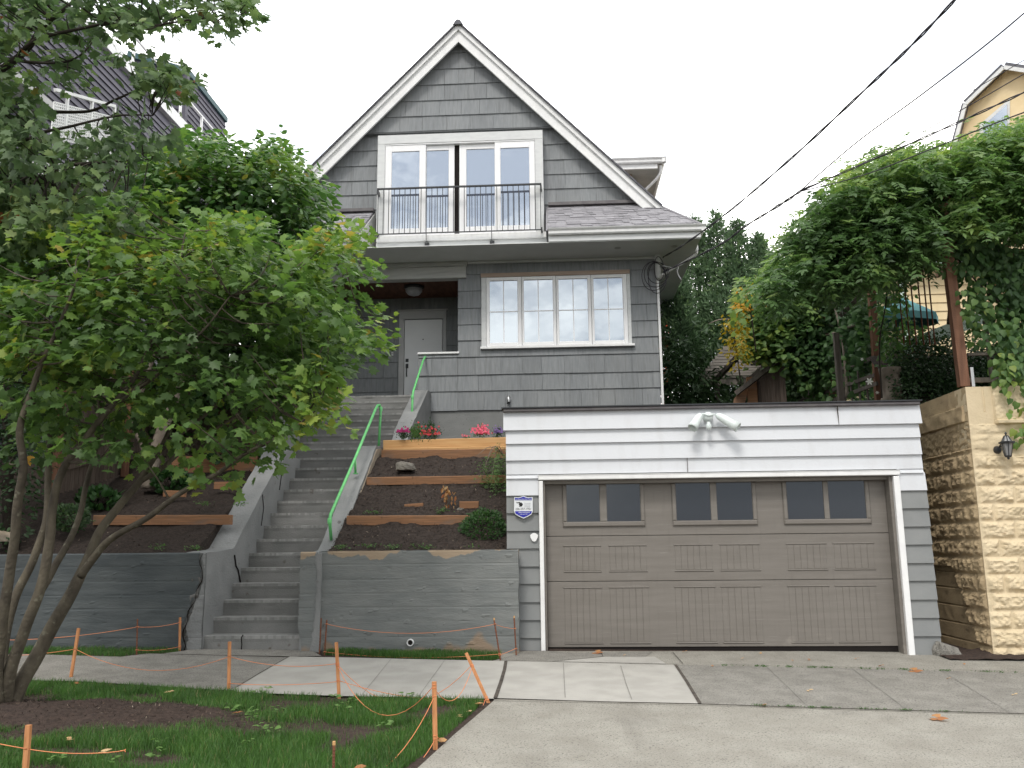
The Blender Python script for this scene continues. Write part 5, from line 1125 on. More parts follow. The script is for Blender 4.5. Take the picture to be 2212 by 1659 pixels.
MB().box(Cn.x-.06, Cn.y-.07, ztop, Cn.x+.07, Cn.y+.08, ztw-.05).build('corner_board', M['darksiding'], dk)
# roof terrace rail above the white band
rt = MB(); pr0 = lx(300,128)
for x, y in ((283,160),(338,225),(385,275),(430,325)): p = lx(x, y); MB().box(LBX-.0, p.y-.03, ztop+.301, LBX+.05, p.y+.03, ztop+1.0).build('rail_post', M['white'], dk)
MB().box(LBX-.0, 10, ztop+1.001, LBX+.05, yB, ztop+1.05).build('terrace_rail', M['white'], dk)
# lower balcony with perforated panels
ba = at(119,194,12.0); bb = at(248,230,13.4)
bl = MB(); MB().beam(ba, bb, .05, .05).build('balcony_rail', M['white'], dk)
pn = MB(); N_ = 34; d = (bb-ba)
for k in range(0, N_+1):
    p = ba+d*(k/N_); pn.box(p.x-.008, p.y-.006, p.z-.80, p.x+.008, p.y+.006, p.z-.20)
for k in range(13): pn.beam(ba+Vector((0,0,-.20-.05*k)), bb+Vector((0,0,-.20-.05*k)), .010, .016)
pn.build('perforated_panel', M['white'], dk)
for u in (.2,.6,1.0): p = ba+d*u; MB().box(p.x-.02,p.y-.02,p.z-1.1,p.x+.02,p.y+.02,p.z).build('balcony_post', M['white'], dk)
MB().prism([(ba.x-1,ba.y,ba.z-1.3),(bb.x,bb.y,bb.z-1.3),(LBX,bb.y+.1,bb.z-1.3),(ba.x-1,ba.y+2,ba.z-1.3)], (0,0,.2)).build('balcony_slab', M['soffit'], dk)
MB().prism([(LBX-2,11.0,bb.z+.45),(LBX+.5,11.0,bb.z+.45),(LBX+.5,14.5,bb.z+.45),(LBX-2,14.5,bb.z+.45)], (0,0,.12)).build('balcony_soffit', M['beam'], dk)

# ================================================================== left wooden fences
def boards(t, P0, P1, z0, z1, m, n, dpt=.02, nm='board'):
    P0 = Vector((P0[0],P0[1],0)); P1 = Vector((P1[0],P1[1],0)); d = (P1-P0)/n; nn = Vector((-d.y,d.x,0)).normalized()*dpt
    b = MB()
    for k in range(n):
        a = P0+d*k+d*.03; c = P0+d*(k+.97); za = z0[0]+(z0[1]-z0[0])*k/n; zb_ = z1[0]+(z1[1]-z1[0])*k/n+random.uniform(-.01,.01)
        b.add([(a.x,a.y,za),(c.x,c.y,za),(c.x,c.y,zb_),(a.x,a.y,zb_),(a.x+nn.x,a.y+nn.y,za),(c.x+nn.x,c.y+nn.y,za),(c.x+nn.x,c.y+nn.y,zb_),(a.x+nn.x,a.y+nn.y,zb_)], [(0,1,2,3),(3,2,6,7),(0,3,7,4),(1,5,6,2)], random.random())
    return b.build(nm, m, t)
f1 = thing('board_fence', (-8.2, 13, 1.5), 'weathered grey brown board fence running back along the left garden bed', 'fence')
P0 = at(100,1058,11.6); P1 = at(378,978,15.0)
boards(f1, P0, P1, (P0.z-.1,P1.z-.1), (P0.z+1.5,P1.z+1.45), M['fencewood'], 34, nm='board_panel')
for x, Y in ((112,11.7),(266,13.4)):
    u = (Y-11.6)/3.4; q = Vector(P0).lerp(P1, u); MB().box(q.x+.02, q.y-.09, q.z-.15, q.x+.11, q.y, q.z+1.55).build('post', M['pergola'], f1)
MB().beam(Vector(P0)+Vector((.03,-.03,.25)), Vector(P1)+Vector((.03,-.03,.25)), .05, .09).build('rail', M['fencewood'], f1)
f2 = thing('board_fence', (-6.5, 15.2, 2.6), 'weathered board fence with orange brown posts facing the street left of the stairs', 'fence')
Q0 = at(376,976,15.1); Q1 = at(592,978,15.1)
boards(f2, Q0, Q1, (Q0.z-.05,Q1.z-.05), (Q0.z+1.45,Q1.z+1.45), M['fencewood'], 26, nm='board_panel')
for x in (384,474,545): q = at(x,976,15.05); MB().box(q.x-.045, 15.0, q.z-.1, q.x+.045, 15.08, q.z+1.5).build('post', M['pergola'], f2)
MB().box(Q0.x, 15.02, Q0.z, Q1.x, 15.07, Q0.z+.10).build('rail', M['fencewood'], f2)

# ================================================================== TREES
def V3(x, y, Y): return at(x, y, Y)
def ncol(x, y, k=.006, a=.22, base=.45): return base + a*2*noise.noise(Vector((x*k*1.7, y*k*1.7, 3.3)))
# --- street vine maple: several stems out of one base, broad layered crown
mb0 = atg(22, 1532)
vm = thing('maple_tree', (mb0.x, mb0.y, mb0.z), 'multi stemmed maple with a broad bright green crown rising from the mulch at left', 'tree')
S = [
 [(22,1535,7.35,.085),(45,1475,7.35,.065),(88,1400,7.4,.060),(130,1325,7.4,.055),(165,1262,7.45,.050),(188,1215,7.5,.045),(215,1150,7.6,.040),(255,1095,7.7,.036),(300,1040,7.85,.032),(345,975,8.0,.028),(430,905,8.2,.024),(520,835,8.4,.019),(610,760,8.6,.014),(690,680,8.7,.009),(740,600,8.7,.005)],
 [(10,1525,7.3,.075),(25,1440,7.2,.050),(52,1360,7.15,.045),(85,1275,7.1,.042),(105,1180,7.1,.040),(112,1100,7.1,.036),(128,1030,7.1,.033),(180,950,7.2,.029),(250,870,7.3,.026),(300,800,7.4,.022),(335,720,7.5,.018),(375,620,7.5,.012),(400,500,7.5,.006)],
 [(2,1520,7.4,.06),(6,1400,7.5,.042),(35,1290,7.6,.038),(78,1195,7.7,.035),(100,1110,7.8,.032),(104,1020,7.9,.030),(106,930,8.0,.026),(95,850,8.1,.022),(60,760,8.1,.016),(30,640,8.1,.009)],
 [(-5,1520,7.2,.06),(-2,1400,7.1,.044),(22,1250,7.0,.040),(36,1130,6.9,.037),(50,1020,6.8,.033),(46,930,6.7,.028),(70,830,6.7,.022),(120,720,6.7,.016),(170,600,6.7,.009)],
 [(175,1245,7.45,.036),(215,1190,7.4,.032),(262,1150,7.3,.028),(330,1112,7.2,.025),(395,1062,7.1,.022),(470,1020,7.0,.018),(540,975,6.95,.015),(620,935,6.9,.010),(690,880,6.9,.005)],
 [(300,1040,7.85,.026),(350,1010,7.9,.023),(410,960,8.0,.020),(500,905,8.1,.018),(580,868,8.2,.015),(660,820,8.3,.011),(730,760,8.4,.007),(790,700,8.5,.004)],
 [(84,1278,7.16,.034),(135,1200,7.4,.030),(172,1120,7.6,.026),(185,1050,7.7,.024),(210,960,7.9,.020),(215,880,8.0,.016),(200,780,8.0,.010)],
 [(345,975,8.0,.020),(390,880,8.3,.016),(440,780,8.5,.012),(470,640,8.6,.008),(480,540,8.6,.004)],
 [(255,870,7.3,.018),(340,810,7.0,.014),(430,720,6.8,.010),(500,640,6.7,.006)],
 [(520,835,8.4,.012),(575,720,8.5,.009),(600,610,8.5,.006),(640,520,8.5,.003)]]
paths = [('trunk' if i < 4 else 'branch', [(V3(x,y,Y), r) for x,y,Y,r in s]) for i, s in enumerate(S)]
crown = [(-60,500),(20,485),(110,500),(200,470),(285,425),(330,405),(370,440),(430,470),(480,455),(540,455),(600,510),(640,540),(690,500),(735,485),(765,500),(750,545),(790,560),(800,575),(770,600),(740,640),(760,655),(800,650),(822,690),(812,735),(770,760),(735,800),(715,825),(700,880),(722,880),(700,905),(650,925),(620,935),(575,935),(520,905),(430,925),(350,905),(300,860),(220,880),(160,850),(90,800),(30,830),(-60,860)]
def ymap(mid, th):
    return lambda x, y: mid + random.uniform(-1, 1)*th
cen = sample(crown, 720, ymap(7.7, 1.25))
cen = [c for c in cen if not (c[2] > 800 and c[1] < 560 and random.random() < .55) and noise.noise(Vector((c[1]*.013, c[2]*.017, 1))) > -.33]
cen += [c for c in sample([(60,840),(300,850),(520,900),(570,950),(430,1000),(330,975),(200,985),(60,950)], 62, ymap(7.6, .9)) if noise.noise(Vector((c[1]*.013, c[2]*.017, 8))) > -.1]
edge = [(775,585,8.6),(790,570,8.6),(740,495,8.6),(760,510,8.6),(810,680,8.6),(805,720,8.6),(318,415,7.4),(300,430,7.4),(345,430,7.4),(700,885,7.8),(640,930,7.8),(60,850,6.6),(25,870,6.6),(120,920,7),(240,975,6.8),(240,960,6.8),(560,1000,7.2),(470,1030,7.1),(430,985,7.1),(40,975,6.9),(530,975,7.6),(120,865,7),(340,985,8),(420,950,8)]
cen += [(at(x,y,Y),x,y) for x,y,Y in edge]
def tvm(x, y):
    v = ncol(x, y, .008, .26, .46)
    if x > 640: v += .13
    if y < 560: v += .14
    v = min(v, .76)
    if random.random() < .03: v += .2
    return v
limbs(vm, paths, M['bark'], cen, every=2)
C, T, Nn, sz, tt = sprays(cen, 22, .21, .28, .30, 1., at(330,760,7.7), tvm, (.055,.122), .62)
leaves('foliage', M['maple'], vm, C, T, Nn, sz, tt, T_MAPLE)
print('maple leaves', len(C))
# cut end and orphan leaf
# --- darker maple reaching in from the upper left
tm = thing('maple_tree', at(-260, 1500, 8.6), 'darker green maple reaching in from the upper left in front of the dark sided building', 'tree')
S2 = [
 [(-300,1500,8.6,.16),(-290,1000,8.6,.14),(-270,600,8.5,.12),(-200,350,8.4,.09),(-80,210,8.3,.06)],
 [(-80,210,8.3,.05),(0,150,8.2,.040),(55,108,8.2,.034),(90,60,8.1,.028),(150,10,8.0,.018),(200,-40,8,.01)],
 [(40,115,8.2,.026),(80,85,8.1,.022),(150,68,8.0,.018),(230,50,7.9,.014),(330,55,7.8,.011),(430,40,7.7,.008),(520,30,7.7,.004)],
 [(-80,210,8.3,.04),(0,131,8.2,.020),(60,133,8.2,.017),(130,136,8.1,.013),(170,120,8.0,.010),(205,80,8,.006)],
 [(-200,350,8.4,.05),(-60,290,8.5,.035),(20,260,8.6,.026),(90,242,8.6,.020),(190,241,8.6,.016),(250,215,8.5,.013),(310,187,8.5,.010),(380,165,8.4,.006)],
 [(-60,290,8.5,.03),(60,300,8.3,.022),(90,288,8.2,.018),(160,272,8.1,.014),(250,250,8.0,.010),(330,250,8,.006)],
 [(-270,600,8.5,.07),(-120,480,8.1,.045),(0,400,7.9,.030),(120,360,7.8,.020),(240,350,7.8,.012),(320,345,7.8,.006)]]
paths = [('trunk' if i == 0 else 'branch', [(V3(x,y,Y), r) for x,y,Y,r in s]) for i, s in enumerate(S2)]
polys = [([(-80,-60),(320,-60),(330,30),(280,60),(240,90),(200,110),(120,60),(-80,110)], 88),
         ([(250,-60),(545,-60),(548,30),(520,52),(470,60),(420,35),(370,50),(330,40),(300,60),(250,50)], 70),
         ([(190,95),(330,110),(400,130),(385,160),(330,165),(300,140),(200,125)], 18),
         ([(300,180),(340,160),(420,170),(415,190),(350,198)], 14),
         ([(-80,120),(60,140),(90,190),(80,300),(60,420),(130,520),(-80,560)], 150),
         ([(90,110),(190,130),(180,180),(120,185),(80,160)], 16),
         ([(60,230),(150,300),(230,240),(330,215),(400,260),(400,300),(330,330),(320,400),(260,480),(150,520),(90,440)], 100),
         ([(-80,380),(130,430),(250,420),(300,500),(200,560),(60,560),(-80,560)], 60)]
cen = []
for pl, n in polys: cen += sample(pl, n, ymap(8.0, .7))
cen = [c for c in cen if noise.noise(Vector((c[1]*.016, c[2]*.02, 5))) > -.30 and not inpoly(c[1], c[2], [(130,188),(240,215),(262,262),(190,270),(120,240)]) and not inpoly(c[1], c[2], [(150,120),(230,120),(320,195),(380,240),(400,300),(330,260),(250,215)])]
limbs(tm, paths, M['barkd'], cen, every=2)
C, T, Nn, sz, tt = sprays(cen, 12, .19, .35, .55, .8, at(100,250,8.3), lambda x, y: ncol(x,y,.009,.2,.54) + (.4 if abs(x-375) < 22 and abs(y-285) < 26 else 0), (.075,.145), .65)
leaves('foliage', M['maple2'], tm, C, T, Nn, sz, tt, T_MAPLE)
# --- magnolia-like tree behind, left of the stairs
gb_ = at(330, 1050, 12.6)
mg = thing('broadleaf_tree', gb_, 'dense broad leaved tree with a pale trunk standing between the maples and the house', 'tree')
S3 = [[(322,1055,12.6,.12),(330,1000,12.6,.10),(345,950,12.6,.09),(380,850,12.6,.085),(430,740,12.6,.07),(480,620,12.6,.05),(500,500,12.6,.03),(510,400,12.6,.015)],
      [(326,1010,12.6,.07),(310,960,12.5,.05),(290,900,12.5,.04),(330,780,12.3,.03),(380,640,12.2,.025),(400,500,12.2,.015)],
      [(430,740,12.6,.05),(560,640,12.9,.035),(620,540,13,.02),(640,440,13,.01)]]
paths = [('trunk' if i == 0 else 'branch', [(V3(x,y,Y), r) for x,y,Y,r in s]) for i, s in enumerate(S3)]
mpoly = [(300,330),(380,320),(430,290),(470,305),(520,330),(545,325),(580,305),(630,330),(660,370),(690,390),(705,430),(700,500),(690,580),(640,620),(560,620),(480,640),(300,640),(250,520),(270,400)]
cen = sample(mpoly, 950, ymap(12.6, 1.2)); cen += [(at(x,y,12.6),x,y) for x,y in ((435,288),(590,302),(560,318),(665,372),(700,410),(640,338),(480,300),(708,470),(520,322))]
limbs(mg, paths, M['barkw'], cen, every=4)
C, T, Nn, sz, tt = sprays(cen, 14, .22, .45, .45, .8, at(500,520,12.6), lambda x, y: ncol(x,y,.01,.2,.42) + (.22 if y < 380 else 0) + (.12 if x > 660 else 0), (.11,.17), .45)
leaves('foliage', M['magnolia'], mg, C, T, Nn, sz, tt, T_OVAL, 1.25)
# --- dark evergreen mass at the far left and hedge behind the bed
he = thing('evergreen_hedge', at(20,1150,10.95), 'very dark evergreen hedge at the left edge behind the maple stems', 'hedge')
cen = sample([(-120,560),(120,560),(130,760),(110,960),(60,1120),(40,1170),(-120,1180)], 330, ymap(10.95, .3))
C, T, Nn, sz, tt = sprays(cen, 16, .22, .6, .3, .5, None, lambda x, y: .3, (.05,.10), .9); leaves('foliage', M['ivy'], he, C, T, Nn, sz, tt, T_OVAL)
MB().tube([at(20,1180,11), at(15,900,11), at(20,600,11)], [.08,.06,.03], 8).build('trunk', M['barkd'], he, True)
bk = thing('garden_tree', at(250,950,14.2), 'dark leafy tree filling the gap behind the maple crown above the board fence', 'tree')
cen = sample([(400,640),(620,640),(620,820),(420,860)], 190, ymap(14.6,.5)) + sample([(-100,480),(300,480),(600,560),(690,600),(690,720),(640,800),(560,850),(420,900),(200,900),(60,900),(-100,900)], 680, ymap(14.4, .7))
C, T, Nn, sz, tt = sprays(cen, 13, .32, .5, .4, .8, None, lambda x, y: ncol(x,y,.01,.2,.35), (.12,.19), .6); leaves('foliage', M['magnolia'], bk, C, T, Nn, sz, tt, T_OVAL, 1.2)
MB().tube([at(250,1000,14.4), at(260,800,14.4), at(270,560,14.4)], [.12,.10,.04], 10, sm=3).build('trunk', M['barkd'], bk, True)

# --- conifers right of the house
cf = [(1500,470,.30),(1545,458,.34),(1590,478,.34),(1640,510,.30),(1680,555,.26),(1462,560,.25)]
clabs = ['dark conifer closest to the house corner with a thin sparse top','tallest dark conifer right behind the overhead wires','dark pointed conifer in the middle of the row right of the house','dark conifer with a sloping shoulder right of the tallest one','shortest dark conifer at the right end of the row above the golden shrub','low dark conifer directly beside the house downspout']
for i, (x, y, wd) in enumerate(cf):
    Y = 21+random.uniform(-.8,.8); top = at(x,y,Y); base = Vector((top.x, Y, 3.6))
    tr = thing('conifer_tree', base, clabs[i], 'conifer', 'conifers in a row right of the house')
    MB().tube([base, (top.x+.05,Y,(base.z+top.z)/2), top], [.11,.07,.015], 8).build('trunk', M['barkd'], tr, True)
    C = []; T = []; Nn = []; tt = []; H_ = top.z-base.z
    for k in range(4200):
        u = random.random()**.75; z = base.z + .25*H_*random.random() + (H_*(.78+.22*0))*(1-u) if False else top.z-H_*u
        if u > .62 and noise.noise(Vector((top.x*3+u*9, k*.001, z*1.7))) + random.uniform(-.2,.5) < .12*(u-.5)*4: continue
        rr = min(1.0, .07+u*2.0)*(.95+.5*noise.noise(Vector((z*2.2, i*7.7, 0))))*wd*2.9; a = random.uniform(0, 2*math.pi); r = rr*math.sqrt(random.random())*(1+.35*noise.noise(Vector((math.cos(a)*2,math.sin(a)*2,z*1.4+i))))
        C.append((top.x+r*math.cos(a), Y+r*math.sin(a), z)); d = .9+random.random()*.6
        T.append((math.cos(a)*.7+random.gauss(0,.35), math.sin(a)*.7+random.gauss(0,.35), random.uniform(.1,1.4) if u < .6 else random.uniform(-1.,.8))); Nn.append((random.gauss(0,.7), -1+random.gauss(0,.6), random.gauss(.4,.6)))
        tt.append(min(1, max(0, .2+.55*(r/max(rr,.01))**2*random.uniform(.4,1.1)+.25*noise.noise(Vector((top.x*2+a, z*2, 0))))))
    # each point becomes a little fan of slim sprays
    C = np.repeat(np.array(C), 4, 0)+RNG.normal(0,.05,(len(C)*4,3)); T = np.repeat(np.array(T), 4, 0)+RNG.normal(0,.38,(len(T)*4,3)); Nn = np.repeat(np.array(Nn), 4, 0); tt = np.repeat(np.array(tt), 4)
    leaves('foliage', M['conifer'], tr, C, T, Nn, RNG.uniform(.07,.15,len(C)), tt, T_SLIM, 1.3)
bb_ = thing('bamboo_clump', at(1450,850,19.3), 'feathery green undergrowth at the foot of the conifers beside the downspout', 'bush')
cen = sample([(1425,760),(1460,740),(1540,700),(1560,770),(1540,850),(1560,900),(1425,900)], 130, ymap(19.6, .5)); cen = [c for c in cen if c[2] > 760 or c[1] > 1440]
C, T, Nn, sz, tt = sprays(cen, 14, .35, .6, .5, .5, None, lambda x, y: .25+.3*random.random(), (.14,.26), .6); leaves('foliage', M['ivy'], bb_, C, T, Nn, sz, tt, T_SLIM)

# --- wisteria over the pergola
wi = thing('wisteria', (PX, 11.6, yzt), 'huge green wisteria mound smothering the top of the pergola', 'climbing plant')
wl_ = [(1640,640),(1690,560),(1720,500),(1760,470),(1800,420),(1850,370),(1900,345),(1960,335),(2040,335),(2080,320),(2130,300),(2200,275),(2330,270),(2330,505),(2212,500),(2120,500),(2060,480),(2030,520),(2005,565),(1950,580),(1880,590),(1800,620),(1740,640),(1690,650)]
cen = sample(wl_, 1900, lambda x, y: 11.3+random.uniform(-1.0,1.5)+ (y-430)*-.0012)
def wist(name, m, parent, cen, per, ll, spread, lsize, tintf, tpl=T_SLIM, droop=.6, wide=1.6):
    """pinnate sprays: a drooping rachis with leaflets in pairs"""
    C = []; T = []; Nn = []; tt = []
    for c, x, y in cen:
        base = tintf(x, y)
        for _ in range(per):
            a = random.uniform(0, 2*math.pi); up = random.uniform(-.8,1.0); d = np.array([math.cos(a), math.sin(a), up]); d /= np.linalg.norm(d)
            p = np.array(c)+np.random.default_rng(random.getrandbits(30)).normal(0, spread, 3)*np.array([1,1,.8]); side = np.cross(d, [0,0,1.]); side /= np.linalg.norm(side)+1e-6; tn = min(1,max(0,base+random.gauss(0,.14)))
            for k in range(5):
                u = (k+1)/5; q = p + d*ll*u + np.array([0,0,-droop*ll*u*u])
                for s_ in (-1, 1):
                    C.append(q); T.append(side*s_*.9+d*.55+np.array([0,0,-.35])); Nn.append(np.array([0,-.35,.8])+d*.3+np.array([random.gauss(0,.5),random.gauss(0,.5),random.gauss(0,.3)])); tt.append(tn)
            C.append(p+d*ll+np.array([0,0,-droop*ll])); T.append(d+np.array([0,0,-.9])); Nn.append(np.array([0,0,1.])+d); tt.append(tn)
    return leaves(name, m, parent, C, T, Nn, RNG.uniform(*lsize, len(C)), tt, tpl, wide)
def wt(x, y):
    v = .36 + .55*noise.noise(Vector((x*.022, y*.026, 2))) + .15*noise.noise(Vector((x*.07, y*.07, 5)))
    v += .25 if (x-2130)**2+((y-400)*1.3)**2 < 85**2 or y < 330+abs(x-2150)*.25 else 0
    return v
wist('foliage', M['wisteria'], wi, cen, 5, .19, .10, (.05,.12), wt)
top_ = [(1820,395),(1850,372),(1890,345),(1940,335),(1990,332),(2050,330),(2100,310),(2150,292),(2200,275),(1775,455),(1745,480),(1715,510),(1700,545),(1690,580),(1650,620),(2280,270)]
cen2 = [(at(x+random.gauss(0,14),y+random.gauss(0,10),11.2+random.uniform(-.4,.6)),x,y) for x,y in top_ for _ in range(9)]
wist('shoots', M['wisteria'], wi, cen2, 3, .24, .06, (.07,.11), lambda x, y: .75)
b = MB(); b.tube([(PX,y1+.05,yzt-.2),(PX+.06,y1+.1,yzt+1.2),(PX-.02,y1,yzt+2.2),(PX+.3,y1-.5,ptop+.3)], [.06,.05,.045,.03], 8, sm=5); b.tube([at(2050,700,11.1), at(2060,560,11.1), at(2030,470,11.1)], [.03,.03,.02], 7, sm=4); b.build('trunk', M['barkd'], wi, True)
# purple blossom panicle
Cb = [at(2107+random.gauss(0,3.5), 425+42*random.random()**1.4, 10.6) for _ in range(70)]
tag(leaves('wisteria_blossom', M['petal_v'], None, Cb, [(random.gauss(0,1),random.gauss(0,1),-.5) for _ in Cb], [(0,-1,random.gauss(0,.5)) for _ in Cb], .03, RNG.random(70), T_HEART), 'single hanging purple wisteria blossom near the pergola post', 'blossom')
# --- grape vine and climbers on the trellis
gv = thing('grape_vine', (TX, 14, 3), 'sprawling grape vine covering the trellis fence left of the far pergola post', 'climbing plant')
gp1 = [(1600,640),(1640,610),(1700,600),(1740,600),(1800,590),(1860,590),(1880,640),(1885,720),(1890,790),(1850,830),(1780,850),(1740,850),(1710,800),(1670,770),(1625,760),(1605,720)]
cen = sample(gp1, 1250, lambda x, y: min(15.9, atx(x,y,TX).y)+random.uniform(.12,1.0)); cen = [c for c in cen if noise.noise(Vector((c[1]*.02, c[2]*.02, 9))) > -.36 and not (c[2] > 770 and random.random() < .55)]
cen += [(at(x,y,14.2),x,y) for x,y in ((1703,575),(1715,560),(1705,550),(1650,600),(1680,590),(1620,630),(1590,690))]
C, T, Nn, sz, tt = sprays(cen, 11, .20, .7, .5, .5, at(1760,760,17), lambda x, y: ncol(x,y,.012,.2,.45)+(.36 if x < 1700 else .22 if y < 690 and x < 1790 else -.08), (.085,.155), .5); Nn = Nn + np.array([0,-.7,0])
leaves('foliage', M['vine'], gv, C, T, Nn, sz, tt, T_HEART)
b = MB()
for pts in ([(1760,860),(1750,780),(1700,700),(1650,640)],[(1830,860),(1820,740),(1790,640),(1720,590)],[(1640,760),(1600,700),(1560,690),(1530,700)],[(1850,700),(1800,720),(1740,735)]): b.tube([at(x,y,min(17.2,atx(x,y,TX).y-.05)) for x,y in pts], [.03,.022,.014,.006], 6, sm=5)
b.build('stem', M['barkw'], gv, True)
hb = thing('evergreen_hedge', at(1790,860,18.6), 'dark leafy hedge added behind the trellis fence and grape vine to darken the gaps', 'hedge')  # added filler foliage that darkens the bright sky gaps in the vine
cen = sample([(1690,640),(1760,600),(1900,560),(1930,700),(1900,880),(1690,880),(1650,800)], 330, ymap(18.8, .4))
C, T, Nn, sz, tt = sprays(cen, 14, .30, .7, .4, .4, None, lambda x, y: .2+.4*random.random(), (.10,.17), .8); leaves('foliage', M['ivy'], hb, C, T, Nn, sz, tt, T_OVAL, 1.3)
MB().tube([at(1790,880,18.9), at(1795,700,18.9)], .05, 7).build('stem', M['barkd'], hb, True)
for nm, pl, n, st_, lab in (('golden_shrub', [(1588,662),(1605,630),(1625,612),(1652,603),(1650,640),(1612,668)], 22, (.45,.35), 'orange golden leaved sprig glowing at the left end of the grape vine'),
                       ('golden_shrub', [(1555,725),(1575,690),(1608,680),(1612,740),(1604,795),(1582,785)], 30, (.15,.25), 'yellow green leaved vine hanging over the small slatted arbour')):
    q = at(pl[0][0]+20, pl[2][1], 15.3); t = thing(nm, q, lab, 'vine')
    cen = sample(pl, n, ymap(15.2, .25)); C, T, Nn, sz, tt = sprays(cen, 12, .13, .7, .5, .5, None, lambda x, y: st_[0]+random.random()*st_[1], (.06,.10), .6); leaves('foliage', M['goldleaf'], t, C, T, Nn, sz, tt, T_OVAL)
    MB().tube([q, q+Vector((.1,.1,-.5)), q+Vector((.2,.3,-1.2))], .012, 6, sm=3).build('stem', M['barkd'], t)
# --- climber right side in front of rail fence
cv = thing('climbing_vine', (6, 10.9, yzt), 'heart leaved climbing vine hanging over the yellow wall at the right edge', 'climbing plant')
cp = [(2060,500),(2120,520),(2230,520),(2330,540),(2330,860),(2215,830),(2195,845),(2150,800),(2120,760),(2085,700),(2085,640),(2110,600),(2060,570)]
cen = sample(cp, 330, ymap(11.0, .22)); cen = [c for c in cen if not (c[2] > 690 and c[1] < 2165 and random.random() < .9) and not (c[2] > 740 and random.random() < .4)]
cen += [(at(x+random.gauss(0,8),y+random.gauss(0,8),10.6),x,y) for x,y in ((2180,800),(2170,790),(2190,815),(2160,790),(2200,780),(2205,760),(2210,905),(2215,880),(2208,925),(2140,690),(2100,650),(2212,700),(2206,740)) for _ in range(2)]
C, T, Nn, sz, tt = sprays(cen, 11, .15, .7, .8, .25, None, lambda x, y: ncol(x,y,.012,.22,.5)+(.3 if y > 770 else 0), (.065,.115), .4); Nn = Nn+np.array([0,-1.1,0]); T = T+np.array([0,0,-.7])
leaves('foliage', M['vine'], cv, C, T, Nn, sz, tt, T_HEART)
b = MB(); b.tube([at(2212,840,10.95), at(2200,700,10.95), at(2120,620,10.95), at(2070,560,10.95)], [.02,.016,.012,.008], 6, sm=5); b.build('stem', M['barkd'], cv, True)
# ivy bank behind the stump
iv = thing('ivy_bank', at(2000,800,13.0), 'dark ivy covered bank between the stump and the near pergola post', 'ivy')
cen = sample([(1935,800),(1950,760),(2000,740),(2060,730),(2120,750),(2215,750),(2260,840),(2090,850),(2060,850),(1935,870)], 560, lambda x, y: 12.7+random.uniform(-.15,.15)-(y-800)*.006)
C, T, Nn, sz, tt = sprays(cen, 22, .18, .8, .4, .3, None, lambda x, y: .25+.35*random.random(), (.035,.06), .9); leaves('foliage', M['ivy'], iv, C, T, Nn, sz, tt, T_OVAL, 1.3)
MB().grid(lambda u, v: Vector((4.85+3.6*u, 12.2+1.4*v, 3.0+1.05*v+.05*fbm(u*5,v*5))), 20, 12).build('bank_soil', M['soil'], iv, True)
iv2 = thing('climbing_vine', at(1915,700,12.35), 'thin leafy vine climbing the far pergola post and the bar screen', 'climbing plant')
cen = sample([(1890,560),(1950,560),(1960,640),(1950,700),(2030,715),(1990,735),(1930,740),(1950,780),(1910,790),(1895,700)], 75, ymap(12.9, .4)); C, T, Nn, sz, tt = sprays(cen, 8, .12, .9, .5, .3, None, lambda x, y: .4+.3*random.random(), (.06,.10), .5); leaves('foliage', M['vine'], iv2, C, T, Nn, sz, tt, T_HEART)
MB().tube([at(1905,860,12.3), at(1900,740,12.25), at(1915,640,12.25), at(1905,560,12.25)], [.012,.010,.008,.005], 6, sm=5).build('stem', M['barkd'], iv2, True)
for k, (x, y) in enumerate(((1878,824),(1862,776),(1895,848))):
    q = at(x,y,12.5 if k == 0 else 13.0); n = 6; C = [q]*n; T = [(math.cos(a), -.2, math.sin(a)) for a in [k2*2*math.pi/n for k2 in range(n)]]
    tag(leaves('white_flower', M['petal_w'], None, C, T, [(0,-1,.1)]*n, .06 if k == 0 else .03, .5, T_OVAL), ['large white star shaped flower beside the far pergola post','small white flower on the trellis higher up in the grape vine','small white flower low on the trellis near the garage roof'][k], 'flower')

# ================================================================== small garden plants
def shrub(name, c, rx, ry, rz, n, size, m, label, cat='shrub', tpl=T_OVAL, tf=.4, stem=True):
    t = thing(name, (c[0],c[1],c[2]-rz*.9), label, cat); C = []; T = []; Nn = []; tt = []
    for _ in range(n):
        d = np.random.default_rng(random.getrandbits(31)).normal(0,1,3); d /= np.linalg.norm(d); r = random.uniform(.55,1)**.6*(1+.22*noise.noise(Vector(d*2.4)+Vector(c)))
        C.append((c[0]+d[0]*rx*r, c[1]+d[1]*ry*r, c[2]+d[2]*rz*r)); T.append(d+np.array([random.gauss(0,.5),random.gauss(0,.5),.5])); Nn.append(d+np.array([0,-.3,.6])); tt.append(min(1,max(0,tf+.3*noise.noise(Vector(d*3))+random.gauss(0,.14))))
    leaves('foliage', m, t, C, T, Nn, RNG.uniform(*size, n), tt, tpl)
    if stem:
        b = MB()
        for k in range(7): a = k*.9; b.tube([(c[0],c[1],c[2]-rz*1.0), (c[0]+rx*.4*math.cos(a),c[1]+ry*.4*math.sin(a),c[2]), (c[0]+rx*.75*math.cos(a),c[1]+ry*.75*math.sin(a),c[2]+rz*.5)], [.009,.006,.003], 5, sm=2)
        b.build('stem', M['barkd'], t)
    return t
p = at(1045,1140,11.25); shrub('round_shrub', (p.x,p.y,p.z), .30, .28, .235, 2600, (.022,.042), M['shrub'], 'rounded dark green shrub on the lowest right terrace against the garage', tf=.5)
p = at(150,1118,11.15); shrub('round_shrub', (p.x,p.y,p.z), .26, .22, .17, 1300, (.03,.055), M['ivy'], 'low dark shrub on the left retaining wall between the maple stems', tf=.55)
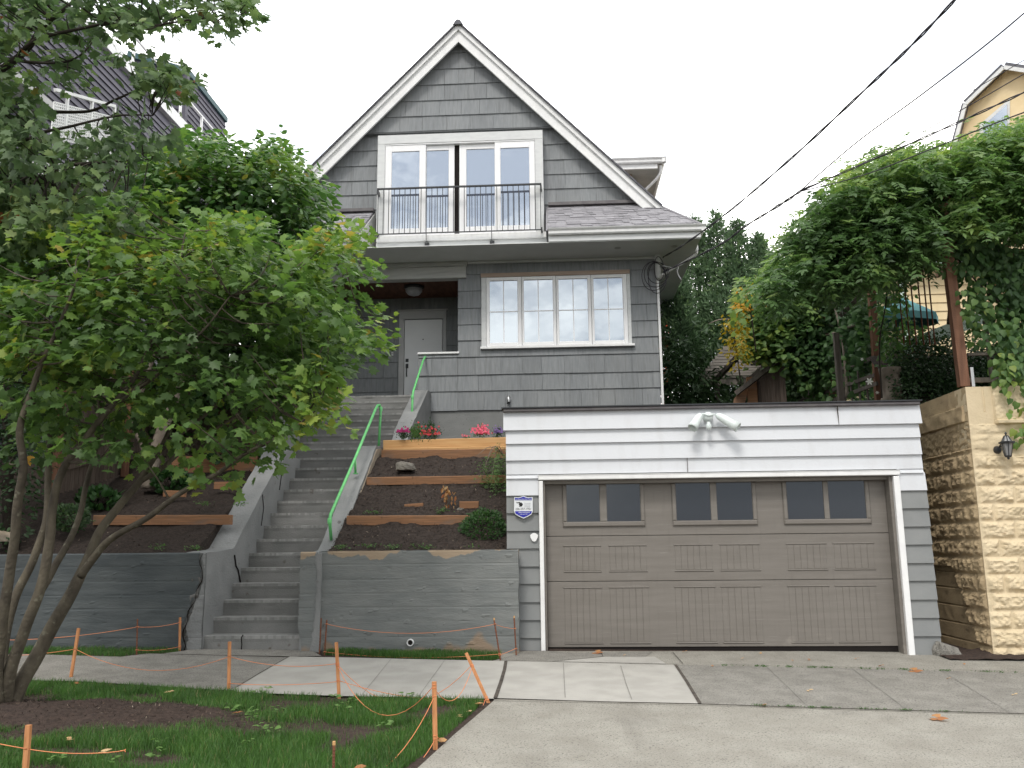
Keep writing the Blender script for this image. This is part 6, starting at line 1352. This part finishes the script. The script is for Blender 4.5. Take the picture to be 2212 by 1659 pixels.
p = at(1080,1010,12.95); t = thing('weeping_shrub', p, 'weeping feathery shrub spilling down beside the garage edge above the round shrub', 'shrub')
cen = [(at(x+random.gauss(0,8),y+random.gauss(0,10),12.6+random.uniform(-.3,.2)),x,y) for x,y in ((1085,975),(1078,1000),(1070,1020),(1085,1030),(1090,1050),(1062,1035),(1045,1000),(1040,1030),(1085,990),(1092,1015)) for _ in range(6)]
wist('foliage', M['weed'], t, cen, 3, .13, .03, (.035,.055), lambda x, y: .25+.3*random.random(), T_SLIM, 1.4, 1.0)
b = MB()
for (x,y) in ((1040,1040),(1050,1000),(1030,985),(1060,1050)): b.tube([at(1088,985,12.7), at((1088+x)/2,965,12.6), at(x,y,12.5)], [.006,.005,.003], 5, sm=4)
b.build('stem', M['barkw'], t)
# dead plant
p = at(966,1100,11.9); t = thing('dead_plant', p, 'withered brown sapling with curled dry leaves in the middle terrace', 'dead plant')
b = MB(); b.tube([at(968,1103,11.9), at(965,1075,11.9), at(961,1046,11.9)], [.008,.006,.003], 6, sm=4); b.tube([at(966,1085,11.9), at(978,1070,11.88), at(979,1060,11.88)], .004, 5, sm=3); b.build('stem', M['bark'], t)
C = [at(964+random.gauss(0,5)+(12 if k % 5 == 0 else 0), random.uniform(1048,1100), 11.88+random.uniform(-.04,.04)) for k in range(46)]
leaves('foliage', M['dryleaf'], t, C, [(random.gauss(0,.5),random.gauss(0,.5),-1) for _ in C], RNG.normal(0,1,(46,3)), RNG.uniform(.05,.09,46), RNG.random(46), T_OVAL)
# flowers along the planter
def flower(name, x, y, Y, rx, rz, nl, nf, pm, label, fs=.022, lm='shrub', ls=(.03,.05), up=.2):
    c = at(x, y, Y); t = thing(name, (c.x,c.y,c.z-rz), label, 'flowering plant'); C = []; T = []
    for _ in range(nl): d = RNG.normal(0,.5,3); C.append((c.x+d[0]*rx, c.y+d[1]*rx*.7, c.z+d[2]*rz-.1*rz)); T.append((random.gauss(0,.5),random.gauss(0,.5),1))
    leaves('foliage', M[lm], t, C, T, RNG.normal(0,1,(nl,3))+np.array([0,-.6,.4]), RNG.uniform(*ls,nl), RNG.random(nl)*.7, T_SLIM, 1.5)
    C = []; T = []; Nn = []
    for _ in range(nf):
        d = RNG.normal(0,.55,3); q = np.array([c.x+d[0]*rx, c.y-.04+d[1]*rx*.6, c.z+up*rz+abs(d[2])*rz*.8])
        for k in range(5): a = k*1.257+d[0]*9; C.append(q); T.append((math.cos(a),-.3,math.sin(a))); Nn.append((0,-1,.3))
    leaves('flowers', pm, t, C, T, Nn, fs, RNG.random(len(C)), T_HEART); return t
flower('mum_plant', 872, 939, 13.75, .095, .08, 260, 46, M['petal_p'], 'compact plant with deep magenta flowers at the left end of the planter', .022, 'ivy', (.03,.045), .5)
flower('leafy_plant', 898, 936, 13.8, .10, .13, 420, 2, M['petal_r'], 'pale green feathery leafed plant between the magenta and red flowers', .012, 'weed', (.03,.055))
flower('salvia_plant', 928, 934, 13.85, .15, .17, 480, 52, M['petal_r'], 'tall loose plant with scattered red flowers near the left end of the planter', .020, 'shrub', (.03,.05), -.3)
flower('pink_flower_plant', 1040, 934, 13.85, .12, .13, 130, 110, M['petal_k'], 'bright pink spiky flowers in the planter near the garage', .022, 'weed', (.03,.05), -.2)
flower('lavender_plant', 1078, 937, 13.82, .09, .09, 200, 70, M['petal_v'], 'small violet lavender plant against the garage roof corner', .014, 'shrub', (.03,.05), .1)
flower('small_red_plant', 1008, 944, 13.82, .07, .04, 60, 12, M['petal_k'], 'few low pink blossoms in the middle of the planter', .014, 'weed', (.02,.035), .1)
# leafy plants in the left bed
for (x,y,Y,rx,rz,n,lab) in ((215,1078,12.0,.30,.15,240,'low broad leaved plant in the left bed near the fence foot'),(370,1040,12.6,.26,.17,260,'leafy rhododendron like plant in front of the left cedar timber'),(560,990,13.6,.14,.10,70,'small broad leaved plant beside the top of the left stair wall'),(472,985,13.3,.16,.08,60,'pale hosta like plant on the upper left timber')):
    p = at(x,y,Y); shrub('bed_plant', (p.x,p.y,p.z), rx, rx*.7, rz, n, (.06,.12), M['shrub'], lab, 'garden plant', T_HEART, .35)
# weeds
wk = [(805,1108,11.75),(955,1104,11.72),(795,1181,10.95),(850,1182,10.9),(922,1184,10.9),(1022,1184,10.9),(735,1184,10.85),(340,1183,10.9),(420,1185,10.9),(440,1088,11.8),(520,1090,11.8),(905,1182,10.95)]
wlab = ['low weed right of the stair wall on the middle terrace','low green weed at the foot of the dead plant','weed on the wall top third from the stairs','weed clump on the wall top right of the stairs','weed on the wall top below the wood block','weed on the wall top just left of the garage','weed on the wall top nearest the stairs','weed on top of the left wall near the maple branch','weed on top of the left wall close to the stairs','sprawling weed above the left cedar timber','weed above the left timber close to the stair wall','tiny weed on the wall top midway along']
for (x,y,Y), lab in zip(wk, wlab):
    p = at(x,y,Y); n = 60; d = RNG.normal(0,1,(n,3))*np.array([.055,.03,.018]); C = np.array([p.x,p.y,p.z+.005])+d
    tag(leaves('weed', M['weed'], None, C, np.c_[RNG.normal(0,1,(n,2)), RNG.random(n)], np.c_[RNG.normal(0,.5,(n,2))-np.array([0,.5]), np.ones(n)], RNG.uniform(.018,.04,n), RNG.random(n)*.6, T_OVAL), lab, 'weed', 'weeds growing on the garden terraces')

# ================================================================== grass
MBD = [(atg(x,y), r) for x, y, r in ((70,1545,1.0),(220,1560,.62),(350,1575,.42),(0,1560,.8))]
lawn = [atg(x,y) for x,y in ((-500,1470),(0,1480),(60,1478),(180,1481),(330,1490),(420,1495),(508,1500),(600,1508),(740,1513),(860,1514),(980,1517),(1045,1518),(1000,1560),(930,1620),(870,1665),(760,1790),(560,2100),(-900,2100),(-700,1500))]
lp = [(v.x, v.y) for v in lawn]
def grass(name, poly, n, hmin, hmax, dens, lean=.25, wd=(.10,.16), m='grass'):
    xs = [p[0] for p in poly]; ys = [p[1] for p in poly]; C = []; h = []
    while len(C) < n:
        X = random.uniform(min(xs), max(xs)); Y = random.uniform(min(ys), max(ys))
        if not inpoly(X, Y, poly): continue
        d = dens(X, Y)
        if random.random() > d: continue
        C.append((X, Y, gz(X,Y))); h.append(random.uniform(hmin, hmax)*(.55+.45*min(1,d*1.2)))
    n = len(C); T = np.c_[RNG.normal(0,lean,(n,2)), np.ones(n)]; Nn = np.c_[RNG.normal(0,1,(n,2)), RNG.normal(0,.2,n)]
    X = np.array(C); tn = np.array([.38+.3*noise.noise(Vector((c[0]*3,c[1]*3,0))) for c in C])+RNG.normal(0,.14,n)
    tn[RNG.random(n) < .03] = 1.0; h = np.array(h)
    return tag(leaves(name, M[m], None, C, T, Nn, h, np.clip(tn,0,1), T_BLADE, RNG.uniform(*wd,n)), kind='stuff')
PATCH = [(atg(x,y), rx, ry) for x, y, rx, ry in ((620,1580,.55,.22),(760,1580,.28,.18),(330,1650,.25,.15),(960,1535,.18,.16),(490,1560,.22,.12),(150,1630,.6,.14),(690,1530,.25,.08))]
def ld(X, Y):
    d = 1.
    m_ = math.hypot((X-mc.x)/1.35, (Y-mc.y)/.50) + .25*noise.noise(Vector((X*3, Y*3, 0)))
    if m_ < .92: return .004
    for c, rx, ry in PATCH:
        r = math.hypot((X-c.x)/rx, (Y-c.y)/ry)+.5*noise.noise(Vector((X*5, Y*5, 4)))
        if r < 1: d = min(d, .16+.4*max(0,r-.3))
    n1 = noise.noise(Vector((X*2.3, Y*2.3, 7)))
    if n1 < -.18: d *= .35
    if n1 < -.38: d *= .3
    return d
grass('lawn_grass', [(x,y) for x,y in lp if True], 130000, .035, .085, lambda X, Y: ld(X,Y)*(1 if Y > 5.2 else .25)*(1 if X > -6.2 else .2), .22, (.05,.09))
gl = [tuple(atg(x,y)[:2]) for x,y in ((-400,1392),(0,1396),(395,1398),(385,1412),(320,1414),(260,1420),(130,1416),(0,1414),(-400,1402))]
grass('wall_foot_grass', gl, 16000, .03, .075, lambda X, Y: .6+.5*noise.noise(Vector((X*3,Y*3,1))), .25, (.06,.10))
gr_ = [tuple(atg(x,y)[:2]) for x,y in ((704,1402),(1078,1402),(1082,1424),(1060,1428),(900,1424),(700,1416))]
grass('wall_foot_grass', gr_, 14000, .035, .085, lambda X, Y: .7+.5*noise.noise(Vector((X*3,Y*3,1))), .25, (.06,.10))
def mossf(pts, n, w_, name):
    C = []
    while len(C) < n:
        k = random.randrange(len(pts)-1); u = random.random(); x = pts[k][0]+(pts[k+1][0]-pts[k][0])*u; y = pts[k][1]+(pts[k+1][1]-pts[k][1])*u
        if noise.noise(Vector((x*.035, 3, 0))) < .05 and random.random() > .08: continue
        q = atg(x, y+random.gauss(0,w_)); C.append((q.x, q.y, q.z+.018))
    return tag(leaves(name, M['weed'], None, C, np.c_[RNG.normal(0,.8,(n,2)), np.ones(n)*.6], RNG.normal(0,1,(n,3)), RNG.uniform(.010,.024,n), RNG.random(n)*.25, T_BLADE, .25), kind='stuff')
mossf([(1560,1441),(1800,1446),(2212,1457)], 800, .9, 'joint_weeds'); mossf([(1620,1528),(1800,1534),(2100,1543)], 420, .7, 'joint_weeds')
# clover like seedlings in the lawn
C = []; T = []
for x, y in ((545,1548),(540,1560),(560,1505),(575,1500),(600,1545),(588,1590),(565,1585),(345,1615),(118,1655),(340,1640),(720,1515),(750,1525),(740,1540),(830,1575),(765,1525),(880,1512),(500,1540),(235,1660),(530,1620)):
    q = atg(x,y)
    for k in range(7): a = random.uniform(0,6.28); C.append((q.x+.035*math.cos(a), q.y+.035*math.sin(a), q.z+.05+random.uniform(-.02,.02))); T.append((math.cos(a), math.sin(a), .1))
n = len(C); tag(leaves('clover_seedlings', M['weed'], None, C, T, np.c_[RNG.normal(0,.3,(n,2)), np.ones(n)], RNG.uniform(.03,.055,n), .6+.4*RNG.random(n), T_HEART), kind='stuff')

# ================================================================== stakes, rebar, string
def stakef(top, bot, label, w_=.028):
    B = atg(*bot); Tp = at(top[0], top[1], B.y) if abs(top[0]-bot[0]) < 25 else at(top[0], top[1], B.y+.12)
    t = thing('wooden_stake', B, label, 'stake', 'orange wooden stakes holding string round the lawn')
    d = (B-Tp).normalized(); MB().beam(Tp, B+d*.06, w_, w_*.8, up=(0,1,0)).build('shaft', M['stake'], t); return Tp, B
ST = {}
for k, top, bot, lab in (('A',(170,1357),(153,1465),'leaning orange stake left of the stairs just past the maple stems'),('B',(496,1386),(494,1491),'upright orange stake at the lawn edge directly below the stairs'),('C',(726.5,1387.5),(732.6,1509),'upright orange stake in front of the new sidewalk left of the lawn corner'),('D',(1007,1410.5),(1055,1518),'strongly leaning orange stake at the far lawn corner by the driveway'),('E',(938,1472.5),(940.6,1619),'tall pale orange stake at the driveway edge nearest the camera'),('F',(62,1566),(53,1690),'pale orange stake in the bottom left corner of the lawn')):
    ST[k] = stakef(top, bot, lab, .030 if k in 'EF' else .026)
ST['G'] = stakef((389,1333.5),(388,1408),'short orange stake against the left retaining wall beside the broken corner', .022)
def rebarf(top, bot, label, tip=False):
    B = atg(*bot); Tp = at(top[0], top[1], B.y-.0)
    t = thing('rebar_stake', B, label, 'rebar stake', 'rusty rebar stakes along the walls'); n = 26; P = [B.lerp(Tp, k/n) for k in range(n+1)]
    MB().tube([B-Vector((0,0,.05))]+P, [.0075]+[.0075+.0018*(k % 2) for k in range(n+1)], 7).build('rod', M['rebar'], t)
    if tip: MB().tube([Tp, Tp+Vector((0,0,.022))], .0095, 7).build('tip', M['fresh'], t)
    return Tp, B
ST['r1'] = rebarf((297,1337),(295,1416),'thin dark rebar stake before the left retaining wall')
ST['r2'] = rebarf((694,1335),(690,1413),'rebar stake touching the cracked end of the right retaining wall')
ST['r3'] = rebarf((706,1339),(701,1416),'rebar stake at the left end of the right grass strip')
ST['r4'] = rebarf((1067.4,1339.5),(1081.4,1429),'leaning rebar stake at the right end of the grass strip',True)
ST['r5'] = rebarf((1110.6,1334.7),(1115.4,1418),'upright rebar stake at the wall corner beside the garage',True)
ST['r6'] = rebarf((721.4,1609.5),(720,1700),'ribbed rebar stake in the grass at the bottom edge of the picture',True)
def along(k, u): a, b_ = ST[k]; return a.lerp(b_, u)
def string(k0, u0, k1, u1, sag, label, r=.0028):
    a = along(k0,u0) if isinstance(k0, str) else k0; c = along(k1,u1) if isinstance(k1, str) else k1
    P = [a.lerp(c, k/12)-Vector((0,0,sag*4*(k/12)*(1-k/12))) for k in range(13)]
    b = MB().tube(P, r, 5)
    for e in (a, c): b.tube([e+Vector((.016*math.cos(t_),.016*math.sin(t_),.002*t_-.006)) for t_ in range(8)], r, 4)
    return tag(b.build('string', M['string'], None, True), label, 'string', 'orange strings tied between the stakes')
string('r3',.12,'r4',.10,.10,'orange string along the right retaining wall, upper run'); string('r3',.90,'r4',.82,.05,'orange string low over the right grass strip')
string('r4',.10,'r5',.28,.01,'short upper string between the two rebars by the garage'); string('r4',.85,'r5',.80,.0,'short low string between the two rebars by the garage')
string('G',.15,'r1',.22,.02,'upper string from the short orange stake along the left wall'); string('G',.85,'r1',.85,.02,'lower string from the short orange stake along the left wall')
string('r1',.22,at(-60,1382,9.9),0,.05,'upper string running left along the dark retaining wall'); string('A',.42,at(-60,1415,9.2),0,.03,'string running left from the leaning stake past the maple stems')
string('A',.42,'B',.31,.16,'string sagging between the leaning stake and the stake below the stairs'); string('B',.31,'C',.38,.05,'string sagging between the two upright stakes over the sidewalk, upper run'); string('B',.86,'C',.70,.02,'low string between the two upright stakes over the sidewalk')
string('C',.42,'E',.05,.30,'deeply sagging string from the middle stake to the nearest driveway stake'); string('C',.68,'D',.95,.06,'low string from the middle stake to the leaning corner stake'); string('C',.40,'D',.25,.32,'sagging upper string from the middle stake to the leaning corner stake')
string('E',.10,'D',.28,.17,'short sagging string from the nearest driveway stake up to the leaning stake'); string('E',.80,'D',.90,.16,'lower sagging string along the dirt strip beside the driveway')
string('E',.22,'r6',.7,.20,'long string from the nearest driveway stake down to the ribbed rebar'); string('E',.85,atg(820,1700)+Vector((0,0,.08)),0,.10,'string leaving the nearest driveway stake towards the bottom edge')
string('F',.42,atg(260,1700)+Vector((0,0,.20)),0,.02,'string from the bottom left stake running right along the lawn'); string('F',.42,atg(-160,1660)+Vector((0,0,.25)),0,.01,'string from the bottom left stake leaving the picture to the left')

# ================================================================== fallen leaves
def fallen(spots, label, group, dz=.022, smin=.05, smax=.085):
    for x, y in spots:
        q = atg(x, y); a = random.uniform(0,6.28); n = 2
        o = leaves('fallen_leaf', M['dryleaf'], None, [(q.x,q.y,q.z+dz),(q.x+.012,q.y+.006,q.z+dz+.006)], [(math.cos(a),math.sin(a),.12),(math.cos(a+.9),math.sin(a+.9),.2)], [(random.gauss(0,.25),random.gauss(0,.25),1)]*2, random.uniform(smin,smax), [random.random()]*2, T_OVAL, 1.3)
        tag(o, label, 'fallen leaf', group)
tl = [(1285,1414,'curled orange leaf on the apron in front of the garage door',.085),(2019,1558,'orange brown leaf on the driveway at the right, apart from the others',.08),(1970,1454,'long tan leaf among the weeds in the joint near the yellow wall',.09)]
for x, y, lab, s_ in tl:
    q = atg(x,y); o = leaves('fallen_leaf', M['dryleaf'], None, [(q.x-.03,q.y,q.z+.02),(q.x+.01,q.y+.02,q.z+.035),(q.x+.02,q.y-.02,q.z+.03)], [(1,.1,.15),(.8,.5,.3),(1,-.5,.2)], [(0,0,1),(.2,0,1),(0,-.3,1)], s_, [.3,.45,.2], T_HEART); tag(o, lab, 'fallen leaf', 'fallen leaves on the driveway')
def fallen1(spots, group, dz=.022, smin=.05, smax=.085):
    for x, y, lab in spots: fallen([(x, y)], lab, group, dz, smin, smax)
fallen1([(1540,1444,'small dry leaf beside the dark joint of the new sidewalk slab, nearest the slab'),(1600,1427,'small dry leaf below the middle garage windows, left of the weeds'),(1640,1415,'small dry leaf close to the black seal under the garage door middle'),
 (1710,1432,'small dry leaf above the thick weed tuft in the concrete joint'),(1745,1430,'small dry leaf right of the one above the weed tuft'),(1850,1426,'small dry leaf near the garage door under the right pair of windows'),(1905,1442,'small dry leaf on the weedy joint left of the long tan leaf'),
 (2050,1470,'small dry leaf on the old slab straight below the concrete lump'),(2085,1440,'small dry leaf on the apron in front of the dirt strip'),(2190,1505,'small dry leaf at the right edge of the old sidewalk slabs'),(1745,1496,'small dry leaf in the middle of the old sidewalk slab'),
 (1480,1411,'small dry leaf touching the garage door bottom at its left third'),(1345,1420,'small dry leaf right of the curled orange leaf on the light apron patch'),(1655,1529,'small dry leaf on the lower weedy joint at its left end')], 'small dry leaves in front of the garage', .022, .03, .055)
fallen1([(985,1556,'brown leaf on the dirt strip halfway between the two driveway stakes'),(1040,1528,'brown leaf at the foot of the leaning corner stake'),(962,1610,'brown leaf right beside the foot of the nearest driveway stake'),(1010,1545,'brown leaf on the dirt strip above the one halfway along')], 'dry leaves on the dirt strip', .03, .05, .09)
fallen1([(210,1643,'pale dry leaf on the lawn near the bottom left stake'),(520,1553,'pale dry leaf in the middle of the lawn'),(158,1490,'pale dry leaf in the lawn edge below the leaning stake'),(370,1506,'pale dry leaf at the right tip of the mulch mound'),(140,1615,'pale dry leaf at the lower edge of the mulch mound'),(760,1680,'pale dry leaf at the bottom edge right of the ribbed rebar')], 'dry leaves on the lawn', .05, .05, .08)
q = at(62,990,7.0); tag(leaves('yellow_leaf', M['goldleaf'], None, [q,q,q], [(0.3,0,-1),(-.6,0,-.5),(.7,0,-.3)], [(0,-1,.2)]*3, .08, .7, T_MAPLE), 'single withered yellow leaf hanging on a bare twig among the maple stems', 'leaf')
